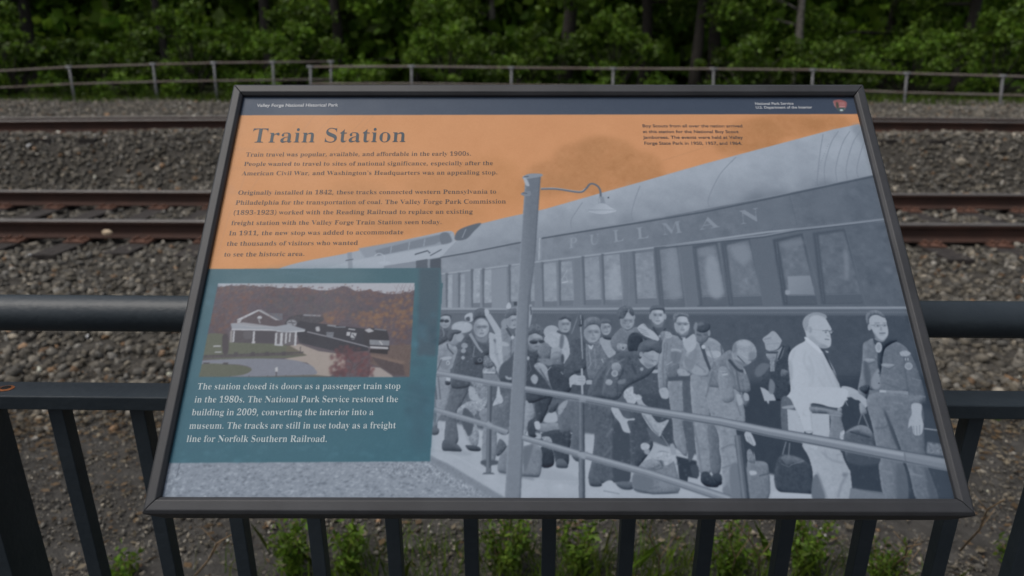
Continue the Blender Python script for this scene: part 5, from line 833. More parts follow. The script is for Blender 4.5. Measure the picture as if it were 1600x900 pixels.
('P',[5444,5622,5474,5487,5596,5364,5713,5323,5791,5240,5903,5255,5940,5324,5972,5435,5991,5598,5966,5711,5694,5730,5487,5705],128,{'s':1,'tex':8,'texs':2.81,'v':8,'blur':0.18}),
('P',[5713,5323,5790,5251,5916,5269,5951,5352,5847,5407,5824,5351,5740,5337],166,{'s':1,'tex':16,'texs':1.99}),
('L',[5608,5392,5716,5461,5817,5434],90,{'w':1.13,'blur':0.42}),
('L',[5795,5351,5818,5420],76,{'w':1.41,'blur':0.42}),
('P',[5567,5378,5712,5330,5791,5406,5673,5461,5590,5447],138,{'s':1,'tex':14,'texs':1.7,'v':8,'blur':0.18}),
('L',[5461,5676,5680,5730,5973,5715],72,{'w':1.11,'blur':0.42}),
('P',[5457,5528,5589,5460,5695,5542,5656,5677,5462,5663],112,{'s':1,'blur':1.26}),
('L',[5628,5676,5770,5650],100,{'w':1.12,'blur':0.7}),
('L',[5929,5285,6016,5269,6091,5297],160,{'w':1.99,'s':1}),
('L',[6034,5297,6028,5407],150,{'w':0.57}),
('P',[6000,5407,6045,5407,6028,5503,6011,5462],168,{'s':1}),
('P',[5985,5297,6220,5353,6211,5572,5996,5625,5997,5462],60,{'blur':0.56,'tex':4,'texs':1.69}),
('P',[6102,5537,6240,5565,6219,5626,6088,5605],166),
('P',[5925,5171,5969,5157,5987,5269,5930,5269],150,{'s':1,'blur':0.29}),
('P',[5980,4321,6241,4322,6147,4741,6106,4930,6118,5101,6113,5297,6033,5241,5979,5129,5979,4900],134,{'s':1,'tex':9,'texs':2.61,'v':8,'blur':0.19}),
('P',[6154,4367,6251,4368,6220,4814,6255,5031,6218,5242,6134,5367,6124,5186,6121,4930],92,{'s':1,'blur':0.43,'tex':6,'texs':2.31}),
('P',[6261,4299,6473,4315,6438,4816,6397,5046,6395,5187,6391,5464,6248,5491,6226,5298,6230,4988],140,{'s':1,'tex':8,'texs':2.59,'v':8,'blur':0.19}),
('P',[6420,4845,6525,4932,6525,5174,6490,5465,6413,5519,6373,5437,6391,5159],108,{'s':1,'tex':6,'texs':2.28,'v':8,'blur':0.19}),
('L',[6231,4843,6255,5158,6265,5464],116,{'w':1.72,'blur':0.86}),
('P',[6246,5572,6262,5491,6334,5478,6383,5532,6445,5600,6432,5651,6314,5647,6256,5606],62,{'s':1,'tex':8,'texs':1.12,'v':8,'blur':0.18}),
('P',[6385,5519,6485,5506,6494,5601,6442,5627],66,{'s':1,'v':8,'blur':0.18}),
('P',[6144,5408,6228,5409,6229,5531,6159,5531],74,{'s':1,'blur':0.42}),
('P',[6443,4407,6823,4424,6867,4701,6845,4920,6742,4934,6741,5162,6736,5412,6731,5763,6537,5762,6485,5681,6507,5438,6507,5202,6513,5032,6452,4816],142,{'s':1,'tex':8,'texs':2.86,'v':8,'blur':0.19}),
('L',[6520,5216,6655,5161,6723,5190],108,{'w':1.14,'blur':0.57,'s':1}),
('L',[6507,5438,6625,5398],112,{'w':1.13,'blur':0.56}),
('L',[6780,4641,6815,4818],110,{'w':1.46,'blur':0.73}),
('P',[6485,5681,6554,5628,6579,5762,6523,5762],122,{'s':1,'blur':0.56}),
('P',[6609,5411,6736,5412,6717,5763,6579,5762],118,{'s':1,'blur':0.98}),
('P',[6792,4552,6841,4567,6859,4657,6804,4686],160,{'s':1,'blur':0.29}),
('P',[6873,4553,6939,4553,6941,4643,6896,4709,6871,4672],110,{'s':1,'v':8,'blur':0.19}),
('P',[6832,5020,6903,5021,6945,5135,6940,5170,6911,5174,6859,5134,6834,5106],168,{'s':1}),
('L',[6883,5064,6912,5163],118,{'w':0.57}),
('L',[6854,5063,6880,5135],118,{'w':0.57}),
('P',[6810,5385,6857,5358,7012,5360,7056,5443,7007,5769,6772,5766],122,{'s':1,'tex':6,'texs':2.52,'v':8,'blur':0.18}),
('P',[6827,5468,6898,5469,6907,5503,6835,5516],172,{'s':1,'blur':0.28}),
('L',[6932,5524,7048,5497],70,{'w':0.84,'blur':0.28}),
('P',[6829,5247,6876,5219,6911,5373,6828,5358],128,{'s':1,'tex':16,'texs':1.42,'v':8,'blur':0.18}),
('L',[6908,5247,6914,5400],150,{'w':0.71}),
('P',[7131,4547,7190,4548,7171,4674],160,{'s':1}),
('P',[3073,3693,3124,3657,3241,3692,3282,3756,3217,3853,3135,3905,3078,3934],88,{'s':1,'tex':6,'texs':1.84,'v':8,'blur':0.2}),
('E',[3179,3591,3250,3590,3184,3692],156,{'tex':4,'texs':1.55}),
('P',[3106,3545,3116,3488,3185,3462,3253,3492,3259,3569,3234,3528,3164,3520,3126,3537],96,{'s':1,'v':8,'blur':0.2}),
('E',[3136,3591,3165,3591,3137,3612],58,{'blur':0.31}),
('E',[3201,3597,3232,3597,3202,3619],62,{'blur':0.31}),
('L',[3164,3591,3176,3593],60,{'w':0.77}),
('L',[3154,3656,3198,3659],110,{'w':0.93,'blur':0.31}),
('P',[3123,3652,3187,3695,3232,3667,3223,3630,3171,3676,3130,3635],128,{'s':1,'blur':0.46,'alpha':0.7}),
('L',[3148,3692,3174,3757,3169,3808],125,{'w':1.38}),
('E',[3402,3678,3537,3677,3404,3759],160,{'tex':8,'texs':2.16,'blur':0.46}),
('P',[3428,3535,3461,3494,3528,3485,3538,3584,3485,3609,3445,3585],168,{'s':1,'blur':0.31}),
('P',[3444,3552,3490,3535,3500,3592,3458,3593],80,{'s':1,'blur':0.46}),
('E',[3364,3691,3456,3690,3366,3756],168,{'blur':1.23,'alpha':0.6}),
('P',[3311,3707,3388,3739,3437,3820,3392,3852,3329,3788],140,{'s':1,'blur':0.61}),
('P',[3075,3981,3165,3904,3233,3877,3342,3951,3371,4105,3318,4245,3282,4322,3073,4308],138,{'s':1,'tex':9,'texs':2.42,'v':8,'blur':0.2}),
('E',[3303,3833,3382,3833,3307,3932],142,{'v':6.4}),
('P',[3220,3829,3227,3740,3298,3711,3396,3731,3359,3772,3305,3775,3278,3853,3248,3872],86,{'s':1,'blur':0.23,'v':8}),
('E',[3376,3820,3422,3820,3378,3878],150,{'blur':0.61}),
('L',[3219,3901,3236,3964,3308,4043],86,{'w':1.82}),
('P',[3112,4075,3263,4059,3288,4105,3247,4230,3165,4230],124,{'s':1,'blur':0.6}),
('P',[3151,4087,3266,4066,3274,4105,3160,4122],160,{'s':1,'blur':0.3}),
('E',[3240,4155,3265,4155,3241,4187],168),
('E',[3240,4155,3252,4155,3240,4171],120),
('L',[3159,4106,3113,4246],92,{'w':1.35,'blur':0.3}),
('L',[3285,4230,3282,4322],90,{'w':1.5}),
('E',[3257,4360,3290,4360,3259,4394],172),
('P',[3217,4391,3277,4398,3271,4436,3226,4436],66,{'s':1,'v':8,'blur':0.19}),
('L',[3124,4323,3168,4624],100,{'w':1.78,'blur':0.59}),
('L',[3093,4445,3121,4624],88,{'w':2.07,'blur':0.59}),
('P',[3415,3844,3512,3752,3698,3874,3783,3914,3769,4024,3695,4103,3685,4365,3529,4389,3485,4305,3516,4457,3302,4473,3287,4291,3328,4105,3366,3963],82,{'s':1,'tex':6,'texs':2.11,'v':8,'blur':0.2}),
('E',[3648,3686,3747,3686,3651,3815],158,{'tex':4,'texs':1.85}),
('P',[3545,3609,3536,3494,3573,3435,3658,3413,3734,3468,3748,3583,3708,3551,3630,3543,3576,3568],92,{'s':1,'tex':8,'texs':1.24,'v':8,'blur':0.2}),
('P',[3690,3427,3737,3443,3747,3526,3715,3550,3691,3501],168,{'s':1,'blur':0.31}),
('L',[3730,3509,3817,3656,3896,3801],162,{'w':6.78,'w2':9.25}),
('L',[3590,3677,3725,3673],120,{'w':0.62}),
('E',[3618,3680,3647,3680,3618,3703],112,{'alpha':0.7,'blur':0.15}),
('E',[3682,3675,3711,3675,3683,3698],112,{'alpha':0.7,'blur':0.15}),
('E',[3618,3680,3636,3680,3618,3695],146),
('E',[3682,3675,3701,3675,3682,3689],146),
('E',[3572,3690,3587,3690,3573,3755],120,{'blur':0.92,'alpha':0.7}),
('L',[3652,3690,3659,3738],130,{'w':0.92,'blur':0.31}),
('L',[3623,3767,3681,3764],112,{'w':1.07,'blur':0.31}),
('P',[3574,3787,3651,3827,3727,3778,3729,3866,3668,3890,3591,3851],122,{'s':1,'blur':0.76}),
('L',[3504,3763,3576,3883,3624,3962,3671,4017],142,{'w':3.96,'w2':2.44,'s':1}),
('L',[3570,3931,3551,4073],132,{'w':0.91}),
('L',[3551,4073,3702,4072],132,{'w':0.76}),
('P',[3566,4080,3702,4072,3711,4150,3584,4174],62,{'s':1,'blur':0.3,'v':8}),
('E',[3640,4119,3673,4119,3640,4150],100),
('E',[3640,4119,3656,4119,3640,4134],62),
('E',[3440,3927,3482,3926,3442,3965],142,{'tex':14,'texs':0.76}),
('E',[3429,3995,3461,3994,3430,4026],146,{'tex':14,'texs':0.76}),
('E',[3427,4087,3449,4087,3428,4111],152),
('L',[3366,3979,3331,4167,3303,4306],104,{'w':1.2,'blur':0.6,'alpha':0.7}),
('P',[3509,4465,3576,4472,3652,4546,3683,4621,3536,4621],160,{'s':1,'blur':0.3}),
('L',[3593,4547,3652,4531],100,{'w':0.74}),
('P',[3750,3754,3819,3770,3903,3785,3925,4039,3933,4195,3863,4226,3824,4165,3763,4079,3754,3914],164,{'s':1,'tex':6,'texs':3.03}),
('L',[3820,3818,3837,4008,3885,4180],146,{'w':2.12,'blur':0.91}),
('P',[3805,3850,3835,3842,3833,3898],110,{'s':1,'blur':0.31}),
('P',[3843,4220,3924,4226,3943,4318,3899,4394,3860,4382,3871,4303],160,{'s':1,'blur':0.15}),
('P',[3683,4227,3764,4165,3833,4226,3841,4303,3766,4304,3684,4304],138,{'s':1,'tex':26,'texs':1.5,'v':8,'blur':0.19}),
('L',[3691,4276,3835,4282],172,{'w':2.1,'blur':0.15}),
('P',[3702,4056,3763,4103,3810,4196,3735,4227,3681,4165],110,{'s':1,'tex':24,'texs':1.2,'v':8,'blur':0.2}),
('P',[3677,4304,3856,4303,3887,4410,3768,4395,3685,4373],122,{'blur':0.45,'tex':8,'texs':1.79}),
('P',[3529,4389,3738,4410,3742,4620,3654,4621],132,{'blur':0.44,'tex':26,'texs':1.78}),
('P',[3865,4470,3888,4470,3904,4619,3852,4620],172,{'s':1,'blur':0.3}),
('P',[3902,3689,3979,3669,4041,3769,4125,3817,4125,4256,3998,4241,3933,4164,3920,3913],128,{'s':1,'tex':9,'texs':2.43,'v':8,'blur':0.2}),
('P',[3900,4195,4004,4102,4110,3976,4110,4409,3887,4379],84,{'s':1,'blur':0.6}),
('E',[4045,3590,4123,3590,4046,3698],152),
('P',[3955,3550,3947,3475,4001,3422,4118,3425,4118,3511,4040,3516,3994,3549],104,{'s':1,'tex':8,'texs':1.24,'v':8,'blur':0.2}),
('P',[3909,3591,3963,3558,3979,3639,3941,3688,3902,3656],140,{'s':1,'blur':0.62}),
('L',[4064,3566,4118,3561],96,{'w':1.08,'blur':0.31}),
('L',[4056,3647,4118,3649],112,{'w':1.08,'blur':0.31}),
('L',[3972,3688,4041,3801,4110,3769],80,{'w':3.38,'s':1}),
('E',[4049,3814,4070,3814,4049,3839],172),
('P',[3904,3865,3996,3897,3996,3937,3912,3929],160,{'s':1,'blur':0.46}),
('P',[3920,3961,3989,3952,3992,4055,3929,4055],140,{'s':1,'blur':0.45}),
('L',[4034,3849,4027,4070],96,{'w':1.22,'blur':0.3}),
('P',[3962,3401,3993,3334,4024,3359,4025,3409,3993,3426],172,{'s':1,'blur':0.16}),
('P',[4063,3325,4110,3325,4107,3379,4067,3379],70,{'blur':0.31}),
('P',[3901,4303,4043,4318,4036,4439,3917,4409],74,{'s':1,'blur':0.3,'v':8}),
('P',[3961,4318,4006,4341,4035,4336,4036,4371,3976,4361],150,{'s':1,'blur':0.3}),
('P',[4258,3391,4298,3375,4300,3491,4280,3622,4256,3687],150,{'s':1,'blur':0.31}),
('L',[4282,3391,4289,3507],80,{'w':1.56,'blur':0.31}),
('P',[4229,3975,4315,4007,4375,4038,4351,4163,4424,4316,4553,4543,4419,4618,4216,4618],70,{'s':1,'tex':5,'texs':2.09,'v':8,'blur':0.19}),
('E',[4339,3864,4434,3864,4338,3988],146,{'v':6.4}),
('P',[4251,3784,4256,3687,4326,3625,4411,3663,4448,3735,4432,3800,4340,3760],98,{'s':1,'tex':18,'texs':1.84,'v':8,'blur':0.2}),
('E',[4316,3877,4371,3877,4316,3902],64,{'blur':0.3,'v':6.4}),
('E',[4412,3873,4449,3873,4412,3896],64,{'blur':0.3}),
('L',[4278,3861,4446,3856],70,{'w':0.92}),
('L',[4315,3947,4376,3943],112,{'w':1.06,'blur':0.3}),
('P',[4247,3912,4322,3991,4376,3975,4338,3999,4262,3991],110,{'s':1,'blur':0.61}),
('E',[4547,3743,4649,3743,4546,3836],158,{'tex':5,'texs':2.15}),
('P',[4446,3848,4524,3751,4647,3735,4744,3831,4768,4037,4711,4178,4565,3975],164,{'s':1,'tex':8,'texs':2.74}),
('E',[4715,3638,4795,3638,4711,3758],152),
('P',[4636,3564,4653,3507,4731,3490,4795,3540,4790,3605,4737,3559,4667,3581],92,{'s':1,'tex':8,'texs':1.24,'v':8,'blur':0.2}),
('L',[4681,3638,4766,3634],112,{'w':1.23,'blur':0.46}),
('L',[4702,3706,4748,3706],110,{'w':0.92,'blur':0.31}),
('L',[4742,3646,4750,3680],124,{'w':0.92,'blur':0.31}),
('L',[4617,3727,4677,3759,4769,3767],80,{'w':3.07,'s':1,'blur':0.31}),
('P',[4661,3783,4707,3799,4680,3959,4642,3943],110,{'s':1,'blur':0.76}),
('P',[4505,3975,4642,3959,4714,4100,4652,4147,4548,4069],150,{'s':1,'blur':0.91}),
('E',[4451,3991,4536,3990,4450,4100],116,{'tex':10,'texs':1.52,'v':6.4}),
('E',[4608,4100,4695,4100,4606,4199],118,{'tex':14,'texs':1.36,'v':6.4}),
('E',[4586,4069,4647,4069,4585,4116],136,{'blur':1.21,'v':6.4}),
('E',[4676,4100,4697,4100,4674,4162],76,{'blur':0.45}),
('P',[4367,4101,4517,4100,4546,4193,4426,4163],124,{'s':1,'blur':0.75}),
('P',[4320,4202,4389,4147,4485,4224,4555,4438,4546,4513,4453,4362],146,{'s':1,'blur':0.3,'tex':7,'texs':1.79,'v':8}),
('P',[4485,4224,4651,4178,4752,4316,4761,4513,4568,4543],66,{'s':1,'tex':5,'texs':2.09,'v':8,'blur':0.19}),
('L',[4388,4225,4511,4438,4553,4528],90,{'w':1.49,'blur':0.45}),
('L',[4454,4286,4531,4201],160,{'w':0.9}),
('P',[4274,4347,4319,4301,4367,4347,4340,4423,4296,4408],154,{'s':1,'blur':0.3}),
('L',[4649,4270,4678,4301],150,{'w':0.9}),
('P',[4231,4070,4261,4077,4253,4116,4231,4109],160,{'s':1,'blur':0.15}),
('L',[4246,4116,4282,4240,4230,4317],100,{'w':0.75}),
('P',[4778,3879,4845,3791,4951,3815,4999,3958,4981,4193,4858,4285,4710,4239,4697,4162,4768,4037],84,{'s':1,'tex':9,'texs':2.12,'v':8,'blur':0.2}),
('P',[4978,3895,5071,3863,5192,3879,5258,4068,5218,4254,5078,4377,4983,4316],112,{'s':1,'tex':12,'texs':2.11,'v':8,'blur':0.2}),
('L',[4893,3523,4800,3767],118,{'w':1.85}),
('E',[5064,3751,5171,3751,5058,3882],154,{'tex':4,'texs':2.15}),
('P',[4964,3686,4976,3580,5071,3531,5162,3556,5185,3670,5112,3638,5027,3654,4971,3703],112,{'s':1,'tex':10,'texs':1.23,'v':8,'blur':0.2}),
('L',[5003,3735,5046,3732],104,{'w':1.23,'blur':0.46}),
('L',[5092,3743,5153,3748],104,{'w':1.23,'blur':0.46}),
('L',[5064,3743,5074,3802],130,{'w':1.22,'blur':0.46}),
('L',[5049,3844,5103,3841],112,{'w':1.07,'blur':0.46}),
('P',[4951,3815,5024,3895,5099,3911,5038,3927,4964,3879],88,{'s':1,'blur':0.46}),
('P',[5005,3911,5038,3930,5072,3911,5051,3971,5021,3962],176,{'s':1}),
('L',[5013,3974,5028,4162,4995,4224],140,{'w':1.21,'blur':0.3}),
('L',[5082,3958,5085,4224],140,{'w':1.06,'blur':0.45,'alpha':0.8}),
('L',[5166,4100,5186,4146],168,{'w':1.36}),
('L',[4914,3490,4924,3815,4928,4100],146,{'w':1.83,'alpha':0.9}),
('P',[4885,3523,4921,3473,4960,3523,4942,3654,4890,3654],88,{'s':1,'blur':0.23,'v':8}),
('L',[4925,3507,4930,3638],160,{'w':0.93}),
('P',[4703,4224,4813,4270,4774,4346,4752,4407,4692,4316],76,{'s':1,'blur':0.3,'v':8}),
('P',[4754,4346,4815,4301,4872,4316,4939,4316,4955,4384,4926,4437,4845,4437,4790,4430,4765,4475,4752,4422],164,{'s':1,'tex':5,'texs':1.49}),
('L',[4914,4224,4906,4572],160,{'w':2.53}),
('L',[4854,4380,4943,4389],128,{'w':0.6}),
('L',[4863,4354,4945,4349],128,{'w':0.45}),
('P',[4966,4377,5033,4377,5034,4425,4964,4422],158,{'s':1}),
('P',[5148,3847,5241,3815,5345,3879,5332,4100,5243,4068],152,{'s':1,'tex':6,'texs':2.13}),
('E',[5243,3678,5310,3678,5237,3785],154),
('P',[5175,3605,5209,3559,5300,3580,5318,3670,5282,3629,5205,3625],98,{'s':1,'v':8,'blur':0.2}),
('L',[5202,3686,5271,3690],108,{'w':1.23,'blur':0.46}),
('P',[5197,3783,5288,3799,5308,3847,5210,3831],80,{'s':1,'blur':0.31,'v':8}),
('L',[5215,3743,5253,3746],115,{'w':0.92,'blur':0.31}),
('E',[3137,3596,3165,3596,3141,3679],122,{'blur':1.5,'alpha':0.55}),
('E',[3235,3620,3249,3620,3237,3679],134,{'blur':1.09,'alpha':0.5}),
('E',[3186,3549,3220,3549,3187,3569],172,{'blur':1.36,'alpha':0.7}),
('E',[3209,3610,3225,3610,3209,3626],172,{'blur':0.95,'alpha':0.7}),
('L',[3140,3571,3222,3571],108,{'w':1.49,'blur':0.61,'alpha':0.7}),
('E',[3157,3584,3173,3584,3157,3595],92,{'blur':0.54,'alpha':0.7}),
('E',[3206,3584,3222,3584,3206,3595],92,{'blur':0.54,'alpha':0.7}),
('L',[3178,3586,3177,3616],124,{'w':0.95,'blur':0.48,'alpha':0.7}),
('L',[3173,3621,3195,3621],108,{'w':0.74,'blur':0.41,'alpha':0.8}),
('L',[3164,3646,3205,3646],102,{'w':0.83,'blur':0.41,'alpha':0.85}),
('L',[3172,3662,3199,3661],134,{'w':0.92,'blur':0.61,'alpha':0.7}),
('E',[3589,3693,3628,3693,3592,3800],122,{'blur':2.1,'alpha':0.55}),
('E',[3725,3724,3745,3724,3727,3799],134,{'blur':1.52,'alpha':0.5}),
('E',[3659,3633,3707,3633,3659,3658],172,{'blur':1.91,'alpha':0.7}),
('E',[3689,3711,3712,3711,3689,3732],172,{'blur':1.33,'alpha':0.7}),
('L',[3598,3661,3714,3661],108,{'w':1.92,'blur':0.86,'alpha':0.7}),
('E',[3621,3678,3643,3677,3621,3691],92,{'blur':0.76,'alpha':0.7}),
('E',[3689,3677,3712,3677,3690,3691],92,{'blur':0.76,'alpha':0.7}),
('L',[3650,3680,3649,3719],124,{'w':1.34,'blur':0.67,'alpha':0.7}),
('L',[3644,3726,3674,3725],108,{'w':0.96,'blur':0.57,'alpha':0.8}),
('L',[3629,3757,3686,3757],102,{'w':1.08,'blur':0.57,'alpha':0.85}),
('L',[3639,3777,3677,3777],134,{'w':1.2,'blur':0.86,'alpha':0.7}),
('E',[4007,3599,4036,3599,4008,3685],116,{'blur':1.56,'alpha':0.55}),
('E',[4108,3624,4123,3624,4108,3684],128,{'blur':1.14,'alpha':0.5}),
('E',[4060,3551,4096,3551,4060,3571],166,{'blur':1.42,'alpha':0.7}),
('E',[4081,3614,4098,3614,4081,3630],166,{'blur':0.99,'alpha':0.7}),
('L',[4039,3573,4123,3573],102,{'w':1.53,'blur':0.64,'alpha':0.7}),
('E',[4048,3586,4065,3586,4048,3598],92,{'blur':0.57,'alpha':0.7}),
('E',[4099,3586,4117,3586,4099,3597],92,{'blur':0.57,'alpha':0.7}),
('L',[4073,3588,4076,3620],118,{'w':0.99,'blur':0.5,'alpha':0.7}),
('L',[4072,3625,4095,3625],102,{'w':0.77,'blur':0.43,'alpha':0.8}),
('L',[4056,3650,4098,3650],96,{'w':0.86,'blur':0.43,'alpha':0.85}),
('L',[4063,3666,4091,3666],128,{'w':0.95,'blur':0.64,'alpha':0.7}),
('E',[4282,3870,4319,3870,4281,3973],112,{'blur':2.01,'alpha':0.55}),
('E',[4412,3900,4430,3900,4411,3972],124,{'blur':1.46,'alpha':0.5}),
('E',[4351,3813,4396,3813,4350,3837],162,{'blur':1.84,'alpha':0.7}),
('E',[4377,3888,4399,3888,4377,3907],162,{'blur':1.28,'alpha':0.7}),
('L',[4305,3840,4415,3840],98,{'w':1.86,'blur':0.82,'alpha':0.7}),
('E',[4322,3856,4344,3856,4322,3869],92,{'blur':0.73,'alpha':0.7}),
('E',[4388,3855,4410,3855,4388,3869],92,{'blur':0.73,'alpha':0.7}),
('L',[4352,3858,4352,3895],114,{'w':1.28,'blur':0.64,'alpha':0.7}),
('L',[4347,3902,4376,3901],98,{'w':0.93,'blur':0.55,'alpha':0.8}),
('L',[4329,3932,4384,3932],92,{'w':1.04,'blur':0.55,'alpha':0.85}),
('L',[4338,3951,4375,3951],124,{'w':1.15,'blur':0.82,'alpha':0.7}),
('E',[4666,3650,4697,3650,4664,3746],118,{'blur':1.69,'alpha':0.55}),
('E',[4775,3678,4790,3678,4773,3746],130,{'blur':1.23,'alpha':0.5}),
('E',[4725,3596,4764,3596,4724,3619],168,{'blur':1.54,'alpha':0.7}),
('E',[4746,3667,4765,3667,4746,3685],168,{'blur':1.08,'alpha':0.7}),
('L',[4686,3621,4779,3621],104,{'w':1.73,'blur':0.69,'alpha':0.7}),
('E',[4700,3636,4719,3636,4700,3649],92,{'blur':0.62,'alpha':0.7}),
('E',[4756,3636,4774,3636,4755,3649],92,{'blur':0.62,'alpha':0.7}),
('L',[4725,3639,4725,3674],120,{'w':1.08,'blur':0.54,'alpha':0.7}),
('L',[4720,3680,4745,3679],104,{'w':0.86,'blur':0.46,'alpha':0.8}),
('L',[4705,3708,4751,3708],98,{'w':0.97,'blur':0.46,'alpha':0.85}),
('L',[4712,3726,4743,3726],130,{'w':1.07,'blur':0.69,'alpha':0.7}),
('E',[5001,3757,5041,3757,4996,3866],118,{'blur':2.23,'alpha':0.55}),
('E',[5143,3790,5163,3790,5139,3866],130,{'blur':1.62,'alpha':0.5}),
('E',[5079,3697,5129,3697,5077,3723],168,{'blur':2.03,'alpha':0.7}),
('E',[5105,3777,5129,3777,5104,3797],168,{'blur':1.41,'alpha':0.7}),
('L',[5023,3725,5144,3725],104,{'w':1.96,'blur':0.91,'alpha':0.7}),
('E',[5042,3742,5066,3742,5041,3756],92,{'blur':0.81,'alpha':0.7}),
('E',[5115,3742,5139,3742,5114,3756],92,{'blur':0.81,'alpha':0.7}),
('L',[5074,3744,5073,3784],120,{'w':1.42,'blur':0.71,'alpha':0.7}),
('L',[5066,3791,5099,3791],104,{'w':0.98,'blur':0.61,'alpha':0.8}),
('L',[5047,3823,5107,3823],98,{'w':1.1,'blur':0.6,'alpha':0.85}),
('L',[5056,3843,5096,3843],130,{'w':1.22,'blur':0.91,'alpha':0.7}),
('E',[5205,3685,5231,3685,5201,3770],118,{'blur':1.42,'alpha':0.55}),
('E',[5296,3710,5308,3710,5292,3770],130,{'blur':1.03,'alpha':0.5}),
('E',[5256,3638,5288,3638,5254,3658],168,{'blur':1.29,'alpha':0.7}),
('E',[5272,3700,5287,3700,5271,3716],168,{'blur':0.9,'alpha':0.7}),
('L',[5223,3660,5300,3660],104,{'w':1.53,'blur':0.58,'alpha':0.7}),
('E',[5234,3673,5249,3673,5233,3684],92,{'blur':0.52,'alpha':0.7}),
('E',[5280,3673,5296,3673,5280,3684],92,{'blur':0.52,'alpha':0.7}),
('L',[5255,3675,5254,3706],120,{'w':0.9,'blur':0.45,'alpha':0.7}),
('L',[5250,3711,5270,3711],104,{'w':0.76,'blur':0.39,'alpha':0.8}),
('L',[5236,3736,5275,3736],98,{'w':0.86,'blur':0.39,'alpha':0.85}),
('L',[5242,3752,5267,3752],130,{'w':0.95,'blur':0.58,'alpha':0.7}),
('E',[3136,3591,3165,3591,3137,3611],56,{'blur':0.31}),
('E',[3201,3596,3232,3596,3202,3615],60,{'blur':0.31}),
('E',[4316,3877,4368,3877,4316,3901],60,{'blur':0.3,'v':6.4}),
('E',[4412,3873,4446,3873,4412,3894],60,{'blur':0.3}),
('L',[3583,3674,3728,3670],104,{'w':0.77,'blur':0.15}),
('P',[5290,3863,5430,3686,5520,3719,5631,3671,5733,3752,5676,4006,5372,4014],116,{'s':1,'tex':7,'texs':2.44,'v':8,'blur':0.2}),
('E',[5520,3589,5612,3589,5512,3706],152,{'tex':4,'texs':1.85}),
('P',[5408,3548,5407,3440,5496,3377,5595,3407,5614,3523,5573,3507,5538,3457,5485,3548,5438,3559],96,{'s':1,'tex':14,'texs':1.24,'v':8,'blur':0.2}),
('L',[5555,3424,5536,3523],150,{'w':1.24,'blur':0.47}),
('L',[5458,3613,5503,3625],104,{'w':1.23,'blur':0.46}),
('L',[5542,3618,5582,3605],104,{'w':1.23,'blur':0.46}),
('L',[5508,3680,5551,3677],112,{'w':1.08,'blur':0.46}),
('P',[5454,3670,5520,3727,5600,3670,5536,3719],100,{'s':1,'blur':0.61}),
('E',[5613,3540,5628,3540,5610,3573],140),
('P',[5379,3895,5493,3911,5488,3974,5381,3990],138,{'s':1,'tex':14,'texs':1.21,'v':8,'blur':0.2}),
('E',[5444,3955,5477,3955,5442,3987],150),
('E',[5444,3955,5458,3955,5443,3970],90),
('P',[5509,3847,5564,3759,5641,3751,5697,3816,5677,3991,5517,4006],60,{'s':1,'blur':0.3,'v':8}),
('P',[5657,3735,5786,3663,5881,3630,6008,3671,6106,3769,6076,3849,5944,3960,5828,3896,5711,3832],90,{'s':1,'tex':7,'texs':2.14,'v':8,'blur':0.2}),
('E',[5919,3517,6009,3518,5909,3642],166,{'tex':3,'texs':2.17}),
('P',[5828,3474,5824,3416,5886,3371,5994,3383,6017,3442,6000,3499,5982,3441,5865,3441],94,{'s':1,'tex':8,'texs':1.24,'v':8,'blur':0.2}),
('E',[5822,3532,5838,3532,5819,3571],150),
('E',[6015,3532,6029,3532,6012,3572],150),
('L',[5859,3491,5906,3491],104,{'w':0.93,'blur':0.31}),
('E',[5883,3507,5897,3507,5882,3516],86,{'blur':0.23}),
('L',[5934,3491,5980,3491],104,{'w':0.93,'blur':0.31}),
('E',[5957,3508,5971,3508,5957,3516],86,{'blur':0.23}),
('L',[5923,3507,5924,3550],140,{'w':1.24,'blur':0.46}),
('L',[5887,3590,5946,3590],118,{'w':1.08,'blur':0.31}),
('P',[5852,3606,5910,3647,5976,3598,5962,3671,5877,3671],118,{'s':1,'blur':0.62}),
('L',[5846,3671,5912,3800,6006,3688],70,{'w':2.45,'s':1}),
('E',[5920,3797,5936,3797,5919,3816],150),
('P',[5932,3752,6003,3728,6018,3817,5951,3880],120,{'s':1,'tex':14,'texs':1.07,'v':8,'blur':0.2}),
('P',[5650,3671,5727,3625,5784,3687,5856,3744,5910,3824,5884,3861,5803,3829,5715,3784,5658,3719],168,{'s':1}),
('L',[5661,3687,5758,3727],112,{'w':0.61,'blur':0.15}),
('L',[5674,3719,5778,3760],112,{'w':0.61,'blur':0.15}),
('L',[5694,3755,5791,3787],112,{'w':0.61,'blur':0.15}),
('L',[5726,3638,5798,3703],112,{'w':0.61,'blur':0.15}),
('P',[5788,4248,5860,4240,5857,4279,5785,4280],160,{'s':1}),
('P',[5957,3848,6008,3752,6083,3777,6187,3804,6293,3818,6328,3914,6287,4165,6248,4326,5985,4345,5942,4469,5854,4487,5861,4194,5907,4038],134,{'s':1,'tex':8,'texs':2.71,'v':8,'blur':0.2}),
('E',[6218,3643,6317,3643,6205,3776],168,{'tex':3,'texs':2.15}),
('P',[6118,3590,6120,3508,6189,3467,6303,3489,6328,3550,6306,3607,6283,3533,6182,3533,6145,3607],112,{'s':1,'tex':12,'texs':1.24,'v':8,'blur':0.2}),
('L',[6144,3615,6312,3627],124,{'w':0.62}),
('E',[6183,3626,6214,3626,6181,3649],140,{'alpha':0.8}),
('E',[6265,3632,6295,3632,6263,3654],140,{'alpha':0.8}),
('E',[6182,3630,6195,3630,6182,3638],104,{'blur':0.23}),
('E',[6265,3633,6278,3633,6264,3641],104,{'blur':0.23}),
('L',[6227,3631,6230,3675],144,{'w':1.08,'blur':0.31}),
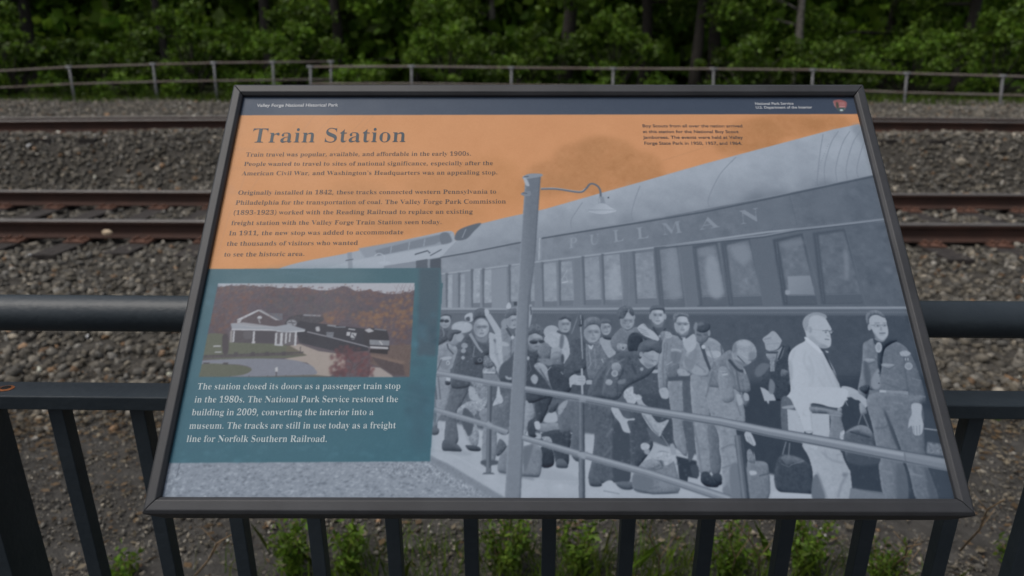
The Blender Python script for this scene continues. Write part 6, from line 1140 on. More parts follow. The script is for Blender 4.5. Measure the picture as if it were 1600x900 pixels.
('L',[6194,3701,6246,3705],122,{'w':1.07,'blur':0.31}),
('P',[6149,3720,6206,3769,6287,3721,6265,3785,6174,3785],122,{'s':1,'blur':0.61}),
('L',[6145,3761,6213,3849,6296,3786],84,{'w':2.75,'s':1}),
('E',[6228,3849,6251,3849,6225,3881],176),
('P',[5994,3736,6055,3744,6080,3801,6002,3825],156,{'s':1,'tex':14,'texs':1.22}),
('P',[6058,3960,6170,3976,6163,4016,6061,4007],156,{'s':1,'blur':0.3}),
('P',[5970,4179,6124,4141,6090,4341,5971,4340],112,{'s':1,'tex':6,'texs':1.79,'v':8,'blur':0.19}),
('P',[6046,4007,6166,4016,6140,4133,6048,4148],116,{'s':1,'blur':0.6}),
('P',[6116,4226,6255,4257,6234,4318,6109,4303],154,{'s':1,'blur':0.45}),
('L',[5974,3880,5927,4163,5908,4469],112,{'w':1.35,'blur':0.6}),
('L',[5970,4179,6050,4133],160,{'w':0.9}),
('P',[5971,4336,6249,4318,6243,4372,5974,4386],84,{'blur':0.45}),
('P',[5854,4487,5945,4469,5967,4544,5950,4604,5881,4600,5857,4544],162,{'s':1,'tex':4,'texs':1.18}),
('P',[6187,4117,6261,3977,6354,3882,6522,3811,6653,3867,6710,3995,6685,4104,6533,4243,6467,4327,6288,4303,6191,4226],142,{'s':1,'tex':8,'texs':2.71,'v':8,'blur':0.2}),
('P',[6373,3705,6404,3632,6541,3641,6561,3738,6518,3851,6436,3898,6381,3850],118,{'s':1,'blur':0.31,'tex':4,'texs':1.84,'v':8}),
('E',[6478,3660,6579,3661,6468,3748],82,{'tex':5,'texs':1.54,'v':6.4}),
('E',[6465,3640,6511,3641,6461,3673],104,{'blur':0.92,'v':6.4}),
('P',[6359,3689,6391,3608,6420,3624,6394,3721],130,{'s':1,'blur':0.46}),
('L',[6389,3770,6449,3786],84,{'w':1.83,'blur':0.61}),
('L',[6481,3773,6525,3783],90,{'w':1.53,'blur':0.46}),
('P',[6210,3881,6294,3802,6359,3766,6381,3850,6346,3961,6258,4008],166,{'s':1,'blur':0.23,'tex':4,'texs':1.52}),
('E',[6552,3754,6570,3754,6547,3796],135),
('L',[6436,3898,6474,4103,6516,4258],80,{'w':4.82,'w2':3.31}),
('E',[6459,3938,6485,3938,6456,3966],176),
('P',[6494,3993,6638,3994,6669,4049,6581,4088,6502,4056],164,{'s':1,'tex':8,'texs':1.81}),
('P',[6285,4180,6468,4227,6451,4304,6302,4303],152,{'s':1,'blur':0.9}),
('L',[6685,3915,6681,4073],92,{'w':1.81,'blur':0.6}),
('P',[6208,4055,6293,4102,6346,3961,6379,4009,6296,4226,6209,4195],130,{'s':1,'blur':0.6}),
('P',[4977,4587,5030,4392,5206,4146,5364,4029,5532,3998,5653,4006,5719,4132,5834,4194,5735,4317,5626,4377,5456,4468,5336,4617,5183,4602],88,{'s':1,'tex':7,'texs':2.69,'v':8,'blur':0.19}),
('P',[5623,4038,5699,3991,5792,3975,5919,4007,5904,4077,5881,4140,5848,4172,5804,4197,5739,4225,5685,4181,5644,4131],156,{'s':1,'blur':0.15}),
('P',[5617,4045,5640,3927,5709,3861,5802,3842,5892,3864,5933,3952,5914,4026,5867,4015,5821,3988,5759,4006,5707,4016,5675,4069,5643,4100],92,{'s':1,'tex':7,'texs':1.36,'v':8,'blur':0.2}),
('P',[5707,3896,5800,3864,5859,3888,5780,3928],112,{'s':1,'blur':0.91,'alpha':0.7}),
('P',[5688,4147,5742,4218,5819,4191,5762,4163],118,{'s':1,'blur':0.75,'alpha':0.8}),
('L',[5666,4030,5780,4124],70,{'w':0.6}),
('E',[5666,4038,5690,4038,5663,4072],146),
('L',[5788,4116,5855,4124],100,{'w':0.9,'blur':0.3}),
('L',[5760,4181,5805,4178],120,{'w':0.9,'blur':0.3}),
('P',[5252,4146,5359,4115,5442,4224,5356,4407,5330,4602,5169,4587,5160,4467],96,{'s':1,'tex':6,'texs':2.08,'v':8,'blur':0.19}),
('E',[5345,4211,5385,4263,5297,4251],140,{'tex':14,'texs':0.9,'v':6.4}),
('E',[5319,4288,5362,4288,5316,4333],154),
('E',[5319,4288,5341,4288,5317,4311],130),
('E',[5242,4401,5285,4401,5240,4440],156,{'tex':10,'texs':0.89}),
('L',[5299,4100,5108,4316,5058,4437],112,{'w':1.49,'blur':0.75,'alpha':0.8}),
('L',[5512,4069,5586,4301],64,{'w':1.8,'blur':0.9}),
('E',[5659,4232,5681,4232,5657,4255],150),
('P',[5358,4377,5448,4362,5430,4415,5355,4422],118,{'s':1,'blur':0.45}),
('P',[4964,4380,5031,4380,5028,4428,4962,4428],156),
('P',[5424,4513,5531,4453,5540,4543,5626,4573,5608,4617,5432,4617],168,{'s':1,'tex':20,'texs':1.33}),
('P',[6450,4426,6520,4228,6651,4073,6791,3979,6850,4105,6938,4230,6981,4445,6951,4520,6826,4519,6758,4473,6552,4464],124,{'s':1,'tex':8,'texs':2.68,'v':8,'blur':0.19}),
('P',[6811,4011,6914,3964,7015,4106,7042,4130,6992,4169,6906,4193,6818,4121],150,{'s':1,'blur':0.15}),
('P',[6817,4011,6849,3900,6945,3843,7050,3857,7114,3942,7109,4060,7062,4099,7000,4106,6932,4059,6862,4011],158,{'s':1,'tex':9,'texs':1.51}),
('P',[6942,3869,7034,3862,7042,3917,6971,3933],120,{'s':1,'blur':1.21}),
('L',[6858,4043,6949,4153],76,{'w':0.75}),
('E',[6851,4043,6873,4043,6846,4077],146),
('L',[6999,4114,7073,4107],110,{'w':1.05,'blur':0.45}),
('L',[6760,4105,6849,4230,6919,4261],74,{'w':3.89,'s':1,'blur':0.3}),
('P',[6608,4244,6716,4213,6766,4413,6753,4623,6607,4622],136,{'s':1,'tex':6,'texs':2.07,'v':8,'blur':0.19}),
('L',[6653,4305,6722,4290],168,{'w':2.38}),
('L',[6621,4259,6710,4260],160,{'w':1.05}),
('L',[6834,4229,6845,4594],90,{'w':1.48,'blur':0.59}),
('L',[6931,4230,6945,4292],160,{'w':1.49}),
('P',[6890,4534,6939,4550,6937,4624,6885,4624],154,{'s':1}),
('P',[6807,4549,6849,4564,6827,4623,6791,4616],160,{'s':1}),
('L',[6557,4228,6484,4411,6419,4591],104,{'w':1.48,'blur':0.74}),
('E',[5469,3604,5505,3604,5463,3701],116,{'blur':1.97,'alpha':0.55}),
('E',[5594,3633,5612,3633,5590,3701],128,{'blur':1.43,'alpha':0.5}),
('E',[5539,3551,5584,3551,5538,3573],166,{'blur':1.79,'alpha':0.7}),
('E',[5561,3622,5583,3622,5560,3640],166,{'blur':1.25,'alpha':0.7}),
('L',[5480,3576,5589,3576],102,{'w':1.73,'blur':0.81,'alpha':0.7}),
('E',[5500,3591,5521,3591,5499,3603],92,{'blur':0.72,'alpha':0.7}),
('E',[5564,3591,5586,3591,5563,3603],92,{'blur':0.72,'alpha':0.7}),
('L',[5527,3593,5523,3628],118,{'w':1.25,'blur':0.63,'alpha':0.7}),
('L',[5518,3634,5546,3634],102,{'w':0.86,'blur':0.54,'alpha':0.8}),
('L',[5501,3663,5555,3663],96,{'w':0.97,'blur':0.54,'alpha':0.85}),
('L',[5509,3681,5545,3681],128,{'w':1.08,'blur':0.8,'alpha':0.7}),
('E',[5864,3527,5899,3527,5855,3630],130,{'blur':1.94,'alpha':0.55}),
('E',[5986,3557,6004,3557,5980,3630],142,{'blur':1.41,'alpha':0.5}),
('E',[5934,3469,5978,3469,5932,3494],180,{'blur':1.77,'alpha':0.7}),
('E',[5954,3545,5975,3545,5952,3565],180,{'blur':1.23,'alpha':0.7}),
('L',[5868,3496,5976,3496],116,{'w':1.83,'blur':0.79,'alpha':0.7}),
('E',[5889,3512,5910,3512,5888,3525],92,{'blur':0.71,'alpha':0.7}),
('E',[5953,3512,5974,3512,5952,3526],92,{'blur':0.71,'alpha':0.7}),
('L',[5916,3515,5909,3552],132,{'w':1.23,'blur':0.62,'alpha':0.7}),
('L',[5904,3558,5932,3558],116,{'w':0.91,'blur':0.53,'alpha':0.8}),
('L',[5888,3589,5941,3589],110,{'w':1.03,'blur':0.53,'alpha':0.85}),
('L',[5896,3608,5931,3608],142,{'w':1.14,'blur':0.79,'alpha':0.7}),
('E',[6161,3649,6200,3649,6151,3759],132,{'blur':2.1,'alpha':0.55}),
('E',[6294,3682,6313,3682,6286,3760],144,{'blur':1.52,'alpha':0.5}),
('E',[6238,3588,6286,3588,6235,3614],182,{'blur':1.91,'alpha':0.7}),
('E',[6259,3669,6282,3669,6257,3690],182,{'blur':1.33,'alpha':0.7}),
('L',[6169,3617,6285,3617],118,{'w':1.97,'blur':0.86,'alpha':0.7}),
('E',[6191,3634,6214,3634,6190,3648],92,{'blur':0.76,'alpha':0.7}),
('E',[6260,3634,6283,3634,6258,3648],92,{'blur':0.76,'alpha':0.7}),
('L',[6220,3636,6213,3677],134,{'w':1.33,'blur':0.67,'alpha':0.7}),
('L',[6207,3683,6237,3683],118,{'w':0.98,'blur':0.57,'alpha':0.8}),
('L',[6189,3715,6246,3716],112,{'w':1.1,'blur':0.57,'alpha':0.85}),
('L',[6197,3736,6235,3736],144,{'w':1.23,'blur':0.85,'alpha':0.7}),
('L',[6131,3616,6315,3627],118,{'w':0.77,'blur':0.15}),
('P',[5698,4014,5756,4038,5810,4124,5747,4163,5689,4131],138,{'s':1,'blur':1.21,'alpha':0.7}),
('L',[5782,4101,5815,4147],112,{'w':1.2,'blur':0.45}),
('P',[6817,4011,6849,3900,6945,3843,7050,3857,7114,3942,7109,4060,7065,4099,7020,4075,6968,4012,6895,3996],150,{'s':1,'blur':0.45,'tex':14,'texs':1.06}),
('P',[6892,3901,6990,3853,7060,3894,7009,3933],170,{'s':1,'blur':0.91,'alpha':0.7}),
('P',[6819,4019,6841,3916,6879,3885,6870,4011],118,{'s':1,'blur':0.76,'alpha':0.8}),
('L',[6872,4051,6956,4156],72,{'w':0.75}),
('E',[6846,4046,6867,4046,6841,4080],140),
('P',[6820,4105,6906,4193,6991,4172,6921,4137],112,{'s':1,'blur':0.75,'alpha':0.8}),
('P',[7028,4012,7111,4013,7076,4107,7014,4114],124,{'s':1,'blur':1.05,'alpha':0.8}),
('L',[5914,3960,5867,4163],104,{'w':1.06,'blur':0.6,'alpha':0.8}),
('L',[6012,3881,5970,4101],104,{'w':1.06,'blur':0.61,'alpha':0.8}),
('L',[6107,4008,6078,4148],104,{'w':1.06,'blur':0.6,'alpha':0.8}),
('L',[6524,3930,6583,4197],104,{'w':1.06,'blur':0.6,'alpha':0.8}),
('L',[6347,4165,6457,4258],104,{'w':1.05,'blur':0.6,'alpha':0.8}),
('L',[6557,4166,6509,4320],104,{'w':1.05,'blur':0.6,'alpha':0.8}),
('L',[6692,4167,6818,4352],104,{'w':1.04,'blur':0.6,'alpha':0.8}),
('L',[6554,4320,6592,4502],104,{'w':1.04,'blur':0.59,'alpha':0.8}),
('L',[6778,4198,6802,4473],104,{'w':1.04,'blur':0.59,'alpha':0.8}),
('L',[5944,3960,5897,4163],160,{'w':1.06,'blur':0.6,'alpha':0.6}),
('L',[6518,4243,6591,4259],160,{'w':1.05,'blur':0.6,'alpha':0.6}),
('L',[6730,4105,6744,4229],160,{'w':1.05,'blur':0.6,'alpha':0.6}),
('L',[6640,4228,6654,4472],160,{'w':1.04,'blur':0.59,'alpha':0.6}),
('L',[5296,4162,5213,4316],160,{'w':1.05,'blur':0.6,'alpha':0.6}),
('L',[5450,4100,5341,4162],160,{'w':1.05,'blur':0.6,'alpha':0.6}),
('P',[7117,4354,7205,4263,7318,4109,7411,4047,7499,3921,7552,3985,7452,4599,7312,4627,7244,4597],72,{'s':1,'tex':7,'texs':2.09,'v':8,'blur':0.19}),
('P',[7075,4231,7161,4154,7256,4171,7225,4232,7122,4324,7064,4308],108,{'s':1,'blur':0.45}),
('P',[7220,3831,7293,3775,7380,3724,7455,3832,7453,3873,7385,3968,7254,3982,7238,3887],156,{'s':1,'tex':6,'texs':2.13}),
('L',[7238,3839,7333,3815],120,{'w':0.91,'blur':0.3}),
('L',[7259,3903,7428,3888],138,{'w':0.76,'blur':0.3}),
('P',[7247,4001,7383,3983,7480,3921,7441,4047,7368,4125,7258,4108],138,{'s':1,'tex':8,'texs':1.51,'v':8,'blur':0.2}),
('P',[7237,3998,7381,3993,7374,4023,7241,4022],90,{'s':1,'v':8,'blur':0.2}),
('P',[7277,4061,7337,4062,7308,4256,7253,4263],136,{'tex':20,'texs':1.35}),
('L',[7378,4015,7314,4233],92,{'w':1.2}),
('P',[7396,4234,7468,4250,7466,4311,7382,4326],108,{'s':1,'tex':12,'texs':1.19,'v':8,'blur':0.19}),
('L',[7476,3921,7378,4109],60,{'w':2.11}),
('P',[7099,4458,7147,4476,7251,4552,7268,4627,7128,4633],164),
('P',[7236,4355,7286,4417,7253,4537,7196,4522],120,{'s':1,'blur':0.59}),
('P',[7422,4628,7464,4509,7486,4327,7501,4110,7546,4001,7635,3922,7752,3859,7783,3811,7929,3972,7999,4084,8057,4256,8081,4440,8093,4531,8102,4636],182,{'s':1,'tex':2,'texs':4.48,'grad':(753.3,417.3,810.2,433.3,172)}),
('P',[7765,3649,7782,3575,7843,3509,7957,3477,8056,3528,8099,3627,8119,3701,8090,3774,8090,3838,8062,3926,7993,3954,7905,3940,7837,3892,7788,3827,7779,3746],172,{'s':1,'tex':2,'texs':3.05}),
('P',[7762,3640,7787,3567,7860,3498,7974,3466,8083,3503,8078,3556,8019,3519,7935,3510,7866,3551,7834,3649,7797,3730],150,{'s':1,'blur':0.46,'tex':8,'texs':1.23}),
('L',[7972,3477,8080,3520],140,{'w':0.93,'blur':0.31}),
('E',[7847,3706,7874,3707,7838,3758],158,{'blur':0.15}),
('L',[7840,3682,7859,3698,7843,3739],134,{'w':0.76,'s':1,'blur':0.15}),
('L',[7871,3699,8005,3719],156,{'w':0.61}),
('L',[7998,3719,8142,3725],96,{'w':0.76}),
('P',[8085,3720,8146,3721,8112,3774,8087,3757],100,{'s':1,'v':8,'blur':0.2}),
('E',[8105,3743,8122,3743,8102,3759],150),
('L',[8028,3719,8076,3710],112,{'w':0.92,'blur':0.31}),
('E',[8039,3742,8053,3742,8038,3752],110,{'blur':0.31}),
('L',[8008,3833,8066,3840],108,{'w':1.22,'blur':0.3}),
('L',[8040,3781,8071,3798],138,{'w':1.07,'blur':0.46}),
('P',[7944,3893,8029,3926,7993,3954,7905,3937],146,{'s':1,'blur':0.76}),
('P',[7857,3780,7919,3861,7971,3909,7880,3908,7803,3827],158,{'s':1,'blur':1.21}),
('P',[7762,3843,7784,3808,7937,3972,7907,4012],190,{'s':1,'blur':0.15}),
('P',[7932,3972,7967,3973,7982,4013,7953,4008],66),
('P',[7953,4008,7979,4013,8022,4162,8080,4371,8098,4448,8074,4402,8027,4255],74,{'s':1,'v':8,'blur':0.19}),
('P',[7987,3986,8027,4002,8005,4014],180,{'s':1}),
('L',[7513,4110,7523,4235,7478,4418],164,{'w':2.09,'blur':1.04}),
('P',[7722,4206,7777,4237,7690,4481,7634,4631,7730,4421],168,{'s':1,'blur':1.33,'alpha':0.8}),
('L',[8030,4240,8064,4455,8101,4606],156,{'w':1.77,'blur':0.89}),
('P',[8096,4455,8211,4460,8328,4534,8367,4595,8371,4647,8320,4646,8284,4609,8201,4581,8121,4580],168,{'s':1,'blur':0.15}),
('L',[8308,4564,8343,4639],120,{'w':0.73,'blur':0.29}),
('L',[7612,3969,7543,4111,7538,4235],162,{'w':1.8,'blur':0.9,'alpha':0.6,'s':1}),
('L',[7764,4050,7792,4238,7745,4421],162,{'w':1.79,'blur':0.89,'alpha':0.6,'s':1}),
('L',[7934,4114,7959,4301,8005,4454],162,{'w':1.78,'blur':0.89,'alpha':0.6,'s':1}),
('L',[7493,4419,7518,4540,7473,4629],162,{'w':1.77,'blur':0.88,'alpha':0.6,'s':1}),
('L',[7835,4330,7920,4514,7959,4619],162,{'w':1.77,'blur':0.88,'alpha':0.6,'s':1}),
('L',[7745,3986,7694,4112,7717,4237],162,{'w':1.8,'blur':0.9,'alpha':0.6,'s':1}),
('P',[7990,4454,8093,4531,8101,4644,7838,4640,7941,4559],160,{'s':1,'blur':1.76,'alpha':0.6}),
('P',[7528,4111,7491,4204,7488,4358,7523,4327],160,{'s':1,'blur':1.04,'alpha':0.7}),
('P',[8293,4488,8374,4275,8441,4057,8481,3899,8552,3851,8634,3820,8817,3854,8940,3880,9026,3969,9072,4128,9102,4378,9105,4576,9071,4658,8896,4655,8911,4497,8849,4542,8548,4537,8458,4475,8384,4550,8342,4647,8299,4534],122,{'s':1,'tex':6,'texs':2.97,'grad':(846.3,402.6,914.6,419.2,108),'v':8,'blur':0.19}),
('P',[8598,3632,8635,3525,8744,3485,8834,3536,8841,3643,8837,3725,8813,3790,8745,3850,8686,3829,8648,3755,8636,3706],166,{'s':1,'tex':2,'texs':3.06}),
('P',[8583,3607,8602,3500,8676,3442,8769,3443,8830,3502,8827,3544,8741,3501,8668,3517,8627,3566,8616,3641],118,{'s':1,'tex':10,'texs':1.39,'v':8,'blur':0.2}),
('E',[8610,3670,8634,3670,8600,3716],156),
('L',[8633,3644,8834,3640],116,{'w':0.61}),
('E',[8709,3648,8751,3649,8704,3673],128,{'alpha':0.7}),
('E',[8806,3643,8836,3643,8801,3666],128,{'alpha':0.7}),
('E',[8709,3650,8738,3650,8705,3666],158),
('E',[8805,3644,8827,3645,8802,3659],152),
('E',[8718,3651,8730,3652,8716,3660],90,{'blur':0.15}),
('E',[8808,3646,8819,3646,8806,3654],90,{'blur':0.15}),
('L',[8686,3613,8756,3609],122,{'w':0.92,'blur':0.31}),
('L',[8791,3610,8837,3610],122,{'w':0.77,'blur':0.31}),
('P',[8755,3650,8767,3708,8735,3714],142,{'s':1,'blur':0.46}),
('L',[8717,3753,8797,3750],88,{'w':1.22,'blur':0.3}),
('L',[8722,3776,8777,3775],140,{'w':0.76,'blur':0.3}),
('P',[8652,3739,8688,3820,8745,3850,8816,3790,8734,3885,8662,3869],130,{'s':1,'blur':0.76}),
('P',[8623,3804,8652,3844,8738,3869,8828,3806,8925,3848,8822,3903,8729,3981,8654,4185,8591,4340,8611,4122,8653,3949,8621,3884],68,{'s':1,'tex':4,'texs':2.11,'v':8,'blur':0.2}),
('E',[8668,3942,8710,3943,8652,4012],168,{'tex':5,'texs':1.51}),
('E',[8668,3942,8693,3943,8658,3987],150),
('P',[8457,4089,8583,4098,8558,4145,8493,4168,8447,4136],142,{'s':1,'blur':0.3,'v':8}),
('P',[8668,4154,8822,4172,8733,4233,8658,4201],142,{'s':1,'blur':0.3,'v':8}),
('L',[8654,4185,8734,4230,8829,4175],90,{'w':0.6}),
('L',[8451,4120,8495,4161,8567,4137],90,{'w':0.6}),
('P',[8481,4369,8603,4216,8598,4340,8565,4462,8488,4476],140,{'s':1,'blur':0.74}),
('P',[8443,4120,8490,4183,8481,4369,8411,4490,8406,4337],94,{'s':1,'blur':1.04}),
('L',[8959,4064,8924,4313,8904,4588],92,{'w':1.48,'blur':0.74}),
('L',[8622,4401,8811,4480],96,{'w':1.18,'blur':0.74}),
('L',[8627,4309,8829,4404],132,{'w':1.18,'blur':0.89}),
('P',[8919,4008,8993,3982,9053,4017,9014,4052,8931,4055],160,{'s':1,'tex':16,'texs':0.9}),
('P',[8956,4076,9018,4074,9012,4115,8955,4114],88),
('L',[8972,4080,8967,4114],172,{'w':1.5}),
('L',[9002,4080,8997,4115],172,{'w':1.5}),
('E',[8987,4187,9037,4188,8976,4235],156,{'tex':10,'texs':0.89}),
('E',[8987,4187,9020,4187,8980,4218],140,{'tex':14,'texs':0.75}),
('E',[8597,4278,8606,4278,8595,4287],70),
('E',[8569,4408,8578,4408,8567,4417],70),
('P',[8311,4473,8402,4429,8450,4445,8402,4535,8358,4534],70,{'s':1,'tex':16,'texs':1.03,'v':8,'blur':0.19}),
('P',[8558,4492,8908,4509,8900,4554,8547,4546],140,{'blur':0.15,'tex':8,'texs':1.17}),
('P',[8558,4492,8638,4498,8627,4547,8547,4543],172),
('P',[8433,4490,8555,4507,8545,4552,8919,4558,8903,4655,8386,4647],116,{'blur':0.15}),
('L',[8991,4345,9102,4378],132,{'w':0.89,'blur':0.44}),
('L',[8919,4588,9098,4576],140,{'w':1.17,'blur':0.44}),
('P',[7102,5552,7160,5361,7243,5279,7357,5280,7489,5337,7550,5476,7518,5719,7297,5730,7123,5688],74,{'s':1,'tex':5,'texs':2.52,'v':8,'blur':0.18}),
('P',[7225,5306,7327,5287,7488,5344,7449,5406,7353,5391,7292,5418,7244,5362],104,{'s':1,'tex':6,'texs':1.69,'v':8,'blur':0.18}),
('L',[7213,5383,7292,5421,7339,5391,7487,5348],136,{'w':0.56}),
('L',[7311,5125,7243,5279],120,{'w':1.42}),
('L',[7351,5139,7312,5293],116,{'w':1.42}),
('P',[7052,5700,7506,5726,7504,5775,7041,5769],176,{'blur':0.28}),
('P',[7333,4616,7426,4587,7477,4721,7403,4997,7286,5010],102,{'s':1,'blur':0.44,'tex':8,'texs':2.32}),
('P',[7334,4705,7469,4684,7463,4721,7345,4727],150,{'s':1,'blur':0.29}),
('P',[7453,4558,7564,4468,8138,4475,8103,4640,8034,4713,7904,4704,7807,4673,7692,4664,7683,4753,7659,5000,7546,5002,7518,4825,7480,4707],180,{'s':1,'tex':2,'texs':4.37}),
('L',[7677,4664,7650,4986],158,{'w':1.45,'blur':0.58}),
('L',[7485,4721,7541,4992],150,{'w':1.16,'blur':0.58}),
('L',[7546,5003,7662,5000],134,{'w':0.72}),
('P',[7388,4732,7502,4751,7547,4999,7532,5170,7353,5040],172,{'tex':3,'texs':2.88}),
('P',[7678,4782,7887,4792,7832,5131,7580,5142,7655,5000],172,{'tex':2,'texs':2.88}),
('P',[7687,4672,7902,4711,8045,4731,8038,4765,7896,4744,7682,4701],88,{'blur':0.22}),
('P',[8003,4720,8047,4721,8040,4772,7996,4772],140,{'s':1,'v':8,'blur':0.19}),
('P',[7685,4701,8024,4765,8020,4860,8028,5005,7993,5147,7822,5145,7892,4807,7687,4775],124,{'s':1,'tex':6,'texs':2.6,'v':8,'blur':0.19}),
('L',[7872,4799,8028,4816],150,{'w':0.87,'blur':0.29}),
('P',[7508,5141,7823,5138,7934,5231,7962,5344,7992,5441,8002,5496,7942,5779,7664,5775,7637,5613,7505,5772,7562,5504,7550,5310],168,{'s':1,'tex':5,'texs':3.37,'grad':(753.1,542.1,798.1,549.6,158)}),
('P',[7552,5558,7615,5504,7651,5614,7657,5775,7505,5772],110,{'s':1,'blur':0.42}),
('L',[7704,5242,7814,5342,7949,5371],140,{'w':1.7,'blur':0.99,'s':1}),
('L',[7977,5482,7874,5617,7804,5763],134,{'w':2.22,'blur':0.97}),
('L',[7620,5477,7677,5775],140,{'w':1.95,'blur':0.83}),
('E',[7930,5509,7958,5509,7926,5531],122,{'blur':0.98}),
('L',[7881,5287,7957,5260],140,{'w':1.13,'blur':0.57}),
('P',[7975,5019,8031,4991,8004,5091,7961,5090],168,{'s':1,'tex':26,'texs':1.15}),
('P',[7603,5171,7703,5172,7653,5213,7616,5220],172,{'s':1,'tex':16,'texs':1.14}),
('P',[8182,4551,8288,4537,8375,4613,8367,4688,8325,4717,8285,4627,8229,4611],164,{'s':1,'blur':0.15}),
('P',[8278,4657,8331,4687,8344,4776,8309,4791,8266,4790],140,{'s':1,'blur':0.29,'v':8}),
('L',[8109,4625,8133,4692],160,{'w':0.73}),
('L',[8280,4790,8210,4921],116,{'w':1.3}),
('L',[8295,4790,8327,4951],112,{'w':2.02,'blur':0.14}),
('P',[8012,5048,8084,4977,8209,4928,8319,4951,8367,5067,8361,5294,8372,5378,8168,5409,8006,5372,7989,5204],92,{'s':1,'tex':7,'texs':2.85,'v':8,'blur':0.18}),
('P',[8039,5019,8209,4928,8332,4959,8358,5074,8259,5037,8135,5006],122,{'s':1,'tex':7,'texs':2.01,'v':8,'blur':0.19}),
('L',[8092,5006,8323,5074],58,{'w':1.29,'blur':0.43}),
('P',[8028,5261,8358,5308,8365,5378,8168,5405,8007,5365],80,{'s':1,'blur':1.13}),
('P',[8410,4554,8930,4561,9036,4728,8980,5020,8933,5276,8919,5388,8942,5582,8943,5801,8710,5796,8690,5494,8664,5271,8613,4927,8628,5242,8652,5507,8593,5793,8352,5789,8346,5433,8391,5322,8370,5153,8377,4952],124,{'s':1,'tex':6,'texs':3.67,'grad':(836.5,501.0,903.1,516.5,108),'v':8,'blur':0.18}),
('P',[8554,4735,8601,4854,8646,5228,8605,5157,8570,4926],80,{'s':1,'blur':0.86}),
('P',[8568,5381,8655,5494,8594,5791,8477,5788],98,{'s':1,'blur':1.94}),
('P',[8891,5387,8942,5582,8943,5801,8861,5799],92,{'s':1,'blur':1.38}),
('L',[8403,4967,8521,4954,8588,4912],92,{'w':1.44,'blur':0.86,'s':1}),
('L',[8690,4648,8803,4665],142,{'w':0.87,'blur':0.58}),
('L',[8697,5494,8844,5525],142,{'w':1.4,'blur':0.98}),
('L',[8368,5461,8502,5491],140,{'w':1.4,'blur':1.12}),
('L',[8671,4796,8852,4769],104,{'w':1.01,'blur':0.58}),
('L',[8655,4869,8817,4857],104,{'w':1.01,'blur':0.58}),
('P',[8912,4576,9076,4564,9029,4668,8905,4669],120,{'s':1,'tex':6,'texs':2.04,'v':8,'blur':0.19}),
('P',[8913,4666,9028,4671,8997,4801,8993,4919,8952,5020,8902,5048,8848,5032,8850,4931,8801,4959,8839,4857,8885,4785],166,{'s':1,'blur':0.14}),
('L',[8872,4931,8855,5035],122,{'w':0.72,'blur':0.21}),
('L',[8908,4932,8886,5044],122,{'w':0.72,'blur':0.21}),
('L',[8946,4925,8920,5033],122,{'w':0.72,'blur':0.21}),
('P',[7970,5659,8351,5733,8345,5789,7925,5781],122,{'blur':0.28,'tex':4,'texs':1.66}),
('L',[7977,5659,8351,5733],104,{'w':0.69,'blur':0.28}),
('P',[5249,4724,5330,4724,5389,4826,5445,4855,5519,4848,5520,4873,5436,4887,5464,5013,5434,5025,5378,4999,5341,4898,5287,4826],168,{'s':1,'blur':0.15}),
('S',[3151,3937,4854,3889,6698,4062,6828,5171,6508,5609,3200,5020],0,{'n':620,'r':2.5,'tones':[78,96,146,158,110],'ax':0.4,'alpha':0.2,'blur':0.7}),
('S',[3151,3937,4854,3889,6698,4062,6828,5171,6508,5609,3200,5020],0,{'n':420,'r':1.72,'tones':[66,84,150,170],'ax':1.5,'alpha':0.22,'blur':0.47}),
('S',[7551,4717,9004,4816,8990,5789,7522,5762],0,{'n':200,'r':2.56,'tones':[96,112,146,160],'ax':0.45,'alpha':0.16,'blur':0.75}),
('S',[8464,3865,9059,3916,9061,4738,8326,4727],0,{'n':110,'r':2.37,'tones':[92,112,140,150],'ax':0.5,'alpha':0.2,'blur':0.79}),
('P',[4226,1389,4444,1357,4349,2633,4275,3190,4210,4547,4145,5817,3960,5818,4037,4548,4125,3099,4169,2345],126,{'grad':(414.1,354.6,430.6,354.5,112),'tex':3,'texs':4.12}),
('L',[4434,1389,4329,2822,4258,3280,4202,4547,4137,5803],92,{'w':1.64,'alpha':0.7,'blur':0.66}),
('L',[4235,1411,4169,2345,4116,3280,4037,4548,3967,5783],150,{'w':1.32,'alpha':0.6,'blur':0.49}),
('P',[4180,1421,4271,1358,4444,1357,4452,1400,4235,1442],140,{'s':1}),
('P',[4190,1389,4253,1463,4279,1558,4225,1537],168,{'s':1,'blur':0.45}),
('P',[4171,1672,4287,1641,4287,1723,4179,1713],128,{'s':1}),
('L',[4180,1672,4251,1682],90,{'w':1.34}),
('L',[4198,1411,4271,1400],84,{'w':1.36}),
('L',[4440,1609,4665,1609,4978,1661,5069,1609,5136,1526,5208,1536,5267,1609,5278,1754],104,{'w':2.87,'s':1}),
('L',[4441,1595,4665,1595,4978,1646,5061,1599],168,{'w':0.9,'s':1}),
('P',[5252,1733,5314,1733,5334,1866,5237,1866],138,{'blur':0.36}),
('L',[5260,1754,5255,1846],168,{'w':1.25}),
('P',[5082,1957,5155,1907,5246,1846,5326,1846,5403,1907,5480,1957,5380,1997,5274,2007,5168,1997],162,{'s':1,'grad':(514.6,189.6,541.0,194.7,178)}),
('L',[5099,1967,5274,2007,5470,1967],176,{'w':1.33,'s':1,'alpha':0.8}),
('L',[5091,1947,5472,1947],128,{'w':0.89,'alpha':0.7}),
('E',[5381,1749,5392,1749,5380,1762],70),
('L',[3767,4405,3770,5506],98,{'w':5.78}),
('L',[3754,4405,3758,5506],122,{'w':1.73,'blur':0.62}),
('L',[3788,4405,3790,5506],72,{'w':1.45,'blur':0.46}),
('P',[3717,5492,3822,5491,3845,5513,3695,5514],100),
('L',[3739,5463,3807,5462],110,{'w':3.76}),
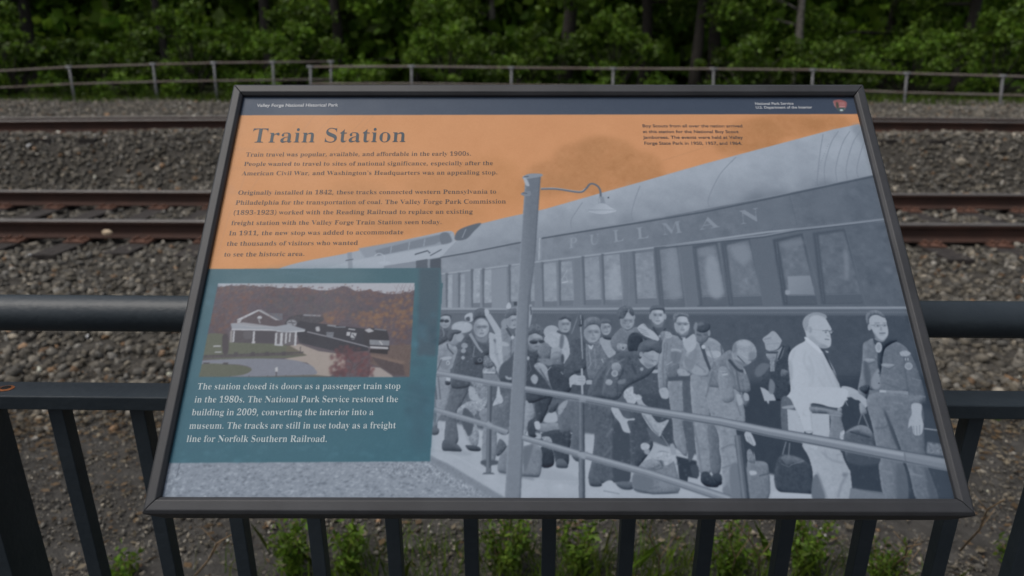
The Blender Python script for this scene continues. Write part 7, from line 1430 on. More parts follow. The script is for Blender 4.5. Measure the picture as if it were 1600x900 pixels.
('L',[4893,4586,4853,5815],98,{'w':7.23}),
('L',[4876,4586,4838,5815],122,{'w':2.17,'blur':0.61}),
('L',[4919,4586,4878,5815],72,{'w':1.81,'blur':0.46}),
('L',[6752,5050,6739,5824],98,{'w':9.75}),
('L',[6731,5050,6718,5824],122,{'w':2.92,'blur':0.6}),
('L',[6787,5050,6772,5824],72,{'w':2.44,'blur':0.45}),
('L',[3079,4279,3767,4405,4044,4448],96,{'w':6.39,'w2':7.3}),
('L',[3079,4274,3767,4400,4044,4443],134,{'w':5.0,'w2':5.72,'blur':0.4}),
('L',[3078,4268,3767,4393,4044,4435],152,{'w':1.89,'w2':2.16,'blur':0.56}),
('L',[3081,4311,3767,4439,4045,4484],172,{'w':0.87,'alpha':0.55,'blur':0.24}),
('L',[4202,4483,4908,4601,5703,4752,6558,4888,7119,5007,7823,5137,8371,5243,9180,5392],84,{'w':7.52,'w2':15.04}),
('L',[4202,4478,4908,4596,5704,4746,6558,4882,7119,5002,7824,5132,8372,5238,9181,5387],130,{'w':5.89,'w2':11.77,'blur':0.38}),
('L',[4202,4470,4908,4586,5705,4735,6560,4869,7122,4987,7827,5115,8376,5219,9187,5367],156,{'w':2.23,'w2':4.45,'blur':0.54}),
('L',[4202,4521,4906,4644,5700,4799,6551,4940,7110,5064,7811,5198,8357,5309,9162,5462],172,{'w':0.84,'alpha':0.55,'blur':0.23}),
('L',[8670,5293,8841,5333,9156,5399],128,{'w':11.24,'alpha':0.6,'blur':0.37}),
('L',[8689,5241,8679,5353],100,{'w':0.9,'alpha':0.8,'blur':0.3}),
('L',[3078,4739,3745,4932,3992,5023],96,{'w':6.23,'w2':7.12}),
('L',[3078,4735,3745,4928,3992,5018],134,{'w':4.88,'w2':5.57,'blur':0.39}),
('L',[3078,4728,3744,4921,3992,5010],152,{'w':1.84,'w2':2.11,'blur':0.54}),
('L',[3080,4770,3745,4964,3993,5057],172,{'w':0.85,'alpha':0.55,'blur':0.23}),
('L',[4169,5082,4866,5283,5645,5496,6052,5627,6559,5794],90,{'w':7.34,'w2':10.36}),
('L',[4169,5077,4866,5277,5646,5491,6052,5622,6559,5789],132,{'w':5.75,'w2':8.11,'blur':0.38}),
('L',[4169,5070,4867,5269,5646,5481,6053,5611,6561,5777],156,{'w':2.17,'w2':3.07,'blur':0.53}),
('L',[4169,5118,4865,5321,5642,5537,6047,5672,6553,5841],172,{'w':0.82,'alpha':0.55,'blur':0.22}),
('L',[3744,4901,3799,4947],150,{'w':4.64,'blur':0.62}),
('L',[4837,5260,4918,5312],150,{'w':6.82,'blur':0.76}),
('L',[4845,5245,4905,5245],96,{'w':1.52}),
('L',[4868,4609,4946,4625],148,{'w':7.05,'blur':0.78,'alpha':0.7}),
('P',[-55,2857,3085,2840,3079,5365,-74,5391],(66,99,111),{'alpha':0.93,'grad':(148.6,288.3,154.6,473.0,(60,100,115)),'tex':1.3,'texs':16.03}),
('P',[160,3065,2762,3057,2769,4344,152,4345],(82,76,84)),
('P',[160,3065,2762,3057,2767,3219,172,3134],(196,206,218),{'blur':0.25}),
('P',[164,3115,379,3096,630,3081,837,3107,1093,3132,1344,3113,1476,3161,1678,3159,1848,3097,2008,3183,2156,3141,2363,3202,2590,3212,2768,3151,2790,3991,1657,3641,1153,3568,177,3791,144,3475],(80,72,82),{'s':1,'tex':7,'texs':2.51}),
('S',[163,3165,259,3064,487,3061,619,3175,608,3388,249,3392],0,{'n':87,'r':3.27,'tones':[(98,66,66),(84,60,64),(110,72,64),(74,64,70),(120,78,62)],'alpha':0.5,'blur':1.01}),
('S',[465,3158,591,3074,869,3071,1022,3165,992,3343,552,3348],0,{'n':88,'r':3.27,'tones':[(98,66,66),(84,60,64),(110,72,64),(74,64,70),(120,78,62)],'alpha':0.5,'blur':1.01}),
('S',[135,3426,239,3311,490,3308,636,3438,625,3680,232,3686],0,{'n':110,'r':3.23,'tones':[(98,66,66),(84,60,64),(110,72,64),(74,64,70),(120,78,62)],'alpha':0.5,'blur':0.99}),
('S',[1097,3162,1190,3095,1392,3093,1502,3169,1479,3310,1158,3314],0,{'n':55,'r':3.28,'tones':[(98,66,66),(84,60,64),(110,72,64),(74,64,70),(120,78,62)],'alpha':0.5,'blur':1.01}),
('S',[756,3239,854,3140,1081,3137,1210,3251,1193,3461,835,3465],0,{'n':87,'r':3.26,'tones':[(70,74,80),(82,82,88),(62,64,74),(92,78,80)],'alpha':0.5,'blur':1.0}),
('S',[964,3292,1089,3192,1366,3189,1518,3302,1488,3511,1051,3516],0,{'n':104,'r':3.25,'tones':[(70,74,80),(82,82,88),(62,64,74),(92,78,80)],'alpha':0.5,'blur':1.0}),
('S',[1337,3260,1463,3161,1741,3158,1891,3271,1858,3481,1420,3485],0,{'n':104,'r':3.26,'tones':[(70,74,80),(82,82,88),(62,64,74),(92,78,80)],'alpha':0.5,'blur':1.0}),
('S',[1261,3444,1377,3379,1627,3376,1760,3450,1725,3588,1330,3592],0,{'n':67,'r':3.23,'tones':[(70,74,80),(82,82,88),(62,64,74),(92,78,80)],'alpha':0.5,'blur':0.99}),
('S',[1745,3310,1860,3212,2112,3210,2247,3322,2215,3531,1819,3534],0,{'n':95,'r':3.25,'tones':[(70,74,80),(82,82,88),(62,64,74),(92,78,80)],'alpha':0.5,'blur':1.0}),
('S',[1676,3365,1728,3267,1853,3266,1927,3379,1923,3586,1725,3588],0,{'n':52,'r':3.24,'tones':[(112,82,76),(92,74,78),(128,88,70)],'alpha':0.5,'blur':1.0}),
('S',[1987,3222,2069,3156,2246,3154,2340,3230,2316,3370,2037,3372],0,{'n':50,'r':3.27,'tones':[(112,82,76),(92,74,78),(128,88,70)],'alpha':0.5,'blur':1.0}),
('S',[1569,3521,1636,3456,1785,3455,1868,3528,1852,3665,1616,3668],0,{'n':44,'r':3.22,'tones':[(112,82,76),(92,74,78),(128,88,70)],'alpha':0.5,'blur':0.99}),
('S',[1557,3543,1595,3491,1685,3490,1736,3549,1730,3659,1588,3660],0,{'n':31,'r':3.22,'tones':[(132,92,66),(146,102,66),(112,82,68),(98,76,74),(160,120,78)],'alpha':0.5,'blur':0.99}),
('S',[2283,3450,2382,3289,2608,3287,2733,3474,2710,3813,2358,3816],0,{'n':177,'r':3.22,'tones':[(132,92,66),(146,102,66),(112,82,68),(98,76,74),(160,120,78)],'alpha':0.5,'blur':0.99}),
('S',[2475,3353,2540,3207,2691,3206,2776,3375,2766,3683,2529,3685],0,{'n':110,'r':3.24,'tones':[(132,92,66),(146,102,66),(112,82,68),(98,76,74),(160,120,78)],'alpha':0.5,'blur':1.0}),
('S',[2071,3579,2141,3531,2290,3530,2369,3585,2347,3687,2111,3689],0,{'n':43,'r':3.21,'tones':[(132,92,66),(146,102,66),(112,82,68),(98,76,74),(160,120,78)],'alpha':0.5,'blur':0.99}),
('S',[1966,3517,2047,3453,2221,3451,2314,3524,2291,3661,2015,3664],0,{'n':62,'r':3.22,'tones':[(132,92,66),(146,102,66),(112,82,68),(98,76,74),(160,120,78)],'alpha':0.5,'blur':0.99}),
('S',[141,3597,186,3501,310,3499,391,3610,402,3814,206,3817],0,{'n':52,'r':3.21,'tones':[(74,56,60),(88,64,62),(110,76,62)],'alpha':0.5,'blur':0.99}),
('S',[2529,3753,2584,3659,2707,3658,2776,3766,2764,3966,2570,3967],0,{'n':52,'r':3.18,'tones':[(74,56,60),(88,64,62),(110,76,62)],'alpha':0.5,'blur':0.98}),
('S',[2504,3070,2746,3082,2741,3205,2539,3193],0,{'n':60,'r':1.77,'tones':[(100,92,98),(120,110,114),(84,76,84)],'alpha':0.5,'blur':0.38}),
('P',[2517,3917,2761,3915,2776,4344,2271,4171,2258,4021],(96,80,74),{'tex':7,'texs':1.93,'blur':0.73}),
('P',[2260,4046,2703,4142,2681,4179,2265,4096],(140,116,100),{'blur':1.45,'alpha':0.7}),
('P',[1132,3595,1197,3528,1392,3499,1595,3536,1580,3616,1312,3645,1139,3647],(58,60,68),{'s':1,'tex':14,'texs':1.98}),
('L',[1344,3513,1569,3524],(150,156,164),{'w':1.99,'blur':0.5}),
('E',[1210,3625,1274,3624,1217,3672],(150,156,164),{'blur':0.49}),
('L',[1159,3615,1260,3625],(60,64,72),{'w':1.23}),
('L',[1192,3581,1241,3672],(70,74,82),{'w':0.99}),
('P',[1284,3619,1557,3629,2156,3701,2232,3996,1895,4024,1344,3891,1269,3698],(34,38,48),{'tex':4,'texs':2.45}),
('P',[1305,3592,1558,3642,1883,3678,2144,3702,2176,3920,1751,3822,1322,3723],(36,40,50)),
('L',[1423,3743,1751,3822,2240,3950],(172,176,184),{'w':1.22,'blur':0.24}),
('P',[1526,3682,1567,3674,1584,3733,1540,3734],(180,184,190),{'s':1,'blur':0.49}),
('P',[1669,3745,1763,3749,1766,3822,1681,3810],(110,118,128),{'tex':18,'texs':1.23}),
('L',[1671,3654,1783,3666],(150,158,166),{'w':1.97,'blur':0.49}),
('L',[1772,3679,1908,3678],(128,138,150),{'w':1.23,'blur':0.25}),
('P',[1929,3743,1979,3747,1974,3799,1930,3794],(196,200,206)),
('P',[1989,3752,2059,3762,2046,3832,1986,3820],(190,196,202)),
('L',[2006,3773,2050,3824],(50,54,64),{'w':1.22}),
('L',[1947,3703,2035,3716],(180,186,192),{'w':1.72}),
('L',[1998,3840,2042,3845],(150,156,164),{'w':0.98}),
('P',[2146,3728,2217,3688,2441,3717,2475,3815,2494,3993,2253,3957,2171,3920],(36,38,46),{'tex':3,'texs':1.47}),
('P',[2153,3720,2217,3693,2282,3734,2210,3755],(186,190,196),{'blur':0.25}),
('L',[2280,3706,2434,3722],(120,128,138),{'w':1.48,'blur':0.25}),
('P',[2228,3848,2484,3861,2484,3930,2240,3919],(130,138,146),{'tex':14,'texs':0.98}),
('T', [2347, 3867, 2411, 3867, 2410, 3923, 2347, 3924], (214, 218, 222), {'t': 'N'}),
('P',[2241,3935,2476,3948,2478,3976,2253,3963],(196,200,206)),
('P',[2249,3975,2478,3983,2473,4044,2246,4021],(26,26,30)),
('P',[156,4049,140,3792,372,3783,513,3890,1051,3895,1462,4055,1080,4098,168,4112],(86,94,76),{'s':1,'tex':4,'texs':2.43}),
('P',[1203,3931,1352,3955,1462,4055,1217,4033],(94,92,76),{'s':1,'blur':0.73}),
('P',[1227,3931,1346,3909,1601,4003,1946,4049,1964,4224,1738,4355,1401,4330,1580,4228,1474,4155,1178,4104,1463,4060],(170,160,150),{'tex':3,'texs':3.38}),
('P',[2275,4208,2396,4219,2547,4316,2573,4345,2263,4344],(170,162,156),{'blur':0.24}),
('P',[155,4130,742,4103,1228,4113,1476,4168,1586,4241,1543,4318,782,4351,172,4350,585,4318,788,4240,610,4180,151,4175],(124,132,146),{'s':1,'tex':3,'texs':4.32}),
('L',[860,4239,1011,4286,875,4333],(112,120,134),{'w':0.72,'s':1,'alpha':0.6}),
('L',[1093,4185,1292,4232,1254,4307],(112,120,134),{'w':0.72,'s':1,'alpha':0.6}),
('P',[140,4181,514,4179,710,4204,794,4245,726,4303,540,4333,155,4350],(84,92,74),{'s':1,'tex':4,'texs':2.4}),
('P',[780,4339,1590,4312,1832,4339,1834,4353,155,4350],(92,92,80),{'blur':0.48}),
('P',[149,4062,1070,4030,1462,4055,1076,4065,157,4105],(70,68,70),{'blur':0.48,'tex':8,'texs':1.93}),
('L',[160,4069,733,4045,1409,4020],(62,60,64),{'w':2.18,'blur':0.36,'tex':14,'texs':1.94}),
('P',[534,4017,583,4017,592,4072,544,4073],(58,56,62),{'blur':0.36}),
('P',[748,4014,796,4013,805,4069,756,4070],(58,56,62),{'blur':0.36}),
('P',[927,4011,975,4011,984,4066,935,4067],(58,56,62),{'blur':0.36}),
('P',[1140,4008,1189,4008,1196,4063,1148,4064],(58,56,62),{'blur':0.36}),
('P',[171,4155,248,4154,252,4174,175,4175],(60,60,64),{'blur':0.24}),
('P',[418,4156,485,4155,486,4185,422,4181],(58,58,62),{'blur':0.24}),
('L',[159,4345,1832,4334],(66,66,68),{'w':0.72}),
('L',[299,4327,305,4357],(60,60,62),{'w':0.6}),
('L',[533,4323,538,4353],(60,60,62),{'w':0.6}),
('L',[772,4319,777,4349],(60,60,62),{'w':0.6}),
('L',[1004,4316,1008,4345],(60,60,62),{'w':0.6}),
('L',[1231,4312,1235,4342],(60,60,62),{'w':0.6}),
('L',[1446,4309,1450,4339],(60,60,62),{'w':0.6}),
('P',[1084,4223,1111,4210,1124,4272,1096,4275],(206,210,214)),
('L',[1105,4272,1114,4334],(60,60,64),{'w':1.2}),
('L',[1365,3942,1370,4018],(60,58,62),{'w':0.97}),
('P',[2263,4071,2681,4179,2714,4315,2571,4316,2395,4207],(70,60,62),{'tex':8,'texs':1.92,'blur':0.72}),
('P',[509,3576,749,3440,1091,3621,1069,3674,525,3668],(78,70,76),{'tex':4,'texs':1.98}),
('P',[509,3576,749,3440,787,3445,537,3592],(190,196,204)),
('P',[749,3440,786,3439,1057,3590,1007,3585],(150,154,160)),
('P',[893,3486,1073,3495,1085,3579,1043,3580],(96,104,116)),
('L',[500,3582,750,3445],(200,206,212),{'w':1.49}),
('L',[758,3450,1012,3585],(186,190,196),{'w':1.24}),
('P',[502,3589,561,3589,542,3623,507,3624],(180,184,190)),
('E',[786,3551,816,3551,789,3575],(196,202,208)),
('L',[768,3567,811,3567],(90,88,94),{'w':0.74}),
('L',[777,3578,805,3630],(170,176,182),{'w':1.24}),
('P',[424,3630,723,3673,1019,3670,1163,3642,1394,3709,1393,3738,1130,3757,953,3723,459,3719],(140,148,158)),
('P',[424,3630,591,3617,1019,3675,725,3684],(176,184,192),{'alpha':0.8}),
('L',[449,3714,952,3720,1129,3752,1392,3733],(208,214,220),{'w':1.72}),
('P',[461,3730,1028,3732,1053,3908,488,3890],(66,64,70),{'tex':5,'texs':1.96}),
('P',[1029,3740,1289,3755,1311,3920,1054,3913],(92,92,98),{'blur':0.24}),
('P',[758,3736,1005,3743,1017,3893,790,3880],(58,58,66)),
('P',[611,3746,710,3747,719,3835,636,3836],(82,82,88),{'s':1,'blur':0.49}),
('L',[486,3729,502,3885],(200,206,212),{'w':1.96}),
('L',[743,3736,758,3896],(200,206,212),{'w':2.45}),
('L',[1031,3758,1044,3913],(200,206,212),{'w':2.44}),
('L',[1100,3757,1115,3932],(200,206,212),{'w':3.18}),
('L',[1159,3757,1169,3901],(200,206,212),{'w':1.96}),
('L',[1208,3756,1215,3880],(200,206,212),{'w':1.71}),
('L',[1281,3750,1295,3930],(200,206,212),{'w':2.69}),
('P',[735,3876,779,3875,783,3901,740,3902],(196,200,206)),
('P',[1028,3903,1142,3917,1140,3937,1032,3928],(190,196,202)),
('P',[437,3730,466,3729,488,3890,459,3890],(150,150,150),{'blur':0.24}),
('P',[351,3802,418,3793,462,4018,396,4032],(54,50,56),{'s':1,'blur':0.49}),
('P',[256,3930,348,3928,357,3946,259,3948],(188,192,196)),
('P',[290,4011,373,4010,380,4025,293,4026],(182,186,190)),
('S',[1754,4071,1875,3949,2142,3946,2288,4086,2258,4344,1838,4348],0,{'n':211,'r':3.13,'tones':[(96,52,58),(78,44,50),(112,62,62),(66,40,46)],'alpha':0.5,'blur':0.96}),
('S',[1818,3989,1873,3933,1995,3932,2062,3995,2049,4113,1856,4115],0,{'n':51,'r':3.15,'tones':[(96,52,58),(78,44,50),(112,62,62),(66,40,46)],'alpha':0.5,'blur':0.97}),
('S',[2083,4212,2138,4157,2258,4156,2324,4218,2309,4333,2118,4335],0,{'n':51,'r':3.12,'tones':[(96,52,58),(78,44,50),(112,62,62),(66,40,46)],'alpha':0.5,'blur':0.96}),
('S',[1749,4234,1804,4188,1924,4187,1989,4238,1975,4335,1784,4337],0,{'n':44,'r':3.12,'tones':[(96,52,58),(78,44,50),(112,62,62),(66,40,46)],'alpha':0.5,'blur':0.96}),
('L',[2019,4297,2055,4173,1946,4049],(60,44,46),{'w':0.72}),
('L',[2060,4223,2171,4122],(60,44,46),{'w':0.72}),
('S',[175,3148,1096,3154,1853,3144,2766,3205,2770,3273,1861,3225,1105,3219,172,3217],0,{'n':260,'r':2.27,'tones':[(92,74,78),(104,84,86),(80,68,76),(126,92,72)],'alpha':0.5,'blur':0.76}),
('P',[160,3062,2764,3055,2768,3156,2690,3195,2613,3173,2543,3190,2490,3218,2376,3210,2260,3176,2223,3182,2182,3144,2132,3161,2046,3180,1955,3156,1876,3116,1810,3095,1738,3131,1652,3154,1613,3146,1527,3166,1424,3150,1319,3116,1258,3133,1195,3136,1091,3118,1043,3132,967,3133,861,3104,737,3119,632,3095,583,3104,504,3086,406,3106,327,3093,231,3119,169,3112],(192,202,214),{'blur':0.3,'grad':(32.2,306.3,33.4,313.2,(186,192,202))}),
('S',[165,3093,400,3073,884,3084,1342,3096,1599,3132,1846,3075,2105,3133,2412,3186,2768,3151,2774,3246,2368,3262,1857,3185,1355,3203,593,3170,180,3175],0,{'n':330,'r':1.77,'tones':[(92,74,78),(104,84,86),(84,72,80),(118,88,74),(96,84,90)],'alpha':0.55,'blur':0.38}),
('L',[2520,3220,2529,3125,2545,3075],(120,112,118),{'w':0.63,'alpha':0.6}),
('L',[2526,3152,2491,3098],(120,112,118),{'w':0.51,'alpha':0.5}),
('L',[2578,3220,2587,3124,2604,3075],(120,112,118),{'w':0.63,'alpha':0.6}),
('L',[2584,3152,2549,3097],(120,112,118),{'w':0.51,'alpha':0.5}),
('L',[2616,3220,2625,3124,2642,3075],(120,112,118),{'w':0.63,'alpha':0.6}),
('L',[2621,3152,2587,3097],(120,112,118),{'w':0.51,'alpha':0.5}),
('L',[2679,3219,2688,3124,2705,3074],(120,112,118),{'w':0.63,'alpha':0.6}),
('L',[2684,3151,2651,3097],(120,112,118),{'w':0.51,'alpha':0.5}),
('L',[2729,3219,2738,3123,2755,3074],(120,112,118),{'w':0.63,'alpha':0.6}),
('L',[2735,3151,2701,3096],(120,112,118),{'w':0.51,'alpha':0.5}),
('S',[160,3148,2753,3205,2762,3553,163,3581],0,{'n':380,'r':2.25,'tones':[(96,74,76),(76,66,74),(112,88,80),(88,82,88),(118,80,66)],'alpha':0.35,'blur':0.75}),
('P',[160,3065,2762,3057,2769,4344,152,4345],(100,99,108),{'alpha':0.3}),
('P',[424,3630,723,3673,1019,3670,1163,3642,1394,3709,1393,3738,1130,3757,953,3723,459,3719],(156,164,174),{'alpha':0.4}),
('P',[-55,2857,3085,2840,3112,3057,1,3067],(66,99,111),{'grad':(148.6,288.3,154.6,473.0,(60,100,115)),'tex':1.3,'texs':16.98}),
('P',[-4,3039,162,3065,152,4350,-74,5391,-315,4441],(66,99,111),{'grad':(148.6,288.3,154.6,473.0,(60,100,115)),'tex':1.3,'texs':16.09}),
('P',[2757,3059,3129,3057,3079,5365,2772,4339],(66,99,111),{'grad':(148.6,288.3,154.6,473.0,(60,100,115)),'tex':1.3,'texs':16.17}),
('P',[150,4342,2772,4339,3092,4393,3079,5365,-74,5391,-16,4345],(66,99,111),{'grad':(148.6,288.3,154.6,473.0,(60,100,115)),'tex':1.3,'texs':15.63}),
('P',[2804,2846,3085,2845,3084,4064,2851,4066],(66,82,96),{'alpha':0.75,'blur':1.66}),
('S',[2746,3286,3063,3284,3096,5097,2744,5100],0,{'n':55,'r':7.2,'tones':[(54,82,98),(58,90,106),(72,118,138),(50,76,92)],'alpha':0.35,'blur':2.4}),
('S',[-104,4104,191,3037,64,3038,-56,5225],0,{'n':40,'r':4.88,'tones':[(82,120,138),(58,92,110)],'alpha':0.3,'blur':2.44}),
('L',[799,2852,1671,3021],(84,116,132),{'w':1.7,'alpha':0.4,'blur':1.27}),
('L',[896,2936,1484,2874],(84,116,132),{'w':1.7,'alpha':0.4,'blur':1.28}),
('L',[2710,4597,3077,4712],(84,116,132),{'w':1.57,'alpha':0.4,'blur':1.17}),
('L',[2464,4479,3072,4617],(84,116,132),{'w':1.57,'alpha':0.4,'blur':1.18}),
('P',[884,2851,1993,2842,2010,3018,241,3082,396,2997],(84,112,124),{'s':1,'blur':5.09,'alpha':0.35}),
('P',[2775,4395,3029,4393,3049,5358,2825,5175],(58,88,104),{'alpha':0.5,'blur':6.21}),
('S',[-11,5147,2978,5173,3048,5351,-40,5375],0,{'n':120,'r':3.04,'tones':[(62,104,120),(74,116,132),(58,96,112)],'alpha':0.35,'blur':1.14,'ax':2}),
('P',[-227,-145,9284,-145,9154,309,-12,333],(68,79,95),{'tex':1,'texs':11.48,'grad':(114.3,-2.4,878.4,21.3,(64,74,90))}),
('P',[8830,71,8872,51,8927,40,8976,56,9022,89,9012,154,8971,230,8914,277,8873,248,8839,177],(150,96,96),{'s':1,'alpha':0.95,'blur':0.38}),
('P',[8839,177,8853,201,8902,195,8982,195,8965,236,8915,274,8873,248],(66,88,88),{'s':1,'blur':0.47}),
('P',[8868,95,8889,89,8895,154,8883,195,8855,201,8857,142],(76,78,70),{'s':1,'blur':0.38}),
('L',[8829,77,8839,177],(172,136,140),{'w':0.86,'blur':0.38}),
('L',[8914,104,8997,107],(186,150,150),{'w':0.76,'blur':0.24}),
('L',[8910,127,8992,131],(186,150,150),{'w':0.76,'blur':0.24}),
('L',[8903,163,8986,166],(196,160,160),{'w':0.76,'blur':0.24}),
('L',[8900,177,8983,181],(186,150,150),{'w':0.76,'blur':0.24}),
('P',[8894,236,8916,220,8942,230,8936,251,8900,251],(186,200,206),{'s':1,'blur':0.28}),
('L',[8968,207,8970,221],(170,180,190),{'w':0.76,'blur':0.28}),
('T', [4809, 2392, 4929, 2374, 4916, 2525, 4799, 2546], 150, {'blur': 0.32, 'alpha': 0.85, 't': 'P'}),
('T', [5083, 2341, 5231, 2316, 5215, 2474, 5084, 2495], 150, {'blur': 0.33, 'alpha': 0.85, 't': 'U'}),
('T', [5402, 2270, 5562, 2246, 5556, 2426, 5408, 2453], 150, {'blur': 0.33, 'alpha': 0.85, 't': 'L'}),
('T', [5722, 2231, 5898, 2203, 5901, 2381, 5726, 2405], 150, {'blur': 0.33, 'alpha': 0.85, 't': 'L'}),
('T', [6071, 2163, 6355, 2117, 6370, 2296, 6083, 2342], 146, {'blur': 0.33, 'alpha': 0.85, 't': 'M'}),
('T', [6606, 2080, 6858, 2037, 6881, 2212, 6592, 2260], 146, {'blur': 0.33, 'alpha': 0.85, 't': 'A'}),
('T', [7160, 1963, 7455, 1907, 7446, 2120, 7154, 2175], 146, {'blur': 0.33, 'alpha': 0.85, 't': 'N'})]
for op in ART: paint(op)
CV[:] = np.stack([gblur(CV[..., k], .5 * SS) for k in range(3)], -1)
CV += vnoise(CH, CW, 2.2, 2)[..., None] * 1.3
def lin(c):
    c = np.clip(c / 255, 0, 1); return np.where(c <= .04045, c / 12.92, ((c + .055) / 1.055) ** 2.4)
INK_GAIN, VEIL = 1.06, .012       # print densities -> reflectance of the inks
ax_, ay_ = np.linspace(0, RW, RW + 1), np.linspace(0, RH, RH + 1)
iy, ix = np.clip((ay_ * SS).astype(int), 0, CH - 1), np.clip((ax_ * SS).astype(int), 0, CW - 1)
pix = (CV[iy][:, ix] + CV[np.maximum(iy - 1, 0)][:, ix] + CV[iy][:, np.maximum(ix - 1, 0)] + CV[np.maximum(iy - 1, 0)][:, np.maximum(ix - 1, 0)]) / 4
pix = np.clip((lin(pix) - VEIL) * INK_GAIN, .004, .85)
gx_, gy_ = np.meshgrid(ax_ / RW * PW, PH - ay_ / RH * PH)
ii = np.arange((RW + 1) * (RH + 1)).reshape(RH + 1, RW + 1)
fq = np.stack([ii[1:, :-1], ii[1:, 1:], ii[:-1, 1:], ii[:-1, :-1]], -1).reshape(-1, 4)
printed = npmesh('printed_panel', np.stack([gx_, gy_, 0 * gx_], -1).reshape(-1, 3), fq, 4, pix.reshape(-1, 3), print_material(), sign)
printed['label'] = 'laminated print with an orange sky, a grey-blue photograph of scouts beside a railway carriage and a teal text box'


# ------------------------------------------------------------ lettering
def lettering(name, lines, material, parent, sans=False, wt=0):
    """lines: text, x0, y0, x1, y1 (mm from the print's top left), cap height mm"""
    cu = bpy.data.curves.new(name, 'CURVE'); cu.dimensions = '2D'; cu.fill_mode = 'BOTH'
    if sans:
        fc_ = bpy.data.curves.new('tmp', 'FONT'); fc_.body = 'H'; o = bpy.data.objects.new('tmp', fc_); COL.objects.link(o)
        me = bpy.data.meshes.new_from_object(o.evaluated_get(bpy.context.evaluated_depsgraph_get())); bpy.data.objects.remove(o); sans_cap = max(v.co.y for v in me.vertices); bpy.data.meshes.remove(me)
    if not sans:
        for s, x0, y0, x1, y1, cap in lines:
            tot = sum(FONT[ch][0] for ch in s); kx = math.hypot(x1 - x0, y1 - y0) / tot; ky = cap / CAPH
            a = math.atan2(-(y1 - y0), x1 - x0); ca, sa = math.cos(a), math.sin(a); pen = 0
            for ch in s:
                for c in FONT[ch][1]:
                    sp = cu.splines.new('POLY'); sp.points.add(len(c) - 1); sp.use_cyclic_u = True
                    for p, (gx, gy) in zip(sp.points, c):
                        lx, ly = (pen + gx) * kx, gy * ky
                        p.co = ((x0 + lx * ca - ly * sa) / 1000, PH - (y0 - lx * sa - ly * ca) / 1000, 0, 1)
                pen += FONT[ch][0]
        o = bpy.data.objects.new('tmp', cu); COL.objects.link(o); dg = bpy.context.evaluated_depsgraph_get()
        me = bpy.data.meshes.new_from_object(o.evaluated_get(dg)); bpy.data.objects.remove(o)
    else:
        bmx = bmesh.new()
        for s, x0, y0, x1, y1, cap in lines:
            fc_ = bpy.data.curves.new('tmp', 'FONT'); fc_.body = s; fc_.offset = wt; o = bpy.data.objects.new('tmp', fc_); COL.objects.link(o)
            dg = bpy.context.evaluated_depsgraph_get(); me = bpy.data.meshes.new_from_object(o.evaluated_get(dg)); bpy.data.objects.remove(o)
            w = max(v.co.x for v in me.vertices); kx = math.hypot(x1 - x0, y1 - y0) / w; ky = cap / sans_cap; a = math.atan2(-(y1 - y0), x1 - x0)
            for v in me.vertices:
                lx, ly = v.co.x * kx, v.co.y * ky
                v.co = ((x0 + lx * math.cos(a) - ly * math.sin(a)) / 1000, PH - (y0 - lx * math.sin(a) - ly * math.cos(a)) / 1000, 0)
            bmx.from_mesh(me); bpy.data.meshes.remove(me)
        me = bpy.data.meshes.new(name); bmx.to_mesh(me); bmx.free()
    me.name = name; o = link(name, me, M[material], parent); o.location.z = .0003
    return o
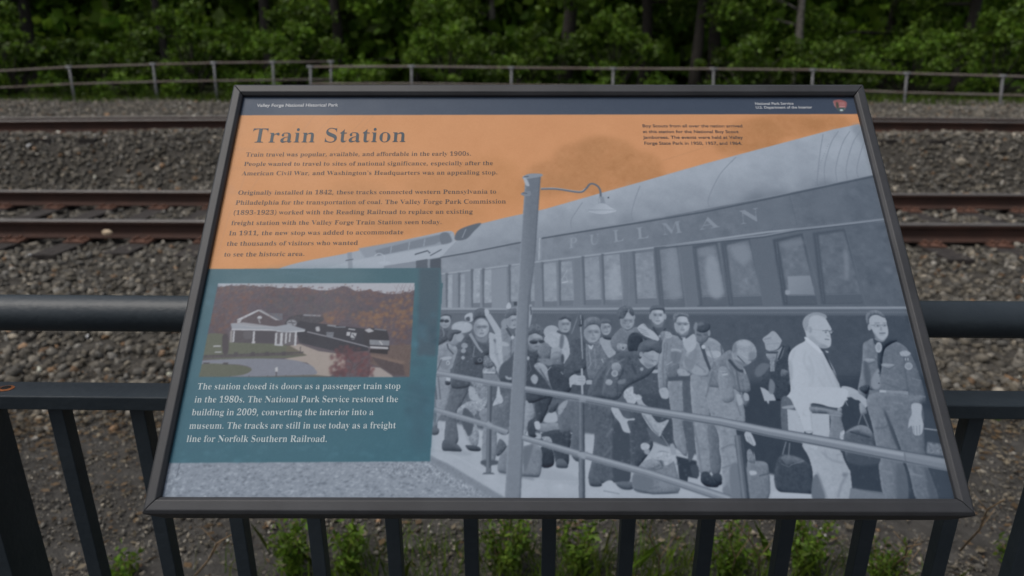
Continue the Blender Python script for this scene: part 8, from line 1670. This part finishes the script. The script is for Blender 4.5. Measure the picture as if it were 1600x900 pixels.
TEXT = [('title_lettering', 'ink_slate', False, 0, [('Train Station', 23.0, 82.35, 249.88, 81.12, 24.92)]), ('intro_lettering', 'ink_brown', False, 0, [('Train travel was popular, available, and affordable in the early 1900s.', 19.95, 106.64, 345.01, 104.73, 6.98), ('People wanted to travel to sites of national significance, especially after the', 19.68, 122.67, 376.32, 120.93, 6.89), ("American Civil War, and Washington's Headquarters was an appealing stop.", 19.42, 138.5, 383.36, 136.61, 6.8)]), ('body_lettering', 'ink_brown', False, 0, [('Originally installed in 1842, these tracks connected western Pennsylvania to', 19.08, 170.51, 381.77, 168.35, 6.82), ('Philadelphia for the transportation of coal. The Valley Forge Park Commission', 18.43, 186.69, 395.32, 184.35, 6.8), ('(1893-1923) worked with the Reading Railroad to replace an existing', 18.35, 202.65, 349.56, 200.58, 6.77), ('freight station with the Valley Forge Train Station seen today.', 18.1, 219.02, 307.72, 216.94, 6.68), ('In 1911, the new stop was added to accommodate', 17.53, 234.86, 256.08, 232.87, 6.68), ('the thousands of visitors who wanted', 17.3, 250.79, 195.45, 249.33, 6.65), ('to see the historic area.', 16.63, 267.1, 125.75, 266.06, 6.62)]), ('header_lettering', 'ink_white', True, 0.022, [('Valley Forge National Historical Park', 22.32, 18.04, 143.84, 17.24, 5.43)]), ('agency_lettering', 'ink_white', True, 0.022, [('National Park Service', 765.24, 14.25, 822.72, 13.9, 4.47), ('U.S. Department of the Interior', 765.44, 21.21, 849.16, 20.88, 4.45)]), ('caption_lettering', 'ink_brown', True, 0.012, [('Boy Scouts from all over the nation arrived', 594.26, 54.95, 741.02, 55.04, 5.0), ('at this station for the National Boy Scout', 594.37, 65.19, 734.1, 65.29, 5.07), ('Jamborees. The events were held at Valley', 594.48, 75.34, 739.15, 75.46, 5.13), ('Forge State Park in 1950, 1957, and 1964.', 594.56, 85.76, 736.3, 85.89, 5.22)]), ('inset_lettering', 'ink_pale', False, 0, [('The station closed its doors as a passenger train stop', 15.7, 449.94, 267.1, 448.93, 7.8), ('in the 1980s. The National Park Service restored the', 15.36, 466.33, 265.24, 465.37, 7.8), ('building in 2009, converting the interior into a', 15.22, 482.24, 236.6, 481.39, 7.8), ('museum. The tracks are still in use today as a freight', 15.21, 498.58, 264.79, 497.46, 7.79), ('line for Norfolk Southern Railroad.', 15.11, 514.23, 184.14, 513.95, 7.79)])]
for nm, m_, sans, wt, lines in TEXT: lettering(nm, lines, m_, printed, sans, wt)
